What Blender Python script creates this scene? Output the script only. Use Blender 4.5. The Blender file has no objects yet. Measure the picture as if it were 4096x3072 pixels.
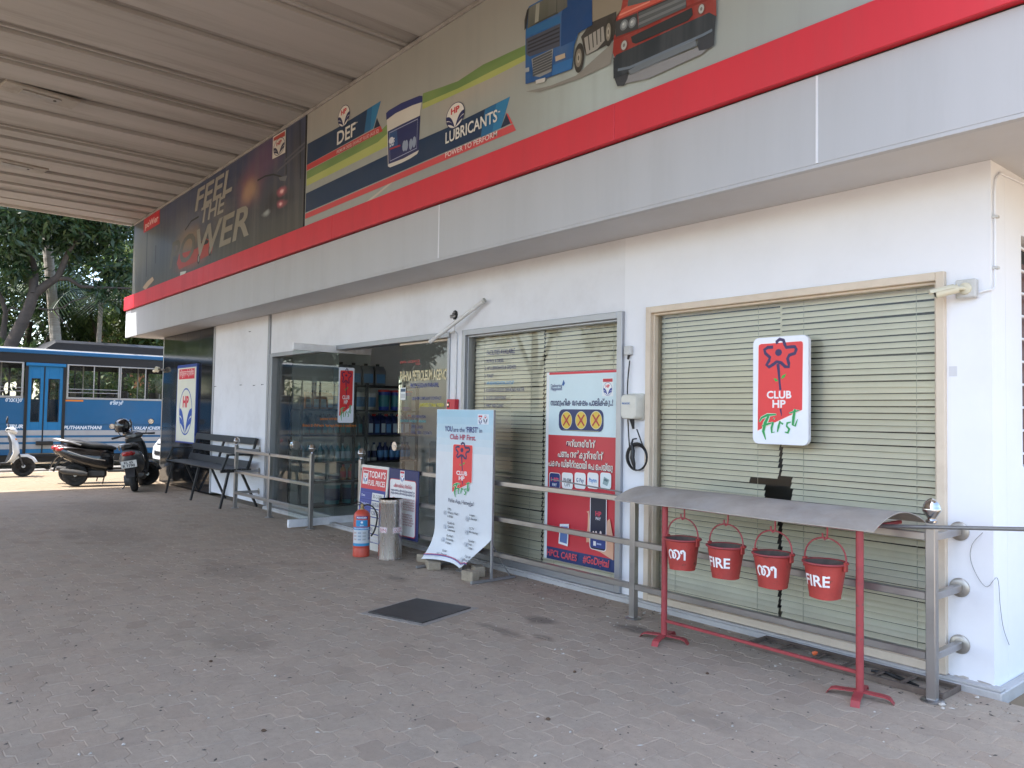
import bpy, math, random
from mathutils import Vector, Matrix
R = math.radians
random.seed(7)
sc = bpy.context.scene
COL = sc.collection

# ------------------------------------------------------------------ camera
YAW, PIT, ROL, FPX = R(39.95), R(2.24), R(0.95), 3120.0
CAM = Vector((0, -5.02, 1.55))
_f = Vector((-math.cos(YAW)*math.cos(PIT), math.sin(YAW)*math.cos(PIT), math.sin(PIT)))
_r = _f.cross(Vector((0, 0, 1))).normalized()
_u = _r.cross(_f)
_r, _u = math.cos(ROL)*_r + math.sin(ROL)*_u, -math.sin(ROL)*_r + math.cos(ROL)*_u
cd = bpy.data.cameras.new('camera')
cd.sensor_width = 36.0
cd.lens = 36.0*FPX/4096.0
cd.clip_start, cd.clip_end = 0.05, 1500
cam = bpy.data.objects.new('camera', cd)
COL.objects.link(cam)
cam.matrix_world = Matrix(((_r.x, _u.x, -_f.x, CAM.x), (_r.y, _u.y, -_f.y, CAM.y), (_r.z, _u.z, -_f.z, CAM.z), (0, 0, 0, 1)))
sc.camera = cam

# ------------------------------------------------------------------ daylight
SUN = Vector((0.21, 0.50, -1.0)).normalized()          # direction the light travels
elev = math.asin(-SUN.z)
wd = bpy.data.worlds.new('World')
sc.world = wd
wd.use_nodes = True
nt = wd.node_tree
bg = nt.nodes['Background']
sky = nt.nodes.new('ShaderNodeTexSky')
sky.sky_type = 'NISHITA'
sky.sun_disc = False
sky.sun_elevation = elev
sky.sun_rotation = math.atan2(-SUN.x, -SUN.y)
sky.air_density, sky.dust_density, sky.ozone_density = 1.0, 1.8, 1.0
nt.links.new(sky.outputs[0], bg.inputs[0])
bg.inputs[1].default_value = 0.15
sl = bpy.data.lights.new('sun', 'SUN')
sl.energy, sl.angle, sl.color = 2.7, R(0.5), (1.0, 0.965, 0.92)
so = bpy.data.objects.new('sun', sl)
so.rotation_euler = SUN.to_track_quat('-Z', 'Y').to_euler()
so.location = (-6, -12, 20)
COL.objects.link(so)
vs = sc.view_settings
vs.view_transform, vs.look, vs.gamma, vs.use_curve_mapping = 'Standard', 'None', 1.0, False
vs.exposure = 2.12
sc.render.engine = 'CYCLES'
sc.cycles.use_denoising = True
sc.cycles.max_bounces = 8
sc.cycles.diffuse_bounces = 5
sc.cycles.glossy_bounces = 3
sc.cycles.transmission_bounces = 6
sc.cycles.transparent_max_bounces = 16
sc.cycles.caustics_reflective = False
sc.cycles.caustics_refractive = False
sc.cycles.sample_clamp_indirect = 6.0

# ------------------------------------------------------------------ measuring helpers (photo point -> point on a real plane)
def _ray(x, y): return _f + (x-2048)/FPX*_r - (y-1536)/FPX*_u
def G(x, y, z=0.0):
    d = _ray(x, y); return CAM + d*((z-CAM.z)/d.z)
def W(x, y, Y=0.0):
    d = _ray(x, y); return CAM + d*((Y-CAM.y)/d.y)
def XP(x, y, X):
    d = _ray(x, y); return CAM + d*((X-CAM.x)/d.x)
def ZM(x0, y0, s): return lambda x, y: (x0+x/s, y0+y/s)
z2, z3, z4 = ZM(500, 300, 1.659), ZM(1200, 200, 2.212), ZM(2000, 0, 2.011)
z5, zp, zt = ZM(1000, 1200, 1.659), ZM(1850, 1200, 1.3827), ZM(2500, 1850, 1.58)
zs, ze, zb = ZM(1700, 1600, 2.212), ZM(1300, 1600, 2.37), ZM(600, 1250, 1.951)
zc, zk, zg = ZM(2850, 1200, 2.0745), ZM(0, 1350, 2.553), ZM(1400, 1380, 3.19)
zv, zh, zw = ZM(3500, 300, 1.659), ZM(2500, 1350, 2.552), ZM(1350, 1550, 2.0743)

# ------------------------------------------------------------------ materials
def lin(h):
    h = h.lstrip('#')
    o = []
    for i in (0, 2, 4):
        c = int(h[i:i+2], 16)/255
        o.append(c/12.92 if c <= .04045 else ((c+.055)/1.055)**2.4)
    return tuple(o)
MATS = {}
def M(name, col, rough=.6, metal=0.0, var=.12, vs=3.0, dirt=0.0, dcol=(.12, .09, .065), ds=1.2, bump=0.0, bs=40.0,
      stretch=(1, 1, 1), spec=.5, coat=0.0, dr=(.48, .72)):
    """principled paint / stone / metal with noise tone variation, dirt patches and fine relief (world space)"""
    if name in MATS: return MATS[name]
    if isinstance(col, str): col = lin(col)
    m = bpy.data.materials.new(name); m.use_nodes = True
    n, l = m.node_tree.nodes, m.node_tree.links
    b = n['Principled BSDF']
    b.inputs['Roughness'].default_value = rough
    b.inputs['Metallic'].default_value = metal
    b.inputs['Specular IOR Level'].default_value = spec
    b.inputs['Coat Weight'].default_value = coat
    g = n.new('ShaderNodeNewGeometry')
    mp = n.new('ShaderNodeMapping'); mp.inputs['Scale'].default_value = stretch
    l.new(g.outputs['Position'], mp.inputs[0])
    t = n.new('ShaderNodeTexNoise'); t.inputs['Scale'].default_value = vs; t.inputs['Detail'].default_value = 5
    t.inputs['Roughness'].default_value = .65
    l.new(mp.outputs[0], t.inputs[0])
    r = n.new('ShaderNodeMapRange'); r.inputs[1].default_value = .25; r.inputs[2].default_value = .75
    r.inputs[3].default_value = 1-var; r.inputs[4].default_value = 1+var
    l.new(t.outputs[0], r.inputs[0])
    mx = n.new('ShaderNodeMix'); mx.data_type = 'RGBA'; mx.blend_type = 'MULTIPLY'; mx.inputs[0].default_value = 1
    mx.inputs[6].default_value = (*col, 1)
    l.new(r.outputs[0], mx.inputs[7])
    out = mx.outputs[2]
    if dirt > 0:
        t2 = n.new('ShaderNodeTexNoise'); t2.inputs['Scale'].default_value = ds; t2.inputs['Detail'].default_value = 8
        t2.inputs['Roughness'].default_value = .7
        l.new(mp.outputs[0], t2.inputs[0])
        r2 = n.new('ShaderNodeMapRange'); r2.inputs[1].default_value, r2.inputs[2].default_value = dr
        r2.inputs[3].default_value = 0; r2.inputs[4].default_value = dirt
        l.new(t2.outputs[0], r2.inputs[0])
        m2 = n.new('ShaderNodeMix'); m2.data_type = 'RGBA'
        l.new(r2.outputs[0], m2.inputs[0]); l.new(out, m2.inputs[6]); m2.inputs[7].default_value = (*dcol, 1)
        out = m2.outputs[2]
        rr = n.new('ShaderNodeMapRange'); rr.inputs[3].default_value = rough; rr.inputs[4].default_value = min(1, rough+.3)
        l.new(r2.outputs[0], rr.inputs[0]); l.new(rr.outputs[0], b.inputs['Roughness'])
    l.new(out, b.inputs['Base Color'])
    if bump > 0:
        t3 = n.new('ShaderNodeTexNoise'); t3.inputs['Scale'].default_value = bs; t3.inputs['Detail'].default_value = 4
        l.new(mp.outputs[0], t3.inputs[0])
        bp = n.new('ShaderNodeBump'); bp.inputs['Strength'].default_value = bump; bp.inputs['Distance'].default_value = .01
        l.new(t3.outputs[0], bp.inputs['Height']); l.new(bp.outputs[0], b.inputs['Normal'])
    MATS[name] = m
    return m
def PM(h, rough=.45, var=.05):
    """flat printed colour"""
    return M('print_'+h.lstrip('#')+('' if rough == .45 else '_%d' % int(rough*100)), h, rough, var=var, vs=2.2, dirt=.10, ds=.9, dcol=(.2, .17, .14))
def glass(name, tint=(.93, .96, .95), ior=1.5, rough=0.0, dust=.03):
    if name in MATS: return MATS[name]
    m = bpy.data.materials.new(name); m.use_nodes = True
    n, l = m.node_tree.nodes, m.node_tree.links
    n.remove(n['Principled BSDF'])
    o = n['Material Output']
    tr = n.new('ShaderNodeBsdfTransparent'); tr.inputs[0].default_value = (*tint, 1)
    gl = n.new('ShaderNodeBsdfGlossy'); gl.inputs['Roughness'].default_value = rough
    fr = n.new('ShaderNodeFresnel'); fr.inputs[0].default_value = ior
    mx = n.new('ShaderNodeMixShader')
    l.new(fr.outputs[0], mx.inputs[0]); l.new(tr.outputs[0], mx.inputs[1]); l.new(gl.outputs[0], mx.inputs[2])
    df = n.new('ShaderNodeBsdfDiffuse'); df.inputs[0].default_value = (.7, .68, .64, 1)
    g = n.new('ShaderNodeNewGeometry')
    t = n.new('ShaderNodeTexNoise'); t.inputs['Scale'].default_value = 2.5; t.inputs['Detail'].default_value = 7
    l.new(g.outputs['Position'], t.inputs[0])
    r = n.new('ShaderNodeMapRange'); r.inputs[1].default_value = .35; r.inputs[2].default_value = .8
    r.inputs[3].default_value = 0; r.inputs[4].default_value = dust*2
    l.new(t.outputs[0], r.inputs[0])
    m2 = n.new('ShaderNodeMixShader')
    l.new(r.outputs[0], m2.inputs[0]); l.new(mx.outputs[0], m2.inputs[1]); l.new(df.outputs[0], m2.inputs[2])
    l.new(m2.outputs[0], o.inputs[0])
    MATS[name] = m
    return m

# ------------------------------------------------------------------ mesh building
class MB:
    def __init__(s): s.v, s.f, s.m, s.k = [], [], [], 0
    def add(s, vs, fs, m=None):
        b = len(s.v); s.v += [tuple(p) for p in vs]
        for f in fs: s.f.append(tuple(i+b for i in f)); s.m.append(s.k if m is None else m)
        return s
    def box(s, x0, x1, y0, y1, z0, z1, c=0.0, m=None):
        if x0 > x1: x0, x1 = x1, x0
        if y0 > y1: y0, y1 = y1, y0
        if z0 > z1: z0, z1 = z1, z0
        c = min(c, (x1-x0)*.4, (y1-y0)*.4, (z1-z0)*.4)
        if c <= 0:
            v = [(x, y, z) for x in (x0, x1) for y in (y0, y1) for z in (z0, z1)]
            return s.add(v, [(0, 1, 3, 2), (4, 6, 7, 5), (0, 4, 5, 1), (2, 3, 7, 6), (0, 2, 6, 4), (1, 5, 7, 3)], m)
        v, ix = [], {}
        for i, x in enumerate((x0, x1)):
            for j, y in enumerate((y0, y1)):
                for k, z in enumerate((z0, z1)):
                    sx, sy, sz = (1-2*i)*c, (1-2*j)*c, (1-2*k)*c
                    ix[i, j, k, 0] = len(v); v.append((x, y+sy, z+sz))
                    ix[i, j, k, 1] = len(v); v.append((x+sx, y, z+sz))
                    ix[i, j, k, 2] = len(v); v.append((x+sx, y+sy, z))
        F = []
        for i in (0, 1):
            q = [ix[i, 0, 0, 0], ix[i, 0, 1, 0], ix[i, 1, 1, 0], ix[i, 1, 0, 0]]; F.append(q if i == 0 else q[::-1])
            q = [ix[0, i, 0, 1], ix[1, i, 0, 1], ix[1, i, 1, 1], ix[0, i, 1, 1]]; F.append(q if i == 0 else q[::-1])
            q = [ix[0, 0, i, 2], ix[0, 1, i, 2], ix[1, 1, i, 2], ix[1, 0, i, 2]]; F.append(q if i == 0 else q[::-1])
        for a in (0, 1):
            for b in (0, 1):
                F.append([ix[a, b, 0, 0], ix[a, b, 0, 1], ix[a, b, 1, 1], ix[a, b, 1, 0]])
                F.append([ix[a, 0, b, 0], ix[a, 1, b, 0], ix[a, 1, b, 2], ix[a, 0, b, 2]])
                F.append([ix[0, a, b, 1], ix[1, a, b, 1], ix[1, a, b, 2], ix[0, a, b, 2]])
        for i in (0, 1):
            for j in (0, 1):
                for k in (0, 1): F.append([ix[i, j, k, 0], ix[i, j, k, 1], ix[i, j, k, 2]])
        # make the winding consistent (outwards)
        cen = Vector(((x0+x1)/2, (y0+y1)/2, (z0+z1)/2)); G2 = []
        for q in F:
            p = [Vector(v[t]) for t in q]
            nrm = (p[1]-p[0]).cross(p[2]-p[0])
            G2.append(q if nrm.dot(sum(p, Vector())/len(p)-cen) > 0 else q[::-1])
        return s.add(v, G2, m)
    def cyl(s, p0, p1, r0, r1=None, n=12, caps=True, m=None):
        r1 = r0 if r1 is None else r1
        p0, p1 = Vector(p0), Vector(p1)
        d = (p1-p0).normalized()
        a = d.orthogonal().normalized(); b = d.cross(a)
        v = []
        for p, r in ((p0, r0), (p1, r1)):
            v += [p+(a*math.cos(t)+b*math.sin(t))*r for t in [2*math.pi*i/n for i in range(n)]]
        F = [(i, (i+1) % n, n+(i+1) % n, n+i) for i in range(n)]
        if caps: F += [tuple(range(n))[::-1], tuple(range(n, 2*n))]
        return s.add(v, F, m)
    def tube(s, path, r, n=8, caps=True, closed=False, m=None):
        P = [Vector(p) for p in path]; N = len(P)
        rr = r if isinstance(r, (list, tuple)) else [r]*N
        v, F = [], []
        a = None
        for i, p in enumerate(P):
            if closed: d = P[(i+1) % N]-P[i-1]
            else: d = P[min(i+1, N-1)]-P[max(i-1, 0)]
            d.normalize()
            if a is None: a = d.orthogonal().normalized()
            a = (a-d*a.dot(d)).normalized(); b = d.cross(a)
            v += [p+(a*math.cos(2*math.pi*k/n)+b*math.sin(2*math.pi*k/n))*rr[i] for k in range(n)]
        for i in range(N if closed else N-1):
            j = (i+1) % N
            F += [(i*n+k, i*n+(k+1) % n, j*n+(k+1) % n, j*n+k) for k in range(n)]
        if caps and not closed: F += [tuple(range(n))[::-1], tuple(range((N-1)*n, N*n))]
        return s.add(v, F, m)
    def lathe(s, prof, n=20, c=(0, 0, 0), axis='z', m=None, caps=True):
        v, F = [], []
        for r, z in prof:
            for i in range(n):
                t = 2*math.pi*i/n
                p = (r*math.cos(t), r*math.sin(t), z)
                if axis == 'y': p = (p[0], p[2], p[1])
                if axis == 'x': p = (p[2], p[0], p[1])
                v.append((p[0]+c[0], p[1]+c[1], p[2]+c[2]))
        for j in range(len(prof)-1):
            F += [(j*n+i, j*n+(i+1) % n, (j+1)*n+(i+1) % n, (j+1)*n+i) for i in range(n)]
        if caps and prof[0][0] > 1e-5: F.append(tuple(range(n))[::-1])
        if caps and prof[-1][0] > 1e-5: F.append(tuple(range((len(prof)-1)*n, len(prof)*n)))
        return s.add(v, F, m)
    def prism(s, pts, fn, d0, d1, m=None):
        """polygon pts (a,b) -> fn(a,b,d) extruded d0..d1"""
        n = len(pts)
        v = [fn(a, b, d0) for a, b in pts]+[fn(a, b, d1) for a, b in pts]
        F = [tuple(range(n))[::-1], tuple(range(n, 2*n))]+[(i, (i+1) % n, n+(i+1) % n, n+i) for i in range(n)]
        return s.add(v, F, m)
    def loft(s, rings, caps=True, closed=True, m=None):
        n = len(rings[0]); v = [p for r in rings for p in r]; F = []
        for j in range(len(rings)-1):
            for i in range(n if closed else n-1):
                F.append((j*n+i, j*n+(i+1) % n, (j+1)*n+(i+1) % n, (j+1)*n+i))
        if caps and closed: F += [tuple(range(n))[::-1], tuple(range((len(rings)-1)*n, len(rings)*n))]
        return s.add(v, F, m)
    def quad(s, a, b, c, d, m=None): return s.add([a, b, c, d], [(0, 1, 2, 3)], m)
    def build(s, name, mats, parent=None, smooth=None, loc=None):
        me = bpy.data.meshes.new(name)
        me.from_pydata(s.v, [], s.f)
        if not isinstance(mats, (list, tuple)): mats = [mats]
        for mt in mats: me.materials.append(mt)
        if len(mats) > 1: me.polygons.foreach_set('material_index', s.m)
        if smooth is not None:
            me.polygons.foreach_set('use_smooth', [True]*len(me.polygons))
            me.set_sharp_from_angle(angle=R(smooth))
        me.update()
        o = bpy.data.objects.new(name, me); COL.objects.link(o)
        if parent is not None: o.parent = parent
        if loc is not None: o.location = loc
        return o
def tag(o, label=None, cat=None, group=None, kind=None):
    if label: o['label'] = label
    if cat: o['category'] = cat
    if group: o['group'] = group
    if kind: o['kind'] = kind
    return o
def thing(name, label, cat, loc=(0, 0, 0), rz=0.0, group=None):
    o = bpy.data.objects.new(name, None); COL.objects.link(o)
    o.empty_display_size = .1
    o.location = loc; o.rotation_euler = (0, 0, rz)
    return tag(o, label, cat, group)
def copy_tree(o, parent=None):
    c = o.copy(); COL.objects.link(c)
    if parent is not None: c.parent = parent
    for ch in list(o.children): copy_tree(ch, c)
    return c
def smooth_path(P, n=5):
    P = [Vector(k) for k in P]; o = []
    for i in range(len(P)-1):
        a, b, c, d = P[max(i-1, 0)], P[i], P[i+1], P[min(i+2, len(P)-1)]
        for k in range(n):
            t = k/n; o.append(.5*((2*b)+(c-a)*t+(2*a-5*b+4*c-d)*t*t+(3*b-a-3*c+d)*t*t*t))
    o.append(P[-1]); return o
def part(name, mats, parent, fn, smooth=None):
    b = MB(); fn(b); return b.build(name, mats, parent, smooth)

# ------------------------------------------------------------------ flat print (lettering, posters, logos)
_tc = {}
def text_geo(body, shear=0.0, bold=0.0):
    key = (body, shear, bold)
    if key not in _tc:
        c = bpy.data.curves.new('t', 'FONT'); c.body = body; c.shear = shear; c.offset = bold
        c.resolution_u = 3; c.fill_mode = 'FRONT'
        o = bpy.data.objects.new('t', c)
        me = o.to_mesh()
        v = [(p.co.x, p.co.y) for p in me.vertices]; f = [tuple(q.vertices) for q in me.polygons]
        o.to_mesh_clear(); bpy.data.objects.remove(o); bpy.data.curves.remove(c)
        xs = [p[0] for p in v] or [0, 1]
        _tc[key] = (v, f, min(xs), max(xs))
    return _tc[key]
class Print:
    """ink laid on a plane: U right, V up, layers step 0.7 mm towards the viewer"""
    def __init__(s, O, U, V, parent, lift=.0012, step=.0002):
        s.O, s.U, s.V = Vector(O), Vector(U).normalized(), Vector(V).normalized()
        s.N = s.U.cross(s.V); s.d = lift; s.st = step; s.par = parent; s.t = {}; s.cur = ('print', 0); s.n = 0; s.warp = None
    def use(s, name): s.n += 1; s.cur = (name, s.n); return s
    def _put(s, pts, faces, col):
        s.d += s.st
        key = s.cur
        mb, cols = s.t.setdefault(key, (MB(), []))
        mt = col if not isinstance(col, str) else PM(col)
        if mt not in cols: cols.append(mt)
        vs = []
        for a, b in pts:
            p = s.O+s.U*a+s.V*b+s.N*s.d
            if s.warp: p = s.warp(p)
            vs.append(p)
        mb.add(vs, faces, cols.index(mt))
    def poly(s, pts, col): s._put(pts, [tuple(range(len(pts)))], col); return s
    def rect(s, x0, y0, x1, y1, col): return s.poly([(x0, y0), (x1, y0), (x1, y1), (x0, y1)], col)
    def rrect(s, x0, y0, x1, y1, r, col):
        p = []
        for cx, cy, a in ((x1-r, y0+r, -90), (x1-r, y1-r, 0), (x0+r, y1-r, 90), (x0+r, y0+r, 180)):
            p += [(cx+r*math.cos(R(a+t)), cy+r*math.sin(R(a+t))) for t in (0, 30, 60, 90)]
        return s.poly(p, col)
    def ell(s, cx, cy, rx, ry, col, n=24): return s.poly([(cx+rx*math.cos(2*math.pi*i/n), cy+ry*math.sin(2*math.pi*i/n)) for i in range(n)], col)
    def stroke(s, path, w, col, closed=False):
        P = [Vector((a, b)) for a, b in path]; N = len(P); pts, F = [], []
        ww = w if isinstance(w, (list, tuple)) else [w]*N
        for i in range(N):
            d = (P[(i+1) % N]-P[i-1]) if closed else (P[min(i+1, N-1)]-P[max(i-1, 0)])
            if d.length < 1e-9: d = Vector((1, 0))
            d.normalize(); q = Vector((-d.y, d.x))*ww[i]/2
            pts += [tuple(P[i]+q), tuple(P[i]-q)]
        for i in range(N if closed else N-1):
            j = (i+1) % N; F.append((2*i, 2*i+1, 2*j+1, 2*j))
        s._put(pts, F, col); return s
    def text(s, body, x, y, h, col, w=None, align='l', shear=0.0, bold=0.012):
        v, f, x0, x1 = text_geo(body, shear, bold)
        if not v: return s
        k = h/.69
        kx = k if w is None else w/(x1-x0)
        tw = (x1-x0)*kx
        if s.cur[0] == 'lettering': s.use('lettering')
        ox = x-(0 if align == 'l' else tw/2 if align == 'c' else tw)
        s._put([(ox+(a-x0)*kx, y+b*k) for a, b in v], f, col); return s
    def done(s):
        for k, (mb, cols) in s.t.items(): mb.build(k[0], cols, s.par)
def hp_logo(p, cx, cy, w, h, blue='#1d3f93', red='#d4213a', white='#eef0ee', text=True):
    """oval emblem: HP over two leaf fronds"""
    p.ell(cx, cy, w/2, h/2, blue, 32); p.ell(cx, cy, w/2*.94, h/2*.94, white, 32)
    for sx in (-1, 1):
        for a, b, ea, eb in ((.07, -.08, 2.6, 2.0), (-.12, -.25, 2.2, 1.6)):
            xa, xb = .47*math.sqrt(1-4*a*a), .47*math.sqrt(1-4*b*b)
            o = [(cx+sx*w*(.008+xa*t), cy+h*(-.47+(a+.47)*(1-(1-t)**ea))) for t in [i/8 for i in range(9)]]
            q = [(cx+sx*w*(.012+xb*t), cy+h*(-.47+(b+.47)*(1-(1-t)**eb))) for t in [1-i/8 for i in range(9)]]
            p.poly(o+q, blue)
    p.text('HP', cx, cy+h*.10, h*.22, red, w=w*.46, align='c', bold=.042)
FLOWER = [(540, 345), (535, 325), (560, 305), (590, 312), (602, 350), (615, 375), (650, 370), (685, 368), (698, 392), (685, 425), (640, 440), (625, 470), (635, 510), (635, 540), (605, 538), (570, 505), (535, 497), (505, 520), (470, 542), (450, 525), (470, 490), (478, 460), (440, 425), (433, 395), (460, 375), (505, 372)]
STEM = [(545, 515), (552, 580), (558, 660), (566, 740)]
FIRST = [([(392, 1008), (410, 975), (460, 950), (532, 945)], [8, 14, 18, 8]), ([(470, 958), (440, 1020), (425, 1090), (445, 1160)], [16, 24, 20, 6]),
         ([(412, 1045), (460, 1028), (500, 1015)], [8, 14, 6]), ([(508, 1010), (494, 1060), (496, 1100), (520, 1095)], [14, 16, 12, 4]),
         ([(512, 985), (518, 975)], [10, 8]), ([(566, 1000), (552, 1050), (543, 1095)], [10, 16, 8]), ([(548, 1040), (570, 1015), (590, 1028)], [6, 10, 14]),
         ([(655, 1010), (625, 1018), (620, 1045), (642, 1070), (630, 1102), (605, 1095)], [6, 14, 12, 16, 14, 6]),
         ([(690, 900), (678, 970), (672, 1035), (690, 1045), (712, 985)], [14, 20, 16, 12, 4]), ([(640, 935), (685, 920), (726, 910)], [6, 12, 6])]
def club_sign(p, x, y, w, h, frame=True, text_col='#f4ecec', fw=None):
    """Club HP First design in the box x..x+w, y..y+h"""
    A, B, C_, D_ = [W(*zc(*q), -.02) for q in ((345, 300), (800, 270), (335, 1190), (790, 1205))]
    xl, xr, zt_, zb_ = (A.x+C_.x)/2, (B.x+D_.x)/2, (A.z+B.z)/2, (C_.z+D_.z)/2
    def q(a, b):
        v = W(*zc(a, b), -.02); return (x+w*(v.x-xl)/(xr-xl), y+h*(v.z-zb_)/(zt_-zb_))
    if frame: p.rrect(x, y, x+w, y+h, w*.09, '#eef1fb')
    o = w*.012
    sh = [q(376, 1082), q(384, 375), q(388, 356), q(405, 347), q(738, 322), q(750, 330), q(753, 350), q(746, 905)]
    cx, cy = sum(a for a, b in sh)/8, sum(b for a, b in sh)/8
    p.poly([(cx+(a-cx)*1.035, cy+(b-cy)*1.02) for a, b in sh], '#fbe9e6')
    p.poly(sh, '#e23a3c')
    k = w/430.0
    p.stroke([q(*a) for a in FLOWER], 24*k, '#2f1f56')
    c = q(550, 418); p.ell(c[0], c[1], 27*k, 25*k, '#2f1f56')
    p.stroke([q(*a) for a in STEM], [26*k, 20*k, 17*k, 16*k], '#2f1f56')
    p.stroke([q(566, 898), q(572, 930), q(576, 960)], [16*k, 10*k, 3*k], '#2f1f56')
    p.poly([q(572, 645), q(580, 615), q(614, 598), q(600, 630)], '#2fae3f'); p.poly([q(508, 638), q(530, 640), q(550, 662), q(525, 665)], '#2fae3f')
    a = q(453, 808); b = q(658, 808); p.text('CLUB', a[0], a[1], q(453, 748)[1]-a[1], text_col, w=b[0]-a[0], bold=.03)
    a = q(500, 886); b = q(610, 886); p.text('HP', a[0], a[1], q(500, 824)[1]-a[1], text_col, w=b[0]-a[0], bold=.03)
    for path, ws in FIRST: p.stroke([q(*t) for t in path], [t*k*1.5 for t in ws], '#d8f0d8')
    for path, ws in FIRST: p.stroke([q(*t) for t in path], [t*k for t in ws], '#169a50')
# ================================================================== SETTING
m_ground = M('dry_earth', (.23, .172, .11), .95, var=.25, vs=.6, dirt=.5, ds=.3, dcol=(.16, .13, .09), bump=.4, bs=9)
m_sand = M('joint_sand', (.47, .375, .285), .95, var=.25, vs=5, dirt=.6, ds=1.5, dcol=(.12, .10, .085), bump=.3, bs=120)
m_road = M('asphalt', (.06, .058, .055), .9, var=.2, vs=1.5, bump=.3, bs=60)
tag(part('ground', m_ground, None, lambda b: b.quad((-400, -400, -.035), (400, -400, -.035), (400, 400, -.035), (-400, 400, -.035))), kind='structure')
tag(part('road', m_road, None, lambda b: b.quad((-60, -24, -.03), (60, -24, -.03), (60, -16, -.03), (-60, -16, -.03))), kind='structure')

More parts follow.
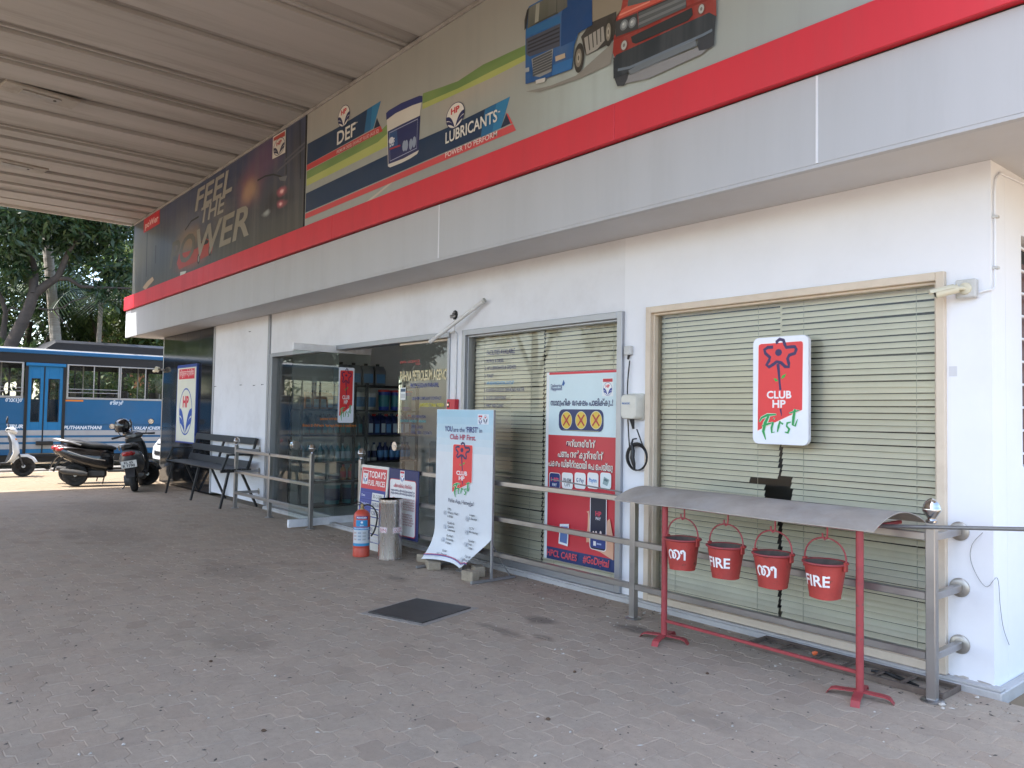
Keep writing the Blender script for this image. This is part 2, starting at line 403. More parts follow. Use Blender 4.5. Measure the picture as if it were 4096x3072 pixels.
# ---- pavement: interlocking concrete pavers on a sand bed
def paver_mat():
    m = bpy.data.materials.new('concrete_paver'); m.use_nodes = True
    n, l = m.node_tree.nodes, m.node_tree.links
    b = n['Principled BSDF']; b.inputs['Roughness'].default_value = .82; b.inputs['Specular IOR Level'].default_value = .35
    oi = n.new('ShaderNodeObjectInfo'); g = n.new('ShaderNodeNewGeometry')
    ad = n.new('ShaderNodeMath'); ad.operation = 'ADD'
    l.new(oi.outputs['Random'], ad.inputs[0]); l.new(g.outputs['Random Per Island'], ad.inputs[1])
    fr = n.new('ShaderNodeMath'); fr.operation = 'FRACT'; l.new(ad.outputs[0], fr.inputs[0])
    cr = n.new('ShaderNodeValToRGB'); e = cr.color_ramp
    e.interpolation = 'LINEAR'
    cols = [(0, (0.265, 0.197, 0.138)), (.16, (0.366, 0.282, 0.201)), (.34, (0.392, 0.309, 0.223)), (.5, (0.350, 0.293, 0.223)), (.64, (0.398, 0.294, 0.205)), (.76, (0.419, 0.334, 0.241)), (.86, (0.307, 0.249, 0.187)), (.95, (0.366, 0.257, 0.174)), (1, (0.282, 0.207, 0.144))]
    while len(e.elements) < len(cols): e.elements.new(.5)
    for el, (p, c) in zip(e.elements, cols): el.position = p; el.color = (*c, 1)
    l.new(fr.outputs[0], cr.inputs[0])
    def noise(s, d, rough=.6, st=None):
        t = n.new('ShaderNodeTexNoise'); t.inputs['Scale'].default_value = s; t.inputs['Detail'].default_value = d; t.inputs['Roughness'].default_value = rough
        src = g.outputs['Position']
        if st:
            mp = n.new('ShaderNodeMapping'); mp.inputs['Scale'].default_value = st; l.new(src, mp.inputs[0]); src = mp.outputs[0]
        l.new(src, t.inputs[0]); return t.outputs[0]
    def rng(src, a, b_, c, d):
        r = n.new('ShaderNodeMapRange'); r.inputs[1].default_value, r.inputs[2].default_value, r.inputs[3].default_value, r.inputs[4].default_value = a, b_, c, d
        l.new(src, r.inputs[0]); return r.outputs[0]
    def mix(fac, a, colr, mode='MIX'):
        x = n.new('ShaderNodeMix'); x.data_type = 'RGBA'; x.blend_type = mode
        if isinstance(fac, float): x.inputs[0].default_value = fac
        else: l.new(fac, x.inputs[0])
        l.new(a, x.inputs[6])
        if isinstance(colr, tuple): x.inputs[7].default_value = (*colr, 1)
        else: l.new(colr, x.inputs[7])
        return x.outputs[2]
    c = mix(.42, cr.outputs[0], (.42, .355, .290))
    c = mix(rng(noise(1.1, 6, .65), .35, .7, 0, .75), c, (.445, .360, .280))          # trodden dust
    c = mix(rng(noise(22, 7, .8), .42, .75, 0, .55), c, (.27, .22, .172))             # fine grime
    c = mix(rng(noise(9, 7, .75), .52, .74, 0, .5), c, (.45, .375, .30))                # pale dust scuffs
    c = mix(rng(noise(4.5, 8, .75), .5, .78, 0, .5), c, (.22, .182, .145))            # grime blotches
    # sandy tint towards the open yard, darkened to offset the sunlight there
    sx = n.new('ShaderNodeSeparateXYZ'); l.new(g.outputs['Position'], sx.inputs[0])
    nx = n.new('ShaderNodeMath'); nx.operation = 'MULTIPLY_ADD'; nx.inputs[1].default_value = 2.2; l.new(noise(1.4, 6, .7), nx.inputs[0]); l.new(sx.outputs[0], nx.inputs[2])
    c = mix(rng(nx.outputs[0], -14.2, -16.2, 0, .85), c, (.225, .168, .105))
    tn = n.new('ShaderNodeTexNoise'); tn.inputs['Scale'].default_value = 6; tn.inputs['Detail'].default_value = 4; l.new(g.outputs['Position'], tn.inputs[0])
    sc_ = n.new('ShaderNodeVectorMath'); sc_.operation = 'SCALE'; sc_.inputs[3].default_value = 1.6; l.new(tn.outputs[1], sc_.inputs[0])
    sp = rng(noise(75, 3, .85), .62, .70, 0, .8); c = mix(sp, c, (.10, .085, .075))    # dark specks and pits
    sp2 = rng(noise(95, 2, .85), .68, .74, 0, .7); c = mix(sp2, c, (.55, .50, .44))    # pale grit
    # oil and water stains with shapes of their own
    for (x, y, rx, ry, k) in ((-4.42, -1.02, .16, .10, .75), (-4.35, -1.42, .30, .06, .55), (-3.82, -.62, .20, .10, .8), (-4.06, -1.30, .12, .05, .6), (-6.3, -1.1, .16, .09, .6), (-2.4, -1.6, .25, .12, .25), (-7.5, -2.2, .5, .3, .25), (-10.5, -2.6, .9, .5, .3), (-5.2, -3.0, .35, .2, .3), (-13.5, -2.0, 1.0, .6, .3)):
        mp = n.new('ShaderNodeMapping'); mp.inputs['Location'].default_value = (-x/rx, -y/ry, 0); mp.inputs['Scale'].default_value = (1/rx, 1/ry, 0)
        l.new(g.outputs['Position'], mp.inputs[0])
        wob = n.new('ShaderNodeVectorMath'); wob.operation = 'ADD'
        l.new(mp.outputs[0], wob.inputs[0]); l.new(sc_.outputs[0], wob.inputs[1])
        sub = n.new('ShaderNodeVectorMath'); sub.operation = 'SUBTRACT'; sub.inputs[1].default_value = (.8, .8, .8); l.new(wob.outputs[0], sub.inputs[0])
        fl = n.new('ShaderNodeVectorMath'); fl.operation = 'MULTIPLY'; fl.inputs[1].default_value = (1, 1, 0); l.new(sub.outputs[0], fl.inputs[0])
        le = n.new('ShaderNodeVectorMath'); le.operation = 'LENGTH'; l.new(fl.outputs[0], le.inputs[0])
        c = mix(rng(le.outputs['Value'], .55, 1.15, k*.8, 0), c, (.095, .078, .064))
    l.new(c, b.inputs['Base Color'])
    bp = n.new('ShaderNodeBump'); bp.inputs['Strength'].default_value = .35; bp.inputs['Distance'].default_value = .004
    l.new(noise(140, 6, .75), bp.inputs['Height']); l.new(bp.outputs[0], b.inputs['Normal'])
    return m
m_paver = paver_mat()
PL, PW, PA = .205, .136, .017
def pedge(x):
    t = (x/PL) % 1.0
    if t < .05: return PA*(t/.05*.0+1)*1.0 if False else PA
    if t < .40: return PA
    if t < .55: return PA*(1-2*(t-.40)/.15)
    if t < .88: return -PA
    return PA*(-1+2*(t-.88)/.12)
def paver_geo(par, jit=0.0):
    x0 = PL/2*par
    xs = [0, .02, .2, .40, .475, .55, .7, .88, .94, 1.0] if par == 0 else [0, .05, .2, .38, .44, .5, .7, .90, .975, 1.0]
    g = .0020
    lo = [(PL*t, pedge(x0+PL*t)) for t in xs]
    out = [(a, b+g) for a, b in lo]+[(a, b+PW-g) for a, b in lo[::-1]]
    cx = PL/2; cy = PW/2
    def shr(p, d): return (min(max(p[0], g+d), PL-g-d), p[1]+(d if p[1] < cy+pedge(x0+p[0]) else -d))
    o1 = [shr(p, 0) for p in out]; o2 = [shr(p, .0025) for p in out]
    n = len(o1)
    v = [(a-cx, b-cy, 0) for a, b in o2]+[(a-cx, b-cy, -.0014) for a, b in o1]+[(a-cx, b-cy, -.02) for a, b in o1]
    F = [tuple(range(n))]
    for k in (0, 1): F += [(k*n+(i+1) % n, k*n+i, (k+1)*n+i, (k+1)*n+(i+1) % n) for i in range(n)]
    return v, F
PG = [paver_geo(0), paver_geo(1)]
XA, XB, YA, YB = -21.6, 3.0, -9.4, -.075
pave = part('pavement', m_sand, None, lambda b: b.box(XA-.05, XB+.05, YA-.05, YB+.004, -.30, -.0022))
tag(pave, kind='structure')
MAT_HOLE = [G(*[c*1.8517 for c in q]) for q in ((795, 1325), (900, 1295), (1017, 1315), (912, 1348))]
cells = []
j = 0; y = YB-PW/2-.018
while y > YA+PW:
    par = j % 2
    i0 = int(math.floor((XA-PL/2*par)/PL))+1
    x = i0*PL+PL/2*par
    while x+PL < XB:
        cells.append((x+PL/2, y, par)); x += PL
    y -= PW; j += 1
def vis(c):
    d = Vector((c[0], c[1], 0))-CAM; w_ = d.dot(_f)
    if w_ < .3: return -1
    px, py = FPX*d.dot(_r)/w_, -FPX*d.dot(_u)/w_
    return 1/w_ if abs(px) < 2070 and py < 1560 else -1
order = sorted(range(len(cells)), key=lambda i: -vis(cells[i]))
pm = []
for par in (0, 1):
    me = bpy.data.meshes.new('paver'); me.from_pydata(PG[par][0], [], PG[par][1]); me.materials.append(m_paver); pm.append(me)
near = set(order[:300])
rest = MB()
rp = random.Random(3)
for i, (x, y, par) in enumerate(cells):
    dz = rp.uniform(-.0012, .0010); ta, tb = rp.gauss(0, .004), rp.gauss(0, .004)
    if i in near:
        o = bpy.data.objects.new('paver', pm[par]); COL.objects.link(o); o.parent = pave
        o.location = (x, y, dz); o.rotation_euler = (ta, tb, rp.gauss(0, .004))
    else:
        rest.add([(x+a, y+b, dz+c+b*ta-a*tb) for a, b, c in PG[par][0]], PG[par][1])
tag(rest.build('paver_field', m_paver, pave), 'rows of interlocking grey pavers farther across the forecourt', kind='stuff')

# ---- loose grit over the paving
m_grit = M('grit_dark', (.10, .085, .07), .95, var=.3, vs=30); m_grit2 = M('grit_pale', (.50, .46, .40), .95, var=.3, vs=30)
gb_ = MB(); rg_ = random.Random(77)
for k in range(2600):
    x, y = rg_.uniform(-9, -.6), rg_.uniform(-4.9, -.1)
    if rg_.random() < .35: y = -.08-abs(rg_.gauss(0, .25)); x = rg_.uniform(-9, -1.2)
    s_ = rg_.choice((.002, .003, .003, .004, .005, .007)); a = rg_.uniform(0, 6.28); e = rg_.uniform(1, 2.6)
    ca, sa = math.cos(a)*s_*e, math.sin(a)*s_*e; cb, sb = -math.sin(a)*s_, math.cos(a)*s_
    gb_.add([(x+ca, y+sa, .001), (x+cb, y+sb, .001), (x-ca, y-sa, .001), (x-cb, y-sb, .001), (x, y, .001+s_*.7)], [(0, 1, 4), (1, 2, 4), (2, 3, 4), (3, 0, 4)], 0 if rg_.random() < .7 else 1)
tag(gb_.build('grit', [m_grit, m_grit2], pave), 'loose grit and specks scattered over the pavers', kind='stuff')

# ---- drain / manhole cover set in a cement collar
m_cem = M('cement_collar', (.33, .30, .265), .95, var=.18, vs=6, dirt=.4, ds=3, bump=.3, bs=60)
m_iron = M('iron_cover', (.055, .052, .05), .55, .3, var=.25, vs=5, dirt=.5, ds=2, dcol=(.16, .14, .12))
cc = sum(MAT_HOLE, Vector())/4
mh = thing('manhole_cover', 'square dark iron cover set flat in the pavers', 'manhole cover', (cc.x, cc.y, 0))
def cov(b, k, z0, z1):
    P = [(cc+(p-cc)*k-cc) for p in MAT_HOLE][::-1]
    b.prism([(p.x, p.y) for p in P], lambda a, c, d: (a, c, d), z0, z1)
part('cement_collar', m_cem, mh, lambda b: cov(b, 1.16, -.02, .0035))
part('cover_plate', m_iron, mh, lambda b: cov(b, 1.0, .004, .012))

# ================================================================== SHOP BUILDING
XL, XR = -17.6, -1.67           # left and right ends of the front wall
ZT = 3.085                      # soffit
YF = -.657                      # fascia plane
m_white = M('white_emulsion', (.76, .77, .80), .75, var=.04, vs=1.2, dirt=.26, ds=1.1, dcol=(.42, .40, .39), bump=.14, bs=5)
m_whiteR = M('white_emulsion_right', (.81, .82, .85), .75, var=.03, vs=1.5, dirt=.10, ds=1.3, dcol=(.5, .48, .46), bump=.16, bs=5)  # paler, cleaner white for the walls at the right end
m_soff = M('soffit_paint', (.56, .56, .57), .8, var=.06, vs=.8, dirt=.2, ds=.6, dcol=(.35, .32, .29))
m_grey = M('silver_cladding', (.44, .447, .462), .42, .0, var=.05, vs=.7, dirt=.28, ds=1.3, dcol=(.35, .35, .352), spec=.5, stretch=(2.2, 1, .22))
m_red = M('red_cladding', (.60, .030, .048), .42, var=.08, vs=.8, dirt=.25, ds=1.5, dcol=(.36, .06, .065), stretch=(2.2, 1, .25))
m_gran = M('black_granite', (.012, .014, .017), .10, var=.3, vs=60, spec=.6)
m_gap = M('dark_joint', (.03, .03, .03), .9, var=.1)
m_tile = M('plinth_tile', (.46, .45, .44), .5, var=.1, vs=4, dirt=.5, ds=4, dcol=(.2, .17, .14))
m_alu = M('grey_aluminium', (.36, .37, .39), .38, .55, var=.06, vs=3, dirt=.25, ds=3, dcol=(.3, .28, .25))
m_cream = M('cream_frame_paint', (.66, .56, .44), .5, var=.06, vs=4, dirt=.2, ds=5, dcol=(.3, .2, .13))
m_steel = M('stainless_steel', (.40, .39, .385), .30, .9, var=.12, vs=9, dirt=.25, ds=9, dcol=(.22, .19, .165))
m_chrome = M('polished_steel', (.62, .61, .60), .12, 1.0, var=.08, vs=9)
m_dim = M('room_paint', (.82, .81, .79), .85, var=.05)
m_dark = M('black_plastic', (.012, .012, .013), .45, var=.15, vs=6)

shop = thing('shop_building', 'white single-storey shop with silver fascia and red band', 'building')
W1 = (-4.24, -1.915, .053, 2.458)        # big window right (outer frame)
W2 = (-6.815, -4.50, .053, 2.452)        # middle window
DO = (-11.93, -7.075, .0, 2.452)         # door opening
def wallpc(name, x0, x1, z0, z1, m=m_white, y0=0.0, y1=.22):
    return part(name, m, shop, lambda b: b.box(x0, x1, y0, y1, z0, z1))
wallpc('wall', W1[1], XR, .0, ZT, m_whiteR)
wallpc('wall', W2[1], W1[0], .05, ZT, m_whiteR)
wallpc('wall', DO[1], W2[0], .05, ZT, m_white)
wallpc('lintel_wall', W1[0], W1[1], W1[3], ZT, m_whiteR)
wallpc('lintel_wall', W2[0], W2[1], W2[3], ZT)
wallpc('lintel_wall', DO[0], DO[1], DO[3], ZT)
wallpc('wall_panel', -14.5, -12.07, .05, ZT-.002, m_white, -.012, .22)
part('panel_trim', m_alu, shop, lambda b: b.box(-12.068, -12.005, -.03, .22, .05, ZT-.004, .004))
wallpc('jamb_wall', -12.003, DO[0], .05, ZT, m_white)
part('edge_trim', m_grey, shop, lambda b: b.box(-14.56, -14.502, -.03, .2, .02, ZT-.003, .004))
# side wall with its far window
part('side_wall', m_whiteR, shop, lambda b: (b.box(XR-.22, XR, .222, .50, .0, ZT), b.box(XR-.22, XR, .50, 1.9, 2.72, ZT), b.box(XR-.22, XR, .50, 1.9, .0, 1.28), b.box(XR-.22, XR, 1.9, 7, .0, ZT)))
# plinth kerb with tile strip
part('plinth', m_tile, shop, lambda b: (b.box(-12.0, -1.612, -.07, -.002, -.1, .036, .006), b.box(XR+.001, -1.612, -.001, 7, -.1, .036, .006)))
part('tile_strip', m_tile, shop, lambda b: b.box(-12.0, -1.62, -.062, .02, .037, .052, .003))
# granite-clad end: real slabs with thin joints
part('pier_core', m_gap, shop, lambda b: b.box(XL+.01, -14.57, -.012, .5, 0, ZT-.01))
xs = [XL, -16.83, -16.06, -15.29, -14.565]
zs_ = [.0, .54, 1.15, 1.76, 2.37, ZT-.004]
for a in range(4):
    for c in range(5):
        part('granite_slab', m_gran, shop, lambda b: b.box(xs[a]+.002, xs[a+1]-.002, -.030, -.013, zs_[c]+.002, zs_[c+1]-.002, .002))
# soffit and roof block behind the banners
part('soffit', m_soff, shop, lambda b: b.box(-18.2, -.35, YF+.02, 7.2, ZT+.001, ZT+.08))
part('soffit_lip', m_grey, shop, lambda b: b.box(-18.22, -.33, YF, YF+.05, ZT-.022, ZT-.001))
part('roof_block', m_white, shop, lambda b: b.box(-17.9, -.4, YF+.06, 7.1, ZT+.09, 6.1))
# silver fascia panels (joints measured from the photo)
def FX(x, y): return W(x*1.8517, y*1.8517, YF).x
jx = [-18.22, -17.83, FX(394, 665), FX(594, 590), FX(948, 505), FX(1765, 260), -.32]
for i in range(len(jx)-1):
    part('fascia_panel', m_grey if i else m_white, shop, lambda b: b.box(jx[i]+.002, jx[i+1]-.002, YF, YF+.04, ZT, 3.628, .003))
part('fascia_backing', m_gap, shop, lambda b: b.box(-18.2, -.34, YF+.012, YF+.055, ZT+.01, 3.64))
m_js = M('pale_joint', (.72, .73, .76), .4)
for k in (4, 5): part('joint_strip', m_js, shop, lambda b: b.box(jx[k]-.007, jx[k]+.007, YF-.004, YF-.0005, ZT+.004, 3.624))
rx = [-18.24, -14.9, -10.7, FX(600, 575), -1.6, -.30]
rx = [-18.24, -13.2, -8.6, -4.0, -.30]
for i in range(4):
    part('red_band', m_red, shop, lambda b: b.box(rx[i]+.001, rx[i+1]-.001, YF-.045, YF+.05, 3.641, 3.928, .004))

# ---- rooms behind the glass
m_floor = M('floor_tile', (.70, .68, .64), .25, var=.08, vs=3)
part('room_shell', m_dim, shop, lambda b: (b.box(-12.15, -12.0, .23, 4.2, 0, ZT), b.box(-7.07, -6.9, .23, 4.2, 0, ZT), b.box(-12.0, -7.07, 4.05, 4.2, 0, ZT)))
part('office_wall', M('office_unlit_black', (.03, .03, .028), .8), shop, lambda b: (b.box(-6.9, XR-.23, .75, .85, 0, ZT)))  # near-black colour stands in for the unlit room behind the blinds
part('room_floor', m_floor, shop, lambda b: b.box(-12.0, XR-.23, .0, 4.2, -.1, .03))

# ================================================================== FORECOURT CANOPY
m_ceil = M('canopy_sheet', (.41, .395, .38), .6, var=.12, vs=1.0, dirt=.6, ds=1.6, dcol=(.20, .18, .16), stretch=(1.6, .12, 1))
m_ceil2 = M('canopy_groove', (.33, .312, .294), .75, var=.15, vs=1.2, dirt=.6, ds=1.6, dcol=(.10, .08, .065), stretch=(1.6, .12, 1))
m_edge = M('canopy_edge', (.55, .53, .50), .6, var=.08, vs=1, dirt=.3, ds=1)
can = thing('forecourt_canopy', 'dusty ribbed metal ceiling of the forecourt canopy', 'canopy')
CXL, CXR, CYF, CZ = -17.75, -1.6, -10.0, 5.455
part('deck', m_ceil2, can, lambda b: b.box(CXL+.02, CXR-.02, CYF+.02, YF+.02, CZ+.05, CZ+.5))
bands = [(-.9, -1.15), (-2.15, -2.4), (-3.2, -3.45), (-4.4, -4.7), (-5.6, -5.8), (-6.75, -7.15), (-8.1, -8.27), (-9.3, -9.57), (-10.1, -10.44), (-10.95, -11.15), (-11.75, -11.95), (-12.6, -12.98), (-13.25, -13.42), (-13.8, -14.2), (-14.75, -14.95), (-15.3, -15.5), (-15.95, -16.15), (-16.45, -16.7), (-17.2, -17.3)]
edges = [CXR]
for a, c in bands[1:]: edges += [a, c]
edges.append(CXL)
for i in range(0, len(edges)-1, 2):
    part('ceiling_panel', m_ceil, can, lambda b: (b.box(edges[i+1], edges[i], CYF, YF+.03, CZ, CZ+.052, .004)))
    if i+2 < len(edges)-1 and abs(edges[i+1]-edges[i+2]) > .24:
        part('groove_rib', m_ceil, can, lambda b: b.box(edges[i+2]+.07, edges[i+2]+.11, CYF+.01, YF+.03, CZ+.024, CZ+.049))
part('edge_board', m_edge, can, lambda b: (b.box(CXL-.06, CXL-.001, CYF-.06, YF-.05, CZ-.05, CZ+.62, .005), b.box(CXR+.001, CXR+.06, CYF-.06, YF-.05, CZ-.05, CZ+.62, .005), b.box(CXL, CXR, CYF-.06, CYF-.001, CZ-.05, CZ+.62, .005)))
part('cornice', m_ceil2, can, lambda b: b.box(CXL, CXR, YF-.035, YF+.0, CZ-.045, CZ-.002, .006))
m_lampw = M('lamp_housing', (.36, .335, .30), .5, var=.08, dirt=.4, ds=4)
m_lens = M('lamp_lens', (.33, .31, .28), .3, var=.15, vs=12, dirt=.4, ds=9)
for k, (x, y, lab) in enumerate(((-11.18, -3.42, 'unlit recessed lamp in the canopy ceiling, nearer of two'), (-14.72, -3.2, 'unlit recessed lamp in the canopy ceiling, farther of two'))):
    t = thing('ceiling_lamp', lab, 'lamp', (x, y, CZ), R(8), 'canopy ceiling lamps')
    part('housing', m_lampw, t, lambda b: b.box(-.17, .17, -.42, .42, -.03, .01, .008))
    part('lens', m_lens, t, lambda b: b.box(-.09, .09, -.22, .22, -.045, -.031, .006))
    part('bolt', m_iron, t, lambda b: b.cyl((.02, .16, -.052), (.02, .16, -.044), .018, n=8))
# ================================================================== WINDOWS, BLINDS, DOORS
g_win = glass('window_glass', (.95, .96, .94), 1.42, 0.0, .015)
g_door = glass('door_glass', (.82, .90, .87), 1.72, 0.0, .04)
def frame(b, x0, x1, z0, z1, w, y0, y1, c=.004):
    b.box(x0, x0+w, y0, y1, z0, z1, c); b.box(x1-w, x1, y0, y1, z0, z1, c)
    b.box(x0+w, x1-w, y0, y1, z1-w, z1, c); b.box(x0+w, x1-w, y0, y1, z0, z0+w, c)
def win(label, q, mat, w, inner):
    t = thing('shop_window', label, 'window', ((q[0]+q[1])/2, 0, q[2]))
    cx, z = (q[0]+q[1])/2, q[2]
    part('frame', mat, t, lambda b: frame(b, q[0]-cx, q[1]-cx, 0, q[3]-z, w, -.035, .10))
    part('inner_frame', mat, t, lambda b: frame(b, q[0]-cx+w, q[1]-cx-w, w, q[3]-z-w, inner, .0, .09, .003))
    i = w+inner
    part('glass_pane', g_win, t, lambda b: b.quad((q[0]-cx+i, .045, i), (q[1]-cx-i, .045, i), (q[1]-cx-i, .045, q[3]-z-i), (q[0]-cx+i, .045, q[3]-z-i)))
    return t
win('large cream-framed shop window behind the fire buckets', W1, m_cream, .052, .018)
win('grey-framed shop window with the facilities list lettered on it', W2, m_alu, .06, .02)
# venetian blinds
m_slat = M('blind_slat', (.82, .77, .60), .55, var=.06, vs=2.0, dirt=.12, ds=2.5, dcol=(.3, .28, .22))
m_cord = M('blind_cord', (.42, .42, .33), .8)
slat_cache = {}
def slat_mesh(L, up):
    k = (round(L, 3), up)
    if k not in slat_cache:
        b = MB(); n = 6; rings = []
        for i in range(n+1):
            t = i/n*2-1
            yy, zz = .0095*t-.003*(1-t*t), .0180*t
            rings.append((yy, zz))
        v = []
        for x in (0, L): v += [(x, a, c) for a, c in rings]
        b.add(v, [(i, n+1+i, n+2+i, i+1) for i in range(n)])
        o = b.build('slat', m_slat); slat_cache[k] = o.data
        o.data.polygons.foreach_set('use_smooth', [True]*len(o.data.polygons))
        bpy.data.objects.remove(o)
    return slat_cache[k]
def blind(label, x0, x1, z0, z1, pitch=.042, side=0, hole=None, yb=.115, dz=0.0, dark=True):
    t = thing('venetian_blind', label, 'blind', (x0, yb, z0), 0, 'olive venetian blinds')
    L = x1-x0
    z = z0+dz+.02; i = 0
    rb = random.Random(int(x0*100))
    while z < z1-.02:
        a, e = 0.0, L
        jit = abs(rb.gauss(0, .004))
        if side < 0: e = L-jit-.001          # the free right end is uneven
        if side > 0: a = jit+.001
        if hole: a, e = hole(z, a, e)
        if e-a > .05:
            o = bpy.data.objects.new('slat', slat_mesh(e-a, 0)); COL.objects.link(o); o.parent = t
            droop = rb.gauss(0, .0022)
            o.location = (a, rb.gauss(0, .0006), z-z0); o.rotation_euler = (rb.gauss(0, .05), droop if abs(a) < 1e-6 else droop, 0)
        z += pitch; i += 1
    part('head_rail', m_cream, t, lambda b: b.box(0, L, -.02, .02, z1-z0-.015, z1-z0+.02, .003))
    for k in (.16, .84): part('cord', m_cord, t, lambda b: b.box(L*k-.0012, L*k+.0012, -.0085, -.0065, 0, z1-z0))
    return t
i1 = (W1[0]+.06, W1[1]-.06, W1[2]+.065, W1[3]-.075)
i2 = (W2[0]+.07, W2[1]-.07, W2[2]+.075, W2[3]-.085)
# positions read off the photo: middle gap and the torn hole
xm1 = W(2850+565/2.0745, 1800, .115).x
hz0, hz1 = W(*zc(560, 1640), .115).z, W(*zc(560, 1470), .115).z
hxl, hxr = W(*zc(435, 1540), .115).x, W(*zc(650, 1540), .115).x
hl2 = W(*zc(310, 1550), .115).x
def hole_l(z, a, e):
    x0 = i1[0]-.02
    if hz0-.02 < z < hz1:
        e = min(e, hxl-x0)
        if abs(z-(hz0+.09)) < .022: e = min(e, hl2-x0)
    elif z < hz1+.45: e = min(e, xm1-x0-.006-random.random()*.012)
    else: e = xm1-x0+.01
    if z < 1.0: e -= .004
    return a, e
def hole_r(z, a, e):
    x0 = xm1+.002
    if hz0-.02 < z < hz1: a = max(a, hxr-x0+random.random()*.02)
    elif z < hz1+.42: a = max(a, .006+random.random()*.012)
    else: a = -.004
    return a, e
blind('left olive blind of the cream window, torn at its inner edge', i1[0]-.02, xm1-.004, i1[2]-.02, i1[3]+.03, side=-1, hole=hole_l, dz=.006)
blind('right olive blind of the cream window, torn beside the hole', xm1+.002, i1[1]+.02, i1[2]-.02, i1[3]+.03, side=1, hole=hole_r, dz=-.01)
xm2 = W(*zp(447, 900), .115).x
blind('left olive blind behind the facilities lettering', i2[0]-.02, xm2-.004, i2[2]-.02, i2[3]+.03, side=-1)
blind('right olive blind behind the red payment poster', xm2+.004, i2[1]+.02, i2[2]-.02, i2[3]+.03, side=1, dz=.012)

# ---- shopfront door set
dfr = thing('door_frame', 'grey aluminium shopfront frame around the glass doors', 'door frame', (0, 0, 0))
part('left_jamb', m_alu, dfr, lambda b: (b.box(DO[0]-.05, DO[0]+.055, -.03, .12, .04, DO[3]+.0, .004)))
part('right_jamb', m_alu, dfr, lambda b: b.box(DO[1]-.03, DO[1]+.01, -.02, .12, .05, DO[3]-.06, .004))
part('header', m_alu, dfr, lambda b: b.box(DO[0]+.056, DO[1]+.012, -.03, .12, DO[3]-.058, DO[3]+.004, .004))
part('sill', m_alu, dfr, lambda b: b.box(DO[0]+.056, -9.80, .02, .10, .053, .12, .004))
part('transom_strip', m_cream, dfr, lambda b: b.box(-8.18, DO[1]-.031, .03, .07, DO[3]-.085, DO[3]-.06, .003))
m_patch = M('door_rail_aluminium', (.80, .81, .83), .4, .1, var=.05, vs=4, dirt=.2, ds=5)
fx = thing('glass_panel', 'fixed tinted glass panel left of the open shop door', 'glass panel', (0, .06, 0))
part('glass_pane', g_door, fx, lambda b: b.quad((DO[0]+.056, 0, .121), (-9.80, 0, .121), (-9.80, 0, DO[3]-.06), (DO[0]+.056, 0, DO[3]-.06)))
rl = thing('glass_door', 'closed glass door leaf lettered with the agency name', 'door', (0, .055, 0))
part('glass_pane', glass('door_glass_clear', (.86, .90, .88), 1.55, 0, .03), rl, lambda b: b.quad((-8.16, 0, .06), (DO[1]-.035, 0, .06), (DO[1]-.035, 0, DO[3]-.086), (-8.16, 0, DO[3]-.086)))
part('edge_bar', g_door, rl, lambda b: b.box(-8.22, -8.163, -.006, .006, 1.3, 2.0))
lk = W(*z5(968, 970), .05)
def lock(b, x, z, y): b.cyl((x, y-.03, z), (x, y+.03, z), .055, n=20); b.box(x-.02, x+.03, y-.045, y-.03, z-.012, z+.012, .003)
part('lock_disc', m_chrome, rl, lambda b: lock(b, lk.x, lk.z, 0.0), 40)
# open leaf, standing out from the shopfront
ol = thing('glass_door', 'open glass door leaf standing out with a red club sticker', 'door', (-9.735, -.65, 0), R(90.3))
LL = 1.17
part('glass_pane', g_door, ol, lambda b: b.quad((0, 0, .12), (LL, 0, .12), (LL, 0, 2.36), (0, 0, 2.36)))
part('bottom_rail', m_patch, ol, lambda b: b.box(0, LL, -.022, .022, .022, .125, .004))
part('top_rail', m_patch, ol, lambda b: b.box(0, LL, -.022, .022, 2.355, 2.45, .004))
part('pivot', m_steel, ol, lambda b: b.cyl((.66, 0, 0), (.66, 0, .022), .03))
part('lock_disc', m_chrome, ol, lambda b: (b.cyl((.07, -.03, 1.10), (.07, .03, 1.10), .06, n=20), b.box(.02, .06, -.04, -.03, 1.06, 1.14, .003)), 40)
# sticker on the door: faces the camera side (local -y after the turn is +x)
pr = Print((-9.735+.008, -.65, 0), (0, 1, 0), (0, 0, 1), None, .001)
a, c = XP(*z5(590, 445), -9.727), XP(*z5(685, 815), -9.727)
pr.par = thing('door_sticker', 'tall red club sticker on the open glass door', 'sticker', (0, 0, 0))
club_sign(pr, a.y+.65, c.z, abs(c.y-a.y), a.z-c.z)
pr.done()
# orange lettering seen from behind on the same leaf
pr = Print((-9.735+.004, -.65, 0), (0, 1, 0), (0, 0, 1), thing('door_lettering', 'orange lettering on the open glass door, seen reversed', 'lettering'), .001)
for yy, x0, x1, s_ in ((795, 465, 612, '(പ്രവർത്തന സമയം)'), (840, 350, 705, 'രാവിലെ 6 മണി മുതൽ രാത്രി 12 മണി')):
    q0, q1 = XP(*z5(x0, yy), -9.73), XP(*z5(x1, yy), -9.73)
    v, f, m0, m1 = text_geo(s_, 0, .02)
    k = .030/.69; kx = (q1.y-q0.y)/(m1-m0)
    pr.use('lettering')._put([(q1.y+.65-(p[0]-m0)*kx, q0.z+p[1]*k) for p in v], [t[::-1] for t in f], '#d9822f')
pr.done()
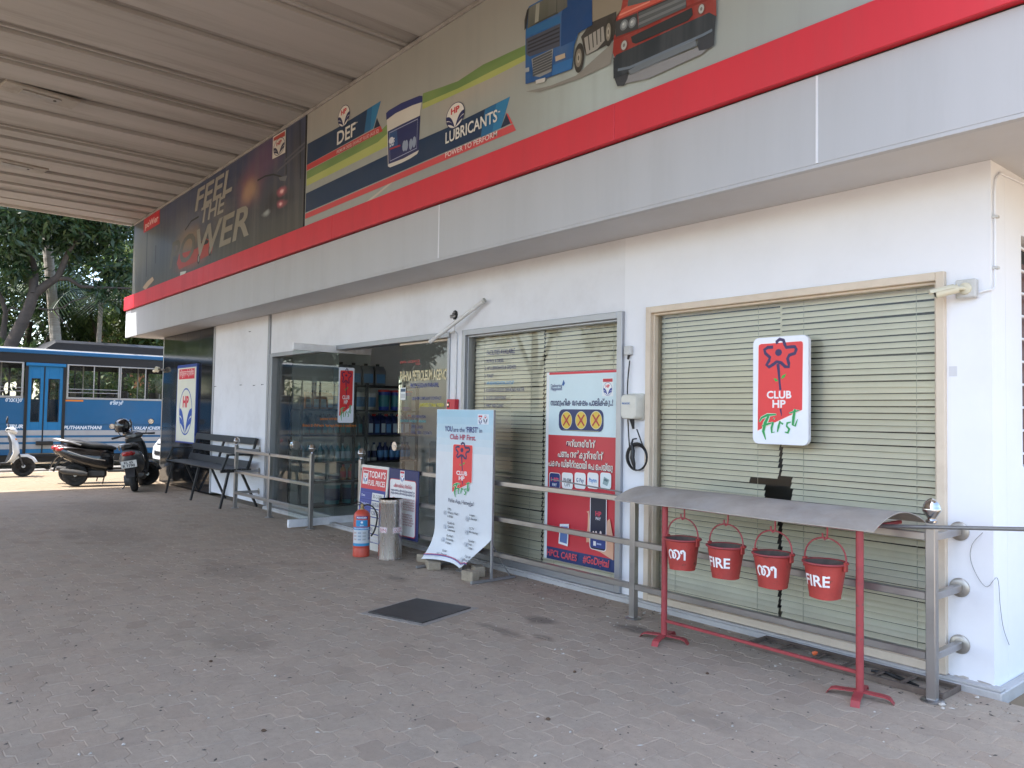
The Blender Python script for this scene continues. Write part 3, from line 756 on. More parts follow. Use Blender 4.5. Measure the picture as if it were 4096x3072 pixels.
# lettering on the closed leaf
pr = Print((0, .05, 0), (1, 0, 0), (0, 0, 1), thing('door_lettering', 'agency name and contact lettering on the closed glass door', 'lettering'), .001).use('lettering')
def gl(x0, y0, x1, s_, col, h, bold=.02):
    a, c = W(*zg(x0, y0), .05), W(*zg(x1, y0), .05); pr.text(s_, a.x, a.z, h, col, w=c.x-a.x, bold=bold)
gl(640, 235, 890, 'EXPL: LICENCE', '#b23a36', .026); gl(840, 255, 900, 'NO:', '#b23a36', .024)
gl(640, 460, 1262, 'RAHNA PETROLEUM AGENCY', '#cfc39a', .115, .03)
gl(770, 545, 1135, 'PROP: HUSSAIN PARAPPIL', '#3c4a86', .05)
gl(790, 700, 1165, 'USE FOR COMPLAINT CONTACT', '#3a4a80', .035); gl(885, 785, 1200, 'JAMSHED.T Mob: 910824', '#c3bb3a', .040, .03)
gl(790, 925, 965, 'HP CORPORATION', '#33407a', .028); gl(645, 980, 970, 'ELATHUR CALICUT - PH.0495', '#2f8f98', .028)
gl(785, 1060, 930, '0495 250605', '#2b3563', .034); gl(785, 1130, 1045, 'FAX: 2033 - 2250672', '#2b3563', .034)
pr.done()
# payment-code card (the code itself left blank)
card = thing('paper_card', 'small white paper card stuck on the glass door', 'card')
pr = Print((0, .05, 0), (1, 0, 0), (0, 0, 1), card, .002)
a, c = W(*zg(645, 545), .05), W(*zg(710, 700), .05); pr.rect(a.x, c.z, c.x, a.z, '#dfe3e2').rect(a.x+.01, a.z-.05, c.x-.01, a.z-.015, '#33506e').rect(a.x+.012, c.z+.02, c.x-.012, a.z-.075, '#b9bdc0')
pr.done()
# wall notice sheet inside, seen through the leaf
nb = thing('notice_sheet', 'printed white chart sheet on the inner wall of the shop', 'notice', (0, 4.03, 0))
a, c = W(*zg(975, 640), 4.03), W(*zg(1180, 1300), 4.03)
pr = Print((0, 4.03, 0), (1, 0, 0), (0, 0, 1), nb, .004); pr.rect(a.x, c.z, c.x, a.z, '#cfcfca')
for k in range(13):
    zz = c.z+(a.z-c.z)*(k+.5)/13; pr.stroke([(a.x+.03, zz), (c.x-.03, zz)], .012, '#6a6a6e')
for k in range(4): pr.stroke([(a.x+.03+(c.x-a.x-.06)*k/3, c.z+.05), (a.x+.03+(c.x-a.x-.06)*k/3, a.z-.05)], .01, '#6a6a6e')
pr.done()

# ================================================================== SHELVES AND STOCK
m_rack = M('black_angle_steel', (.022, .023, .026), .5, .2, var=.15, vs=5)
rack = thing('steel_rack', 'black slotted steel rack full of oil containers inside the shop', 'rack', (-11.4, 0, 0))
SH = [2.0, 1.585, 1.175, .745, .44, .06]
ys = [.30, 1.19, 1.44, 2.42]
for zz in SH: part('shelf', m_rack, rack, lambda b: b.box(-.42, 0, .28, 2.44, zz-.03, zz, .003))
for yy in (.28, 1.20, 1.42, 2.41):
    for xx in (-.02, -.42): part('post', m_rack, rack, lambda b: b.box(xx-.02, xx+.02, yy-.02, yy+.025, .03, 2.03 if yy > .5 else 2.03, .002))
def profile_bottle(name, w, d, h, body, cap, lab, slant=.3, two=None):
    """side-pour canister: local x = depth (towards +x viewer), y = width, z up"""
    t = thing(name, 'x', 'x')
    def bd(b):
        P = [(-d/2, 0), (d/2, 0), (d/2, h*.62), (d/2*.9, h*.70), (d*.12, h*.90), (-d*.30, h*.90), (-d/2, h*.80)]
        for s0, s1, k in ((-w/2, -w/2+.008, 0), (-w/2+.008, w/2-.008, 1), (w/2-.008, w/2, 2)):
            pass
        rings = []
        for yy, k in ((-w/2, .94), (-w/2+.01, 1), (w/2-.01, 1), (w/2, .94)): rings.append([(a*k, yy, .5*h*(1-k)+c*k) for a, c in P])
        b.loft(rings)
    part('body', body, t, bd, 35)
    part('cap', cap, t, lambda b: b.cyl((-d*.08, 0, h*.89), (-d*.08, 0, h), d*.16, n=10), 35)
    part('label', lab, t, lambda b: b.box(d/2-.001, d/2+.0015, -w*.40, w*.40, h*.10, h*.52))
    return t
def round_bottle(name, r, h, body, cap, lab):
    t = thing(name, 'x', 'x')
    part('body', body, t, lambda b: b.lathe([(r*.92, 0), (r, .008), (r, h*.62), (r*.86, h*.72), (r*.40, h*.84), (r*.36, h*.90)], 14), 40)
    part('cap', cap, t, lambda b: b.lathe([(r*.42, h*.885), (r*.42, h*.985), (r*.36, h)], 12), 40)
    part('label', lab, t, lambda b: b.lathe([(r*1.012, h*.16), (r*1.012, h*.55)], 14), 40)
    return t
def pail(name, r, h, body, lid, lab):
    t = thing(name, 'x', 'x')
    part('body', body, t, lambda b: b.lathe([(r*.86, 0), (r*.87, .005), (r*.98, h*.92)], 20), 40)
    part('lid', lid, t, lambda b: b.lathe([(r*1.04, h*.90), (r*1.05, h*.95), (r*1.03, h), (r*.9, h*.99)], 20), 40)
    part('label', lab, t, lambda b: b.lathe([(r*.895, h*.18), (r*.965, h*.74)], 20), 40)
    return t
PL_ = lambda n, c, r=.35: M('plastic_'+n, c, r, var=.05, vs=8)
navy, silver, whitep, teal, bluep, amber, greyp = PL_('navy', (.015, .025, .10)), PL_('silver', (.22, .23, .25), .3), PL_('white', (.62, .63, .62)), PL_('teal', (.03, .20, .24)), PL_('blue', (.012, .05, .34)), PL_('amber', (.45, .14, .02)), PL_('grey', (.10, .11, .12))
redp, darkp, labl, labw = PL_('red', (.55, .03, .03)), PL_('black', (.015, .015, .018)), PL_('label_blue', (.10, .26, .50)), PL_('label_pale', (.50, .60, .68))
ORD = ['first', 'second', 'third', 'fourth', 'fifth', 'sixth', 'seventh', 'eighth', 'ninth', 'tenth', 'eleventh', 'twelfth']
def stock(proto, spots, label, cat, group, z):
    for i, (yy, dx) in enumerate(spots):
        o = proto if i == 0 else copy_tree(proto)
        o.location = (-11.4+dx, yy, z+.001); o.rotation_euler = (0, 0, random.gauss(0, .06))
        tag(o, label+(', %s from the left' % ORD[i] if len(spots) > 1 else ''), cat, group)
Y = lambda x, z: XP(*zg(x, 900), -11.4).y
stock(profile_bottle('oil_canister', .20, .20, .36, silver, darkp, labl), [(1.02, -.16), (1.25, -.17), (1.48, -.17), (1.70, -.16)], 'tall silver oil canister on the top shelf of the rack', 'canister', 'silver canisters on the top shelf', SH[0])
stock(pail('oil_pail', .115, .29, whitep, whitep, labl), [(.95, -.2), (1.14, -.2), (1.36, -.2), (1.58, -.21)], 'white lidded oil pail on the second shelf of the rack', 'pail', 'white pails on the second shelf', SH[1])
stock(pail('oil_pail', .10, .345, bluep, redp, teal), [(1.83, -.16), (2.06, -.16), (2.28, -.16)], 'blue oil pail with red lid on the second shelf', 'pail', 'blue pails on the second shelf', SH[1])
stock(profile_bottle('oil_canister', .10, .19, .30, amber, darkp, labw), [(.42, -.18), (.55, -.18), (.68, -.18), (.80, -.18)], 'amber oil bottle on the second shelf by the glass', 'bottle', 'amber bottles on the second shelf', SH[1])
stock(profile_bottle('oil_canister', .10, .2, .36, navy, navy, labw), [(1.53+k*.234, -.16) for k in range(4)], 'dark blue oil canister with pale label on the third shelf', 'canister', 'pale-labelled navy canisters on the third shelf', SH[2])
stock(profile_bottle('oil_canister', .10, .2, .345, navy, redp, labl), [(1.647+k*.234, -.15) for k in range(4)], 'dark blue oil canister with red cap on the third shelf', 'canister', 'red-capped navy canisters on the third shelf', SH[2])
m_cab = M('grey_cabinet', (.20, .21, .22), .45, .2, var=.05)
a_, c_ = W(*zg(1020, 1225), 2.4), W(*zg(1110, 1500), 2.4)
cb_ = thing('steel_cabinet', 'grey steel cabinet standing inside the shop behind the lettered door', 'cabinet', (a_.x, 2.4, .03))
part('body', m_cab, cb_, lambda b: b.box(0, .9, 0, .5, 0, a_.z-.03, .008))
for k in (0, 1): d_ = part('door', m_cab, cb_, lambda b: b.box(.01+.44*k, .445+.44*k, -.02, -.001, .03, a_.z-.06, .006)); part('handle', m_chrome, d_, lambda b: b.box(.40+.09*k-.008, .40+.09*k+.008, -.04, -.021, .55, .70, .003))
stock(profile_bottle('oil_canister', .085, .18, .34, greyp, greyp, teal), [(.40+k*.105, -.17) for k in range(10)], 'grey oil canister on the third shelf near the door glass', 'canister', 'grey canisters on the third shelf', SH[2])
stock(round_bottle('oil_bottle', .052, .30, whitep, navy, navy), [(1.52, -.14), (1.65, -.15)], 'white oil bottle with navy cap on the fourth shelf', 'bottle', 'white bottles on the fourth shelf', SH[3])
stock(round_bottle('oil_bottle', .055, .30, navy, navy, labl), [(1.76, -.14), (1.87, -.15)]+[(2.00, -.15), (2.1, -.16), (2.21, -.15), (2.31, -.16)], 'dark blue oil bottle on the fourth shelf of the rack', 'bottle', 'navy bottles on the fourth shelf', SH[3])
stock(round_bottle('oil_bottle', .045, .29, teal, whitep, labw), [(.38+k*.1, -.15-.012*(k % 3)) for k in range(11)], 'teal oil bottle on the fourth shelf behind the door glass', 'bottle', 'teal bottles on the fourth shelf', SH[3])
stock(pail('grease_tub', .10, .10, whitep, whitep, navy), [(.72, -.2), (.95, -.2)], 'white grease tub with navy band on the fifth shelf', 'tub', 'grease tubs on the fifth shelf', SH[4])
stock(round_bottle('oil_bottle', .05, .25, amber, redp, redp), [(1.10, -.17), (1.24, -.17)], 'amber oil bottle with red cap on the fifth shelf', 'bottle', 'amber bottles on the fifth shelf', SH[4])
stock(pail('oil_pail', .135, .34, teal, whitep, navy), [(.92, -.19), (1.24, -.2), (1.62, -.2)], 'teal oil pail standing on the bottom shelf of the rack', 'pail', 'teal pails on the bottom shelf', SH[5])
# ================================================================== BANNERS OVER THE SHOP
YBN = YF-.012
def pxp(z): return lambda x, y: ((lambda v: (v.x, v.z))(W(*z(x, y), YBN)))
m_ban_d = M('flex_banner_dark', (.075, .088, .115), .38, var=.35, vs=.55, dirt=.45, ds=.7, dcol=(.13, .125, .10))
m_ban_l0 = M('flex_banner_light', (.50, .46, .41), .42, var=.10, vs=.6, dirt=.35, ds=.5, dcol=(.34, .32, .28), stretch=(2, 1, .25))
ZB0, ZB1 = 3.93, CZ-.002
SEAM = -9.44
bl = thing('wall_banner', 'dark night-road banner lettered FEEL THE POWER', 'banner')
part('sheet', m_ban_d, bl, lambda b: b.box(-17.73, SEAM-.006, YBN, YBN+.03, ZB0, ZB1))
part('frame_edge', m_gap, bl, lambda b: (b.box(SEAM-.03, SEAM-.007, YBN-.008, YBN-.001, ZB0, ZB1-.01), b.box(-17.75, -17.731, YBN-.004, YBN+.03, ZB0, ZB1-.05)))
p = Print((0, YBN, 0), (1, 0, 0), (0, 0, 1), bl, .001)
q = pxp(z2)
p.use('printed_scene')
def tex_mat(name, stops, rough=.4):
    """colour ramp across the banner (printed picture background)"""
    m = bpy.data.materials.new(name); m.use_nodes = True
    n, l = m.node_tree.nodes, m.node_tree.links
    b = n['Principled BSDF']; b.inputs['Roughness'].default_value = rough
    g = n.new('ShaderNodeNewGeometry'); t = n.new('ShaderNodeTexNoise'); t.inputs['Scale'].default_value = .9; t.inputs['Detail'].default_value = 4
    mp = n.new('ShaderNodeMapping'); mp.inputs['Scale'].default_value = (.5, 1, 1.6); l.new(g.outputs['Position'], mp.inputs[0]); l.new(mp.outputs[0], t.inputs[0])
    cr = n.new('ShaderNodeValToRGB')
    while len(cr.color_ramp.elements) < len(stops): cr.color_ramp.elements.new(.5)
    for e, (x, c) in zip(cr.color_ramp.elements, stops): e.position = x; e.color = (*lin(c), 1)
    l.new(t.outputs[0], cr.inputs[0]); l.new(cr.outputs[0], b.inputs['Base Color'])
    return m
mt_sky = tex_mat('print_dusk_sky', [(.3, '#2f3a50'), (.5, '#454a60'), (.7, '#5b4a5e')])
mt_city = tex_mat('print_dim_city', [(.3, '#383d3c'), (.5, '#56584f'), (.7, '#6f6a58')])
mt_road = tex_mat('print_dark_road', [(.3, '#2e302e'), (.55, '#44453f'), (.75, '#5c5848')])
ql = lambda *a: [q(x, y) for x, y in a]
def soft_print(name, z0, z1, c0, c1, glows, rough=.42, haze=(.2, .2, .2), kh=.1):
    """printed photograph: vertical colour ramp with soft blurred light patches (x, z, rx, rz, colour, strength)"""
    m = bpy.data.materials.new(name); m.use_nodes = True
    n, l = m.node_tree.nodes, m.node_tree.links
    b = n['Principled BSDF']; b.inputs['Roughness'].default_value = rough
    g = n.new('ShaderNodeNewGeometry'); sx = n.new('ShaderNodeSeparateXYZ')
    tn = n.new('ShaderNodeTexNoise'); tn.inputs['Scale'].default_value = 1.6; tn.inputs['Detail'].default_value = 6; l.new(g.outputs['Position'], tn.inputs[0])
    wv = n.new('ShaderNodeVectorMath'); wv.operation = 'MULTIPLY_ADD'; wv.inputs[1].default_value = (.5, 0, .22); l.new(tn.outputs[1], wv.inputs[0]); l.new(g.outputs['Position'], wv.inputs[2])
    l.new(wv.outputs[0], sx.inputs[0])
    r = n.new('ShaderNodeMapRange'); r.inputs[1].default_value, r.inputs[2].default_value = z0+.1, z1+.1; l.new(sx.outputs[2], r.inputs[0])
    mx = n.new('ShaderNodeMix'); mx.data_type = 'RGBA'; mx.inputs[6].default_value = (*lin(c0), 1); mx.inputs[7].default_value = (*lin(c1), 1); l.new(r.outputs[0], mx.inputs[0])
    c = mx.outputs[2]
    for (x, z, rx_, rz_, col, k) in glows:
        mp = n.new('ShaderNodeMapping'); mp.inputs['Location'].default_value = (-(x+.25)/rx_, 0, -(z+.11)/rz_); mp.inputs['Scale'].default_value = (1/rx_, 0, 1/rz_); l.new(wv.outputs[0], mp.inputs[0])
        le = n.new('ShaderNodeVectorMath'); le.operation = 'LENGTH'; l.new(mp.outputs[0], le.inputs[0])
        rr_ = n.new('ShaderNodeMapRange'); rr_.interpolation_type = 'SMOOTHSTEP'; rr_.inputs[1].default_value, rr_.inputs[2].default_value, rr_.inputs[3].default_value, rr_.inputs[4].default_value = .15, 1, k, 0; l.new(le.outputs['Value'], rr_.inputs[0])
        m2 = n.new('ShaderNodeMix'); m2.data_type = 'RGBA'; l.new(rr_.outputs[0], m2.inputs[0]); l.new(c, m2.inputs[6]); m2.inputs[7].default_value = (*lin(col), 1); c = m2.outputs[2]
    # vertical rain streaks and fading on the vinyl
    ms = n.new('ShaderNodeMapping'); ms.inputs['Scale'].default_value = (5, 1, .35); l.new(g.outputs['Position'], ms.inputs[0])
    t2 = n.new('ShaderNodeTexNoise'); t2.inputs['Scale'].default_value = 1.5; t2.inputs['Detail'].default_value = 6; l.new(ms.outputs[0], t2.inputs[0])
    r2 = n.new('ShaderNodeMapRange'); r2.inputs[1].default_value, r2.inputs[2].default_value, r2.inputs[3].default_value, r2.inputs[4].default_value = .45, .75, 0, kh*3; l.new(t2.outputs[0], r2.inputs[0])
    m3 = n.new('ShaderNodeMix'); m3.data_type = 'RGBA'; l.new(r2.outputs[0], m3.inputs[0]); l.new(c, m3.inputs[6]); m3.inputs[7].default_value = (*haze, 1)
    l.new(m3.outputs[2], b.inputs['Base Color'])
    return m
def gq(x, y, rx_, ry_, col, k):
    c_ = q(x, y); return (c_[0], c_[1], (q(x+rx_, y)[0]-q(x-rx_, y)[0])/2, (q(x, y-ry_)[1]-q(x, y+ry_)[1])/2, col, k)
mt_night = soft_print('print_night_road', 4.0, 5.3, '#4a4a44', '#3c4560', [
    gq(100, 1150, 160, 260, '#6e6a58', .9), gq(430, 1000, 220, 200, '#5c6272', .8), gq(420, 1100, 120, 120, '#8d735a', .9), gq(830, 740, 130, 200, '#7a5560', .95), gq(830, 770, 80, 120, '#a8876e', .9),
    gq(920, 560, 160, 200, '#6a4a66', .7), gq(1000, 850, 150, 120, '#33343a', .95), gq(640, 930, 90, 140, '#6f6c6a', .5), gq(1047, 770, 40, 40, '#b05a68', .95), gq(1047, 845, 40, 40, '#b05a68', .95), gq(1047, 770, 16, 18, '#e8c0bc', .95), gq(1047, 845, 16, 18, '#e8c0bc', .95),
    gq(930, 925, 45, 26, '#9fa8a8', .9), gq(440, 1240, 150, 60, '#8d4a3a', .8), gq(1150, 500, 90, 300, '#3a3c46', .8), gq(330, 830, 200, 150, '#46506a', .6)], haze=(.16, .15, .14), kh=.14)
p.rect(-17.725, ZB0+.003, SEAM-.032, ZB1-.004, mt_night)
for pa_, w_ in (([(148, 1050), (142, 1340)], .05), ([(205, 1130), (203, 1250)], .05), ([(1070, 340), (1070, 660)], .03), ([(1162, 300), (1165, 690)], .03), ([(880, 700), (930, 672), (985, 660), (1040, 675)], .025), ([(400, 1030), (440, 970), (490, 940)], .03)):
    p.stroke([q(*a) for a in pa_], w_, '#2b2e30')
p.poly(ql((1020, 680), (1078, 668), (1065, 705), (1030, 700)), '#6d7075')
for a in ((1010, 640, 1205, 470), (1060, 570, 1205, 440)): p.stroke([q(a[0], a[1]), q(a[2], a[3])], .03, '#5b5d66')
p.use('printed_car')
p.poly(ql((345, 1250), (360, 1190), (480, 1150), (500, 1110), (540, 1085), (570, 1100), (585, 1140), (575, 1185), (500, 1225), (360, 1290)), '#a23a2e')
p.poly(ql((490, 1130), (505, 1108), (540, 1090), (558, 1100), (550, 1118), (500, 1140)), '#25211f')
for c_ in ((490, 1220), (565, 1165)):
    c = q(*c_); p.ell(c[0], c[1], .07, .09, '#26221f', 16); p.ell(c[0], c[1], .04, .055, '#8a837c', 12)
p.use('lettering')
def btext(s_, x0, y0, x1, h, col, shear=.0, bold=.03):
    a, c = q(x0, y0), q(x1, y0); p.text(s_, a[0], a[1], h, col, w=c[0]-a[0], shear=shear, bold=bold)
def line_h(x, y0, y1): return q(x, y1)[1]-q(x, y0)[1]
for s_, bl_, tl_, br_, sh in (('FEEL', (465, 905), (478, 765), (712, 780), .12), ('THE', (505, 985), (510, 885), (665, 905), .12)):
    a, t_, c = q(*bl_), q(*tl_), q(*br_)
    p.text(s_, a[0], a[1], t_[1]-a[1], '#98958c', w=c[0]-a[0], shear=.2, bold=.02)
a, c = q(295, 1275), q(840, 1060)
wp_ = (c[0]-a[0])*.98; ph_ = q(838, 862)[1]-q(838, 1062)[1]; a = (a[0], (a[1]+c[1])/2)
p.text('PO', a[0], a[1], ph_, '#625d53', w=wp_*.37, shear=.2, bold=.02); p.text('WER', a[0]+wp_*.385, a[1], ph_, '#8d897e', w=wp_*.61, shear=.2, bold=.02)
p.use('printed_tag')
a, c = q(125, 1048), q(232, 885); p.poly(ql((125, 1050), (232, 985), (232, 880), (128, 945)), '#c2212f')
a = q(135, 1020); c = q(222, 975); p.text('poWer', a[0], a[1], .12, '#e9c9c4', w=c[0]-a[0], bold=.02)
p.use('logo')
p.poly(ql((980, 560), (1066, 515), (1070, 362), (985, 412)), '#d2cdc4'); p.poly(ql((988, 440), (1064, 405), (1065, 372), (990, 418)), '#b03a32')
a = q(1025, 475); hp_logo(p, a[0], a[1], .38, .24, '#2c3050', '#a83038', '#d2cdc4')
p.use('torn_patch')
p.poly(ql((120, 1410), (150, 1370), (185, 1340), (195, 1360), (175, 1385), (160, 1400), (140, 1425), (130, 1420)), '#b09678')
p.use('torn_patch').poly(ql((368, 1332), (370, 1308), (410, 1300), (402, 1318)), '#c9d6d4')
p.done()

br = thing('wall_banner', 'pale lubricants banner with printed trucks and oil pail', 'banner')
part('sheet', m_ban_l0, br, lambda b: b.box(SEAM+.006, -.36, YBN, YBN+.03, ZB0, ZB1))
p = Print((0, YBN, 0), (1, 0, 0), (0, 0, 1), br, .001, .0002)
q = pxp(z3); ql = lambda *a: [q(x, y) for x, y in a]
p.use('printed_scene')
gq3 = lambda *a: gq(*a)
mt_day = soft_print('print_day_road', 4.1, 5.3, '#9da29d', '#9f9e98', [gq(300, 300, 500, 500, '#a9a39b', .8), gq(1500, 350, 500, 260, '#ada398', .7), gq(2700, 300, 900, 700, '#b0bbb8', .8), gq(1300, 900, 900, 300, '#8f908c', .6)], haze=(.28, .285, .275), kh=.12)
p.rect(SEAM+.008, ZB0+.003, -.365, ZB1-.004, mt_day)
mt_gr = tex_mat('print_grey_road', [(.3, '#8b8882'), (.5, '#9b9892'), (.75, '#aba8a3')], .5)
mt_hedge = tex_mat('print_hedge', [(.3, '#4d6a3a'), (.5, '#66834c'), (.75, '#8ca05f')], .5)
mt_grass = tex_mat('print_grass', [(.3, '#8d9a52'), (.5, '#a4ae60'), (.75, '#b9b978')], .5)
mt_beige = tex_mat('print_beige_road', [(.3, '#a2907f'), (.5, '#b3a291'), (.75, '#c0b2a2')], .5)
p.poly(ql((1085, 480), (1088, 385), (1250, 330), (1400, 275), (1620, 130), (1750, 70), (1900, 0), (2010, -50), (2010, 40), (1700, 190), (1400, 345)), mt_hedge)
p.poly(ql((1085, 525), (1085, 475), (1400, 340), (1700, 186), (2010, 35), (2010, 85), (1700, 245)), mt_grass)
p.poly(ql((60, 1150), (62, 1075), (690, 740), (780, 650), (780, 740), (690, 820)), mt_hedge)
p.poly(ql((58, 1205), (60, 1145), (690, 815), (780, 735), (780, 850)), mt_grass)
p.poly(ql((530, 1388), (592, 1362), (820, 1172), (780, 1188)), '#c3b9ac')
p.use('printed_ribbon')
NV, TE = '#12304f', '#1f6390'
p.poly(ql((68, 832), (330, 690), (440, 622), (718, 450), (650, 695), (62, 1018)), NV)
p.poly(ql((598, 525), (718, 450), (650, 695), (570, 735)), TE); p.poly(ql((640, 498), (718, 450), (650, 695), (625, 708)), '#2c79a6')
p.poly(ql((683, 600), (712, 672), (655, 698)), '#13263f')
p.poly(ql((62, 1020), (714, 672), (734, 718), (60, 1070)), '#bf3f40')
p.poly(ql((55, 1270), (780, 925), (1060, 795), (1300, 690), (1862, 412), (1780, 690), (50, 1440)), NV)
p.poly(ql((1640, 525), (1862, 412), (1780, 690), (1600, 775)), TE); p.poly(ql((1740, 475), (1862, 412), (1780, 690), (1705, 725)), '#2c79a6')
p.poly(ql((1830, 560), (1868, 650), (1780, 692)), '#13263f'); p.poly(ql((1828, 556), (1842, 565), (1886, 650), (1868, 656)), '#d0494b')
p.poly(ql((50, 1450), (1888, 656), (1914, 712), (48, 1496)), '#c8484c')
p.stroke([q(785, 1400), q(790, 1398)], .01, NV)
p.use('printed_pail')
p.poly(ql((772, 600), (1080, 445), (1060, 600), (1052, 895), (1040, 920), (980, 960), (900, 1000), (800, 1040), (782, 1030)), '#cfcac2')
p.poly(ql((765, 560), (790, 535), (900, 470), (1060, 405), (1085, 408), (1085, 462), (1000, 490), (850, 560), (768, 622)), '#2b336b')
p.poly(ql((780, 722), (900, 660), (1068, 580), (1052, 888), (920, 960), (786, 1012)), '#232b5c')
p.poly(ql((792, 730), (860, 695), (870, 850), (795, 880)), '#2c4f80')
p.stroke([q(795, 735), q(1045, 612), q(1035, 870), q(800, 985)], .008, '#aab0c8', True)
p.text('DEF', q(798, 858)[0], q(798, 858)[1], .075, '#c9ccd6', w=q(840, 858)[0]-q(798, 858)[0], bold=.02)
p.poly(ql((796, 872), (890, 838), (893, 852), (797, 886)), '#a2353f')
for sx, sy in ((925, 850), (945, 845), (985, 835), (1015, 815)):
    c = q(sx, sy); p.ell(c[0], c[1], .035, .06, '#8e9ab0', 10)
c = q(812, 800); p.ell(c[0], c[1], .05, .035, '#c9ccd6', 14)
p.use('logo')
for (x, y, rx_, ry_) in ((392, 585, 52, 92), (1379, 580, 82, 112)):
    p.use('logo'); c = q(x, y); hp_logo(p, c[0], c[1], q(x+rx_, y)[0]-q(x-rx_, y)[0], q(x, y-ry_)[1]-q(x, y+ry_)[1], '#1c2557', '#c5343f', '#ddd8d0')
p.use('lettering')
def btext(s_, A, B, T, col, bold=.03, shear=0.0):
    a, c, t_ = q(*A), q(*B), q(*T); p.text(s_, a[0], a[1], t_[1]-a[1], col, w=c[0]-a[0], bold=bold, shear=shear)
btext('DEF', (333, 842), (495, 760), (333, 732), '#d9d6d0', .018); btext('TM', (497, 655), (515, 645), (497, 645), '#d9d6d0')
btext('PREMIUM DIESEL EXHAUST FLUID (AUS 32)', (331, 922), (703, 722), (331, 893), '#e0c6c2', .005)
btext('LUBRICANTS', (1294, 832), (1752, 630), (1294, 738), '#d9d6d0', .018); btext('TM', (1755, 562), (1778, 552), (1755, 550), '#d9d6d0')
btext('POWER TO PERFORM', (1293, 955), (1752, 765), (1293, 912), '#e6d2cd', .008)
# printed trucks
q = pxp(z4); ql = lambda *a: [q(x, y) for x, y in a]
mt_tb = soft_print('print_truck_blue', 4.2, 5.3, '#1a4a82', '#2c68a6', [gq(1400, 10, 10, 10, '#ffffff', 0)], .4, (.25, .3, .35), .08)
mt_tr = soft_print('print_truck_red', 4.5, 5.4, '#8e3029', '#b8463c', [gq(1400, 10, 10, 10, '#ffffff', 0)], .4, (.4, .3, .28), .08)
mt_bump = soft_print('print_bumper', 4.3, 4.9, '#2b3238', '#596570', [gq(1400, 10, 10, 10, '#ffffff', 0)], .4, (.3, .3, .3), .06)
mt_scr = soft_print('print_windscreen', 4.9, 5.4, '#4e524c', '#8a8c80', [gq(1400, 10, 10, 10, '#ffffff', 0)], .4, (.3, .3, .3), .1)
p.use('printed_blue_truck')
def ellq(x, y, rx_, ry_, col, n=24): c = q(x, y); p.ell(c[0], c[1], (q(x+rx_, y)[0]-q(x-rx_, y)[0])/2, (q(x, y-ry_)[1]-q(x, y+ry_)[1])/2, col, n)
p.poly(ql((215, 740), (420, 690), (620, 610), (930, 330), (900, 520), (640, 640), (330, 740)), '#87847e')     # shadow on the printed road
p.poly(ql((750, -90), (1040, -170), (1000, 60), (945, 130), (750, 210)), '#8d8577')
p.poly(ql((740, 185), (945, 95), (935, 300), (880, 360), (700, 450), (660, 300)), '#3d3a38')
p.poly(ql((685, 310), (840, 215), (850, 330), (790, 400), (705, 445)), '#9b9892')
for k in range(1, 5): p.stroke([q(685+k*33, 310-k*20), q(700+k*30, 430-k*22)], .012, '#4d4a48')
for (x, y, rx_, ry_) in ((645, 470, 40, 118), (885, 262, 32, 115)):
    ellq(x, y, rx_, ry_, '#35332f'); ellq(x-4, y, rx_*.62, ry_*.62, '#857f74', 20); ellq(x-4, y, rx_*.34, ry_*.34, '#a8a296', 14); ellq(x-4, y, rx_*.16, ry_*.18, '#5a564e', 12)
p.poly(ql((215, 300), (225, 90), (245, 55), (560, -120), (750, -190), (752, 205), (640, 270), (605, 380), (590, 560), (380, 635), (215, 680)), mt_tb)
p.poly(ql((555, -90), (750, -180), (752, 205), (640, 265), (610, 330), (500, 380), (505, 120)), '#17457d')
p.poly(ql((240, 70), (300, 35), (548, -90), (552, 60), (480, 110), (230, 235)), mt_scr)
p.poly(ql((300, 40), (330, 25), (320, 175), (290, 190)), '#9a9c92'); p.poly(ql((330, 170), (470, 100), (480, 112), (250, 222)), '#3c403c'); p.stroke([q(470, -30), q(465, 110)], .01, '#4a4e48')
p.poly(ql((218, 250), (235, 235), (490, 130), (500, 185), (220, 300)), '#2b6aa0')
p.poly(ql((222, 318), (495, 195), (492, 375), (420, 400), (250, 460), (222, 440)), '#4a4f5e')
for k in range(4): p.stroke([q(235, 345+k*28), q(490, 228+k*34)], .014, '#272b36')
p.poly(ql((265, 480), (440, 395), (425, 580), (330, 625), (280, 615)), '#8d9092')
for k in range(7): p.stroke([q(275, 488+k*21), q(430, 415+k*22)], .018, '#4b4f54')
p.poly(ql((458, 460), (535, 432), (538, 470), (460, 500)), '#b9a893'); p.poly(ql((215, 555), (248, 545), (248, 580), (217, 588)), '#9a9fa4')
p.poly(ql((300, 650), (378, 628), (375, 662), (303, 680)), '#c5c3bf')
p.poly(ql((210, 250), (210, 170), (230, 85), (245, 70), (225, 230)), '#2a2d31')
p.poly(ql((440, 530), (600, 470), (590, 560), (430, 615)), '#2b6aa6')
p.use('printed_red_truck')
p.poly(ql((960, 690), (1060, 600), (1600, 390), (1740, 330), (1640, 440), (1200, 640)), '#88888a')
p.poly(ql((925, 470), (935, 640), (958, 700), (1010, 695), (1040, 640), (1050, 560), (1010, 450)), '#3a3d42')
p.poly(ql((1600, 370), (1615, 415), (1690, 400), (1735, 370), (1745, 200), (1620, 250)), '#3a3d42')
p.poly(ql((1030, -140), (1420, -330), (1700, -350), (1752, -60), (1755, 140), (1690, 120), (940, 480), (922, 430), (930, 300), (945, 280), (950, 150), (985, 95)), mt_tr)
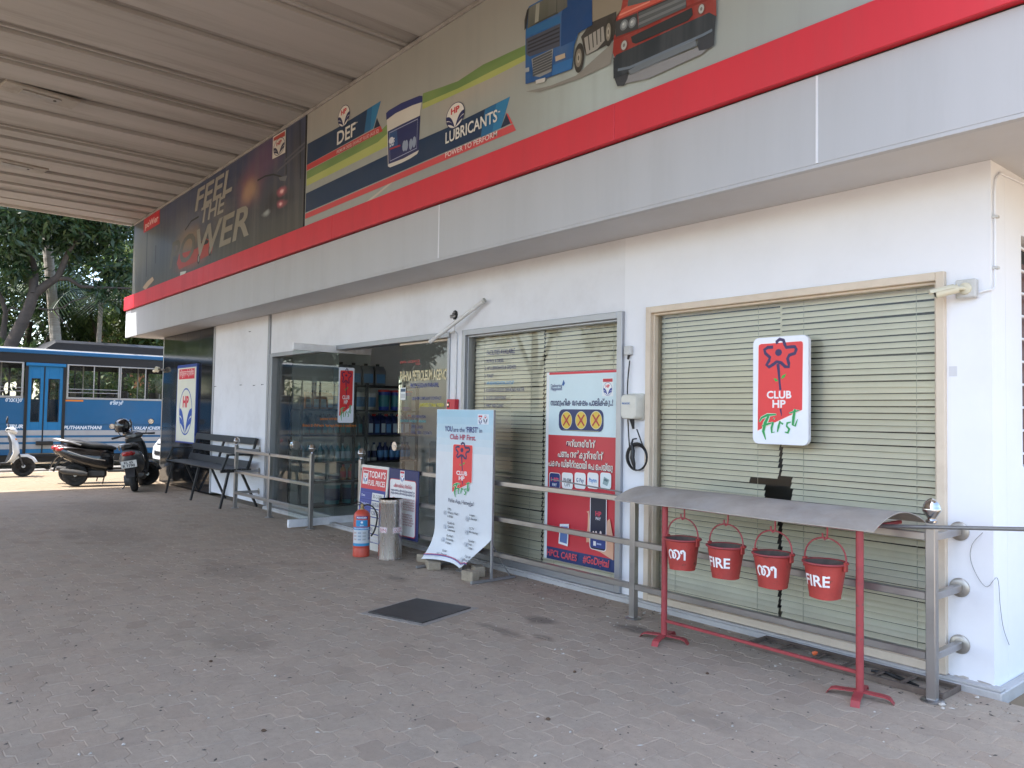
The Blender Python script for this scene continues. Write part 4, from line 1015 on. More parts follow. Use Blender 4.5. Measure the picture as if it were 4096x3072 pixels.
p.poly(ql((985, 95), (1040, 50), (1500, -150), (1700, -220), (1690, -150), (1130, 90), (960, 165)), '#c25a4c'); p.stroke([q(935, 320), q(1100, 250), q(1560, 50), q(1740, -20)], .018, '#7c2a24'); p.stroke([q(975, 130), q(1220, 20)], .012, '#d98a7a')
p.poly(ql((1060, -120), (1400, -300), (1640, -330), (1660, -100), (1040, 60)), '#5a5f5e')
p.poly(ql((945, 180), (1120, 110), (1128, 240), (945, 305)), '#3b3d3f')
for x, y in ((1012, 208), (1080, 190)): ellq(x, y, 32, 42, '#70767b', 18); ellq(x, y, 20, 27, '#9aa0a3', 14); ellq(x-4, y-6, 8, 10, '#c6caca', 10)
p.poly(ql((1125, 105), (1510, -60), (1515, 60), (1135, 235)), '#33363a')
for k in range(5): p.stroke([q(1130, 125+k*26), q(1512, -38+k*24)], .022, '#6e7274' if k % 2 else '#54585a')
p.poly(ql((1070, 305), (1130, 275), (1560, 70), (1568, 130), (1530, 175), (1110, 360), (1080, 350)), '#2d3033')
p.poly(ql((950, 450), (1700, 110), (1755, 140), (1745, 240), (1060, 590), (930, 640), (928, 500)), mt_bump)
p.poly(ql((1050, 575), (1140, 520), (1590, 330), (1600, 375), (1060, 610)), '#6b7278')
p.stroke([q(965, 570), q(1060, 550), q(1650, 290), q(1725, 250)], .02, '#6a7580')
for c_ in ((1015, 372), (1637, 82)):
    ellq(c_[0], c_[1], 30, 46, '#7e4a42', 18); ellq(c_[0], c_[1], 22, 36, '#a9aca9', 18); ellq(c_[0], c_[1], 10, 15, '#74706c', 10)
p.done()

# ================================================================== SIGNS ON THE SHOP
def board_sign(name, label, cat, A, B, y0, y1, edge, col):
    t = thing(name, label, cat, (0, 0, 0))
    part('board', edge, t, lambda b: b.box(A[0], B[0], y0, y1, A[1], B[1], .004))
    pr = Print((0, y0, 0), (1, 0, 0), (0, 0, 1), t, .001)
    if col: pr.rect(A[0]+.006, A[1]+.006, B[0]-.006, B[1]-.006, col)
    return t, pr
# oval-emblem sign on the granite pier
A = W(*zb(202, 1010), -.06); B = W(*zb(374, 397), -.06)
m_bedge = M('blue_sign_edge', (.03, .07, .30), .4)
t, p = board_sign('emblem_sign', 'tall cream sign with oval leaf emblem on black granite', 'sign', (A.x, A.z), (B.x, B.z), -.075, -.03, m_bedge, '#23408f')
w_, h_ = B.x-A.x, B.z-A.z
p.use('print').rect(A.x+.035, A.z+.03, B.x-.035, B.z-.06, '#d9d9c6')
p.rect(A.x+w_*.11, A.z+h_*.815, B.x-w_*.10, A.z+h_*.945, '#cc2236')
p.use('lettering').text('हिन्दुस्तान पेट्रोलियम', A.x+w_*.5, A.z+h_*.855, .10, '#f0e6dc', w=w_*.70, align='c', bold=.0)
p.use('logo'); hp_logo(p, A.x+w_*.5, A.z+h_*.40, w_*.66, h_*.60, '#1d4aa0', '#c8203a', '#d9d9c6')
p.done()
# club sign hung on the cream window
A = W(*zc(335, 1190), -.05); B = W(*zc(800, 285), -.05)
m_wedge = M('white_sign_edge', (.75, .76, .80), .4)
t = thing('club_sign', 'white rounded sign with red flower hung on the cream-framed window', 'sign')
def rr(b):
    x0, x1, z0, z1, r = A.x, B.x, A.z, B.z, .045; P = []
    for cx, cy, a in ((x1-r, z0+r, -90), (x1-r, z1-r, 0), (x0+r, z1-r, 90), (x0+r, z0+r, 180)): P += [(cx+r*math.cos(R(a+k)), cy+r*math.sin(R(a+k))) for k in (0, 22, 45, 67, 90)]
    b.prism(P, lambda a, c, d: (a, d, c), -.052, -.022)
part('board', m_wedge, t, rr)
p = Print((0, -.052, 0), (1, 0, 0), (0, 0, 1), t, .001).use('print'); club_sign(p, A.x+.004, A.z+.004, B.x-A.x-.008, B.z-A.z-.008); p.done()
# list lettered on the middle window
p = Print((0, .044, 0), (1, 0, 0), (0, 0, 1), thing('window_lettering', 'blue facilities list lettered on the middle window glass', 'lettering'), .0006).use('lettering')
for (x0, y0, x1, s_, h_, c_) in ((133, 305, 288, 'FACILITIES AVAILABLE', .048, '#2a2c66'), (122, 349, 227, '1. PETROL & DIESEL', .034, '#2a2c66'), (122, 387, 295, '2. HP LUBRICANTS & GREASES', .034, '#2a2c66'), (121, 429, 170, '3. TOILET', .034, '#2a2c66'), (120, 470, 128, '4.', .034, '#2a2c66'), (133, 469, 284, 'HP ADVANCE RETAIL OUTLET', .032, '#3f9ad0'), (119, 509, 341, '5. PURIFIED COOLED DRINKING WATER', .036, '#2a2c66'), (117, 551, 241, '6. QUICK CARE POINT', .036, '#2a2c66'), (119, 593, 226, '7. FIRST AID CLINIC', .034, '#2a2c66')):
    a, c = W(*zp(x0, y0), .04), W(*zp(x1, y0), .04); p.text(s_, a.x, a.z, h_, c_, w=c.x-a.x, bold=.012)
p.done()
# payment poster taped to the middle window
PX0, PX1, PZ0, PZ1 = W(*zp(468, 1000), .02).x, W(*zp(856, 1000), .02).x, W(*zp(640, 1468), .02).z, W(*zp(640, 393), .02).z
t = thing('payment_poster', 'tall red and white payment poster on the middle window', 'poster')
part('sheet', PM('#e3e6e6'), t, lambda b: b.box(PX0-.04, PX1+.012, .030, .036, PZ0, PZ1, .001))
p = Print((0, .030, 0), (1, 0, 0), (0, 0, 1), t, .0008, .0002)
def qp(x, y): v = W(*zp(x, y), .03); return (v.x, v.z)
def tp(s_, x0, y0, x1, h, col, bold=.02, shear=0): a, c = qp(x0, y0), qp(x1, y0); p.text(s_, a[0], a[1], h, col, w=c[0]-a[0], bold=bold, shear=shear)
yz = lambda y: qp(640, y)[1]
p.use('print').rect(PX0, PZ0+.002, PX1, PZ1-.002, '#cfe2e6'); p.rect(PX0, yz(408), PX1, PZ1-.002, '#cf3140')
p.rect(PX0, PZ0+.002, PX1, yz(752), '#c63440'); p.rect(PX0, PZ0+.002, PX1, yz(1395), '#25386a')
p.poly([(PX0, yz(1100)), (PX0+.3, yz(930)), (PX1, yz(1000)), (PX1, yz(752)), (PX0, yz(752))], '#c23a42')
p.use('logo'); a, c = qp(773, 533), qp(835, 430); p.rect(a[0], a[1], c[0], c[1], '#e4eaea'); p.rect(a[0]+.008, c[1]-.035, c[0]-.008, c[1]-.006, '#c2303c'); c = qp(804, 492); hp_logo(p, c[0], c[1], .105, .118, '#1d3f93', '#d4213a', '#eef0ee')
p.use('lettering'); tp('Delivering', 490, 483, 552, .030, '#33407a', .01); tp('Happiness', 490, 500, 552, .030, '#33407a', .01)
a = qp(560, 458); p.poly([(a[0]-.02, a[1]-.02), (a[0], a[1]+.03), (a[0]+.02, a[1]-.005), (a[0], a[1]-.03)], '#2f5fa0')
tp('സാമൂഹിക അകലം പാലിക്കൂ..!', 489, 583, 834, .052, '#26285c', .025)
p.use('print'); a, c = qp(534, 722), qp(782, 606); p.rrect(a[0], a[1], c[0], c[1], .055, '#2a3464')
p.stroke([(a[0]+.055, a[1]+.006), (c[0]-.055, a[1]+.006)], .003, '#d8d8a0')
for x in (577, 658, 741):
    c = qp(x, 665); p.ell(c[0], c[1], .074, .082, '#d8d3b0', 24); p.ell(c[0], c[1], .068, .076, '#dcbc4a', 24); p.ell(c[0], c[1], .03, .03, '#c9a95a', 10)
    for s_ in (-1, 1): p.stroke([(c[0]-.042, c[1]-.05*s_), (c[0]+.042, c[1]+.05*s_)], .016, '#b23a36')
p.use('lettering')
for s_, x0, y0, x1, h in (('ഇന്ധനത്തിന്', 577, 805, 738, .058), ('പണം നൽകുന്നതിന്', 531, 862, 782, .060), ('പകരം ഡിജിറ്റലായി േപ െചയ്യൂ', 478, 912, 836, .058)):
    tp(s_, x0, y0+6, x1, h, '#3a2148', .04); tp(s_, x0, y0+4, x1, h, '#f0e9dc', .015)
p.use('app_icon')
for i, (x, s_, bgc, fc) in enumerate(((514, 'HP', '#27386f', '#e0506a'), (584, 'BHIM', '#e8e8e6', '#6a6e76'), (655, 'G Pay', '#e8e8e6', '#5a6a8a'), (726, 'Paytm', '#e8e8e6', '#2f7ac0'), (797, '', '#dfe8e8', '#555555'))):
    a, c = qp(x-31, 1040), qp(x+31, 958); p.rrect(a[0], a[1], c[0], c[1], .025, '#f0efe9'); p.rrect(a[0]+.005, a[1]+.005, c[0]-.005, c[1]-.005, .022, bgc)
    m_ = (a[0]+c[0])/2; zz = (a[1]+c[1])/2
    if s_: p.text(s_, m_, zz-(.005 if i == 0 else .012), .034, fc, w=(c[0]-a[0])*.7, align='c', bold=.03)
    if i == 0: p.text('PAY', m_, a[1]+.025, .026, '#e8eef0', w=.06, align='c', bold=.02)
    if i == 1: p.text('UPI', m_, a[1]+.022, .028, fc, w=.07, align='c', bold=.01)
    if i == 4: p.poly([(m_-.035, zz-.03), (m_+.02, zz-.045), (m_+.045, zz+.01), (m_-.02, zz+.035)], '#8fa6a6'); p.poly([(m_-.02, zz+.0), (m_+.02, zz-.01), (m_+.028, zz+.008), (m_-.012, zz+.02)], '#4f6a6e')
p.use('printed_hand_phone')
p.poly([qp(*a) for a in ((690, 1340), (690, 1300), (698, 1255), (700, 1180), (692, 1170), (705, 1165), (712, 1240), (715, 1335))], '#d9a88c')
p.poly([qp(*a) for a in ((700, 1330), (720, 1375), (770, 1395), (840, 1440), (842, 1330), (820, 1210), (806, 1220), (800, 1290), (795, 1330))], '#d9a88c')
a, c = qp(708, 1375), qp(804, 1090); p.rrect(a[0], a[1], c[0], c[1], .03, '#e9e9ee'); p.rrect(a[0]+.008, a[1]+.006, c[0]-.008, c[1]-.006, .026, '#1d2036'); p.rrect(a[0]+.014, a[1]+.02, c[0]-.014, yz(1280), .01, '#2a3f86')
c = qp(757, 1195); p.text('HP', c[0], c[1], .04, '#d4405a', w=.07, align='c', bold=.03); p.text('PAY', c[0], c[1]-.035, .025, '#e8e8ee', w=.06, align='c')
for x in (730, 745, 770): c = qp(x, 1290); p.ell(c[0], c[1], .012, .022, '#e8d8d0', 10)
a = qp(735, 1345); p.rect(a[0]-.012, a[1]-.02, a[0]+.02, a[1]+.02, '#e8eaee'); p.rect(a[0]+.03, a[1]-.006, a[0]+.085, a[1]+.008, '#9fb0d8')
# second phone on the poster, lying at a slant
p.use('printed_phone')
for k, col in ((1.0, '#e6eaee'), (.78, '#5c78b0')):
    cx, cy = qp(567, 1300); P = [qp(*a) for a in ((545, 1238), (596, 1238), (588, 1362), (537, 1345))]; p.poly([(cx+(a-cx)*k, cy+(b-cy)*k) for a, b in P], col)
p.use('lettering'); tp('HPCL CARES', 472, 1408, 640, .058, '#d4505a', .022, .15); tp('#GoDigital', 672, 1448, 818, .062, '#d4505a', .022, .15)
p.done()

# ================================================================== RAILINGS
m_flange = M('satin_flange', (.46, .44, .40), .38, .8, var=.12, vs=9, dirt=.3, ds=12)
YR = -.39
def post_parts(t, x, y, knob=True, h=.955):
    part('post', m_steel, t, lambda b: b.box(x-.026, x+.026, y-.026, y+.026, .004, h, .004))
    part('base_plate', m_steel, t, lambda b: b.lathe([(.062, .0), (.062, .006), (.05, .012), (.03, .014)], 20, (x, y, 0)), 40)
    if knob: part('knob', m_chrome, t, lambda b: b.lathe([(.028, h+.001), (.030, h+.012), (.020, h+.020), (.026, h+.030), (.046, h+.062), (.050, h+.070), (.050, h+.078), (.046, h+.083), (.044, h+.095), (.036, h+.112), (.022, h+.126), (.009, h+.134), (.0005, h+.137)], 24, (x, y, 0)), 50)
def railing(label, xs_, wall_at, knobs, rails=((.905), (.575), (.245))):
    t = thing('railing', label, 'railing', (0, 0, 0))
    for i, x in enumerate(xs_): post_parts(t, x, YR, knobs[i], .985 if knobs[i] else .90)
    for z in rails:
        for i in range(len(xs_)-1):
            part('rail', m_steel, t, lambda b: b.box(xs_[i]+.0265, xs_[i+1]-.0265, YR-.0215, YR+.0215, z-.022, z+.022, .004))
        part('wall_rail', m_steel, t, lambda b: b.box(wall_at-.021, wall_at+.021, YR+.0265, -.022, z-.020, z+.020, .004))
        part('wall_flange', m_flange, t, lambda b: b.lathe([(.056, 0), (.055, -.008), (.048, -.013), (.03, -.015)], 24, (wall_at, -.001, z), 'y'), 40)
    return t
railing('stainless steel railing along the shop windows behind the fire buckets', [-8.30, -6.25, -4.03, -1.85], -1.85, [True, False, False, True])
railing('stainless steel railing left of the open door beside the bench', [-12.30, -10.96, -9.62], -12.30, [True, False, True])

# ================================================================== FIRE BUCKET STAND
m_rpaint = M('red_enamel', (.40, .050, .040), .48, var=.2, vs=9, dirt=.85, ds=22, dcol=(.16, .06, .045), dr=(.60, .66), bump=.2, bs=24)
m_rpole = M('red_pole_enamel', (.33, .048, .052), .55, var=.2, vs=10, dirt=.85, ds=26, dcol=(.15, .085, .07), dr=(.58, .65))
m_sheet = M('weathered_sheet_iron', (.37, .325, .28), .6, .1, var=.22, vs=4, dirt=.6, ds=3, dcol=(.46, .44, .42), bump=.25, bs=18)
YS = -.67
st = thing('bucket_stand', 'red steel stand with rusty curved sheet roof for fire buckets', 'stand', (0, 0, 0))
X0, X1 = -3.505, -2.123
for x in (X0, X1):
    part('leg', m_rpole, st, lambda b: b.cyl((x, YS, .04), (x, YS, .955), .021, n=16), 40)
    def foot(b):
        for k in range(4):
            a = R(18+90*k); d = Vector((math.cos(a), math.sin(a), 0)); n = Vector((-d.y, d.x, 0))*.024
            P = [(0, .044), (.13, .038), (.155, .030), (.175, .002)]
            o = Vector((x, YS, 0))
            v = []
            for r_, z in P: v += [o+d*r_+n+Vector((0, 0, z)), o+d*r_-n+Vector((0, 0, z)), o+d*r_+n+Vector((0, 0, max(z-.008, 0))), o+d*r_-n+Vector((0, 0, max(z-.008, 0)))]
            F = []
            for i in range(3):
                s_ = i*4; e = s_+4; F += [(s_, s_+1, e+1, e), (s_+2, e+2, e+3, s_+3), (s_, e, e+2, s_+2), (s_+1, s_+3, e+3, e+1)]
            F += [(12, 13, 15, 14)]
            b.add(v, F)
    part('foot', m_rpole, st, foot)
part('top_bar', m_rpole, st, lambda b: b.box(X0-.02, X1+.02, YS-.018, YS+.018, .925, .957, .004))
part('bottom_bar', m_rpole, st, lambda b: b.box(X0+.02, X1-.02, YS-.012, YS+.012, .13, .148, .003))
part('roof_arm', m_rpole, st, lambda b: [b.box(x-.012, x+.012, YS+.019, -.16, .930, .950, .003) for x in (X0, X1)])
def roof(b):
    n, rings = 14, []
    for x in (-3.92, -3.2, -2.6, -2.0):
        o = []
        for i in range(n+1):
            t_ = i/n; y = -.735+.60*t_; z = .952+.082*math.sin(math.pi*t_)**.85-.012*(1-t_)+.004*math.sin(x*5)
            o.append((x+.03*(t_-.5), y, z))
        o2 = [(a, c, d-.006) for a, c, d in o[::-1]]
        rings.append(o+o2)
    b.loft(rings)
part('roof_sheet', m_sheet, st, roof, 50)
HK = [(-3.342, '\u0D24\u0D40', 'first'), (-2.995, 'FIRE', 'second'), (-2.655, '\u0D24\u0D40', 'third'), (-2.318, 'FIRE', 'fourth')]
for x, s_, w_ in HK:
    part('hook', m_rpole, st, lambda b: b.tube([(x+.004, YS, .926), (x+.004, YS, .88), (x, YS, .86), (x-.012, YS, .852), (x-.024, YS, .862), (x-.026, YS, .888)], .0055, 8), 50)
m_bin = M('bucket_inside', (.10, .075, .06), .85, var=.3, vs=20)
m_sandb = M('bucket_sand', (.17, .145, .12), .95, var=.3, vs=30, bump=.5, bs=60)
def ribbon(path, w):
    P = [Vector(k) for k in path]; pts, F = [], []
    for i in range(len(P)):
        d = (P[min(i+1, len(P)-1)]-P[max(i-1, 0)]).normalized(); n = Vector((-d.y, d.x))*w/2
        pts += [tuple(P[i]+n), tuple(P[i]-n)]
    return pts, [(2*i, 2*i+1, 2*i+3, 2*i+2) for i in range(len(P)-1)]
def bucket(x, s_, label, seed):
    z0 = .520; h = .198; r0, r1 = .087, .116
    rb = random.Random(seed)
    t = thing('fire_bucket', label, 'bucket', (x, YS, z0), 0, 'red fire buckets on the stand')
    prof = [(r0*.97, .012), (r0, .0), (r0*1.01, .012), (r1, h-.006), (r1+.010, h), (r1+.011, h+.006), (r1+.003, h+.008), (r1-.004, h), (r0+.006, .03)]
    b = MB(); b.lathe(prof, 32)
    dents = [(rb.uniform(0, 6.28), rb.uniform(.03, .16), rb.uniform(.002, .006)) for _ in range(7)]
    v2 = []
    for p_ in b.v:
        a = math.atan2(p_[1], p_[0]); k = 0
        for da, dz, dd in dents:
            dd_ = ((math.cos(a-da)-1)*3)**2+((p_[2]-dz)/.05)**2; k += dd*math.exp(-dd_*3)
        rr_ = math.hypot(p_[0], p_[1]) or 1; v2.append((p_[0]*(1-k/rr_), p_[1]*(1-k/rr_), p_[2]+.002*math.sin(a*3+seed) if p_[2] < .02 else p_[2]))
    b.v = v2
    b.build('pail', m_rpaint, t, 40)
    part('rim', m_rpole, t, lambda b: b.lathe([(r1+.009, h-.002), (r1+.0135, h+.003), (r1+.0125, h+.009), (r1+.004, h+.0105), (r1-.002, h+.006)], 32, caps=False), 50)
    part('inside', m_bin, t, lambda b: b.lathe([(r1-.003, h+.004), (r1-.0065, h-.004), (r1-.016, h-.05)], 32, caps=False), 50)
    part('filling', m_sandb, t, lambda b: b.lathe([(0.0001, h-.035), (r1*.5, h-.038), (r1-.012, h-.042)], 24), 60)
    for sx in (-1, 1):
        part('ear', m_rpaint, t, lambda b: (b.box(sx*(r1+.002), sx*(r1+.014), -.018, .018, h-.035, h+.02, .003), b.cyl((sx*(r1+.0), 0, h+.012), (sx*(r1+.026), 0, h+.012), .005, n=8)))
    def bail(b):
        P = []
        for i in range(17):
            a = math.pi*i/16; P.append((-(r1+.012)*math.cos(a), 0.006*math.sin(a), h+.008+.136*math.sin(a)**.8))
        b.tube(P, .0048, 8)
    part('bail', m_rpole, t, bail, 60)
    # painted lettering wraps round the wall of the pail
    pr = Print((0, 0, 0), (1, 0, 0), (0, 0, 1), t, 0, 0).use('lettering')
    th0 = {0: math.atan2(-5.02-YS, 0-x)}[0]
    def wrap(p_):
        ang = th0-R(12)+p_.x/.102; zz = p_.z; rr_ = r0+(r1-r0)*zz/h+.0016
        return Vector((rr_*math.cos(ang), rr_*math.sin(ang), zz))
    pr.warp = wrap
    if s_ == 'FIRE': pr.text(s_, -.108, .075, .062, '#eceaea', w=.155, bold=.022)
    else:
        gx = lambda a, c: (-.085+(a-845)*.00098, .072+(728-c)*.00080)
        for path, ws in (([(866, 722), (854, 702), (850, 676), (857, 656), (870, 648), (883, 658), (889, 685), (885, 714)], 10), ([(890, 668), (900, 668), (907, 682), (906, 700), (898, 714), (888, 712), (882, 697), (884, 678), (890, 668)], 8), ([(893, 654), (909, 646), (925, 654), (934, 682), (930, 706), (914, 724)], 10), ([(968, 728), (968, 690), (967, 660), (957, 647), (945, 651), (943, 664), (952, 669)], 11)):
            pr._put(*(lambda P: (P[0], P[1]))(ribbon([gx(*k) for k in path], ws*.00122)), '#eceaea')
    pr.done()
    return t
labs = ['red fire bucket nearest the left leg, white Malayalam word', 'second red fire bucket from the left, lettered FIRE', 'third red fire bucket from the left, white Malayalam word', 'red fire bucket nearest the right leg, lettered FIRE']
for k, (x, s_, w_) in enumerate(HK): bucket(x-.010, s_, labs[k], 11+k)

# steel ladder frame lying on the ground below the window
m_rust = M('rusty_angle', (.14, .105, .085), .8, .2, var=.3, vs=12, dirt=.6, ds=10, dcol=(.24, .20, .155))
lf = thing('rusty_ladder', 'rusty steel ladder-shaped grate lying under the cream window', 'grate', (0, 0, 0))
FY0, FY1, FX0, FX1 = -.345, -.085, -3.07, -1.815
part('side_angle', m_rust, lf, lambda b: (b.box(FX0, FX1, FY0, FY0+.006, .004, .035), b.box(FX0, FX1, FY0+.006, FY0+.03, .029, .035)))
part('side_angle', m_rust, lf, lambda b: (b.box(FX0, FX1, FY1-.006, FY1, .004, .035), b.box(FX0, FX1, FY1-.03, FY1-.006, .029, .035)))
for x in (FX0+.003, FX1-.003): part('end_bar', m_rust, lf, lambda b: b.box(x-.004, x+.004, FY0+.007, FY1-.007, .004, .036))
for x in (-2.86, -2.62, -2.42, -2.22, -2.06): part('rung', m_rust, lf, lambda b: b.box(x-.012, x+.012, FY0+.007, FY1-.007, .020, .028))
sc_ = thing('scrap_strip', 'bent black rubber strip lying inside the rusty ladder', 'scrap', (-2.15, -.2, .0))
part('strip', m_dark, sc_, lambda b: b.tube([(-.14, .02, .012), (-.05, .03, .02), (.05, .0, .016), (.16, -.03, .012)], [.008, .012, .014, .006], 6), 60)
oc = thing('bottle_cap', 'small orange plastic cap lying by the rusty ladder', 'cap', tuple(G(*zt(1190, 1243), .0)))
part('cap', M('orange_plastic', (.75, .15, .05), .5), oc, lambda b: (b.cyl((0, 0, .036), (.02, .0, .046), .014, .012, 10), b.cyl((.02, 0, .046), (.028, 0, .05), .006, n=8)), 40)
# long thin rod across the railing to the right
m_rod = M('grey_rod', (.25, .25, .25), .45, .6, var=.1)
a, c = W(*zt(1560, 400), -.445), W(4150, 2118, -.445)
rd = thing('metal_rod', 'long thin grey rod lying along the top rail to the right', 'rod', tuple(a))
part('rod', m_rod, rd, lambda b: b.tube([(0, 0, 0), tuple(c-a)], .011, 8), 60)
a, c = W(*zp(490, 992), -.42), W(*zp(880, 1062), -.42)
rd = thing('metal_rod', 'short thin rod lying along the top rail before the red poster', 'rod', tuple(a))
part('rod', m_rod, rd, lambda b: b.tube([(0, 0, 0), tuple(c-a)], .006, 8), 60)
# ================================================================== STANDEE
m_vinyl = M('vinyl_sheet', (.70, .73, .76), .4, var=.04, vs=2, dirt=.12, ds=2.5, dcol=(.4, .38, .35))
m_vblue = tex_mat('vinyl_sky_blue', [(.3, '#a9cfe2'), (.6, '#b9d8e6'), (.8, '#c6dfe9')])
m_galv = M('galvanised_bar', (.34, .34, .34), .45, .6, var=.15, vs=9, dirt=.3, ds=8)
YST = -.475
def stp(x, y, Y=YST): v = W(*zs(x, y), Y); return v
TL, TR, BR = stp(108, 82), stp(608, 88), stp(595, 1305)
sx0, sx1, sz1 = TL.x, TR.x, TL.z
sd = thing('standee', 'tall pale standee with curled foot and red club design', 'standee', (0, 0, 0))
# sheet: flat above, its loose lower edge curls out towards the viewer
def sheet_pt(u, z):
    """u 0..1 across; z height -> point with the curl of the loose foot"""
    x = sx0+(sx1-sx0)*u
    zc_ = .42+.0*u
    y = YST
    if z < zc_:
        k = (zc_-z)/.36
        y -= .14*k*k*(.55+.75*abs(u-.45))+.02*k*math.sin(u*9)
        x -= .07*k*k*(1-u)**1.5
    return Vector((x, y, z))
def botz(u):
    if u < .62: return .075+.035*math.sin(u*5)-.02*u
    return .085+(u-.62)/.38*.30
nu, nz = 24, 40
V, F = [], []
for j in range(nz+1):
    for i in range(nu+1):
        u = i/nu; z = sz1+(botz(u)-sz1)*(j/nz); V.append(tuple(sheet_pt(u, z)))
for j in range(nz):
    for i in range(nu): a = j*(nu+1)+i; F.append((a, a+nu+1, a+nu+2, a+1))
b = MB(); b.add(V, F); b.build('vinyl_sheet', m_vinyl, sd, 60)
part('frame', m_galv, sd, lambda b: (b.box(sx0, sx0+.022, YST+.004, YST+.026, .02, sz1-.004, .002), b.box(sx1-.022, sx1, YST+.004, YST+.026, .02, sz1-.004, .002), b.box(sx0+.022, sx1-.022, YST+.004, YST+.026, sz1-.026, sz1-.004, .002), b.box(sx0+.022, sx1-.022, YST+.004, YST+.026, .36, .38, .002)))
for x in (sx0+.011, sx1-.011): part('foot_bar', m_galv, sd, lambda b: b.box(x-.014, x+.014, YST-.22, YST+.30, .003, .026, .002))
part('stay', m_galv, sd, lambda b: b.cyl((sx1-.05, YST+.03, .36), (sx1-.012, YST+.24, .026), .006, n=6))
p = Print((sx0, YST, 0), (1, 0, 0), (0, 0, 1), sd, .0012, .0002)
SW = sx1-sx0
def warp_s(v):
    u = (v.x-sx0)/SW; off = YST-v.y; w_ = sheet_pt(u, v.z); return Vector((w_.x, w_.y-off, w_.z))
p.warp = warp_s
def qs(x, y): v = stp(x, y); return (v.x-sx0, v.z)
def ts(s_, x0, y0, x1, h, col, bold=.01): a, c = qs(x0, y0), qs(x1, y0); p.text(s_, a[0], a[1], h, col, w=c[0]-a[0], bold=bold)
p.use('blue_gradient')
for k in range(6):
    z_a, z_b = sz1-.004-.07*k, sz1-.004-.07*(k+1); c0 = (0xa6, 0xcd, 0xe0); c1 = (0xdc, 0xe2, 0xe6); t_ = k/6
    p.d = .0008; p.rect(.004, z_b, SW-.004, z_a, '#%02x%02x%02x' % tuple(int(a+(b_-a)*t_) for a, b_ in zip(c0, c1)))
p.use('logo'); a, c = qs(466, 215), qs(565, 127); p.rect(a[0], a[1], c[0], c[1], '#dfe5ee'); w_ = c[0]-a[0]
p.rect(a[0]+w_*.08, c[1]-.03, a[0]+w_*.42, c[1]-.012, '#c0303c'); hp_logo(p, a[0]+w_*.25, (a[1]+c[1])/2-.012, w_*.30, .075, '#283a80', '#c03048', '#dfe5ee'); hp_logo(p, a[0]+w_*.72, (a[1]+c[1])/2, w_*.36, .08, '#283a60', '#c03048', '#dfe5ee')
p.use('lettering'); ts('YOU', 178, 275, 246, .052, '#2b2f7c', .02); ts('are the', 254, 280, 355, .045, '#47527f', .008); ts('\u2018FIRST\u2019', 364, 285, 473, .052, '#2b2f7c', .02); ts('in', 483, 290, 508, .043, '#47527f', .006)
ts('Club HP First.', 224, 345, 453, .050, '#b52a55', .018)
p.use('club_design'); a, c = qs(225, 870), qs(445, 375); club_sign(p, a[0], a[1], c[0]-a[0], c[1]-a[1], False)
p.use('lettering'); ts('Pehle Aap, Hamesha!', 214, 900, 438, .038, '#3f4560', .004)
a, c = qs(392, 935), qs(425, 928); p.stroke([a, ((a[0]+c[0])/2, a[1]-.004), c], .005, '#3f4560')
for x0, y0, lines in ((208, 972, ('ITPS -', 'What is Filled', 'Is Billed')), (208, 1092, ('Quality &', 'Quantity', 'Assurance')), (208, 1205, ('Purified', 'Drinking', 'Water')), (206, 1335, ('Solar', 'Power')), (405, 1025, ('Instant', 'E-Receipt')), (402, 1142, ('CCTV', 'Monitoring')), (398, 1250, ('Squeaky', 'Clean', 'Toilets')), (393, 1385, ('Club HP', 'Planet Fund'))):
    for k, s_ in enumerate(lines):
        a = qs(x0, y0+k*31); p.text(s_, a[0], a[1], .021, '#39404a', bold=.012)
    a = qs(x0-28, y0+25); p.ell(a[0], a[1], .020, .024, '#c3c8cf', 14); p.stroke([(a[0]-.010, a[1]), (a[0]-.002, a[1]-.010), (a[0]+.012, a[1]+.014)], .004, '#59606a')
p.use('foot_stripe')
for dz, col in ((.085, '#b84a5a'), (.07, '#4a5a9a')):
    p.stroke([(SW*u, botz(min(u, .62))+dz*.5+.01) for u in [k/12*.72+.01 for k in range(13)]], .008, col)
p.done()
m_block = M('laterite_block', (.36, .30, .22), .95, var=.2, vs=15, dirt=.4, ds=10, bump=.6, bs=60)
def block(label, q_, sx, sy, sz, rz, name='concrete_block'):
    g_ = G(*q_); o = thing(name, label, 'block', (g_.x, g_.y, 0), rz, 'blocks weighing down the standee')
    part('block', m_block, o, lambda b: b.box(-sx/2, sx/2, -sy/2, sy/2, 0, sz, .008)); return o
block('square tan block on the right foot of the standee', zs(400, 1600), .15, .10, .095, R(8))
block('tan block behind the right foot of the standee', zs(470, 1560), .14, .10, .10, R(-20))
block('rounded grey block on the left foot of the standee', zs(70, 1490), .20, .13, .075, R(-25))
block('small grey block at the left end of the standee', zw(715, 1445), .12, .10, .08, R(20))

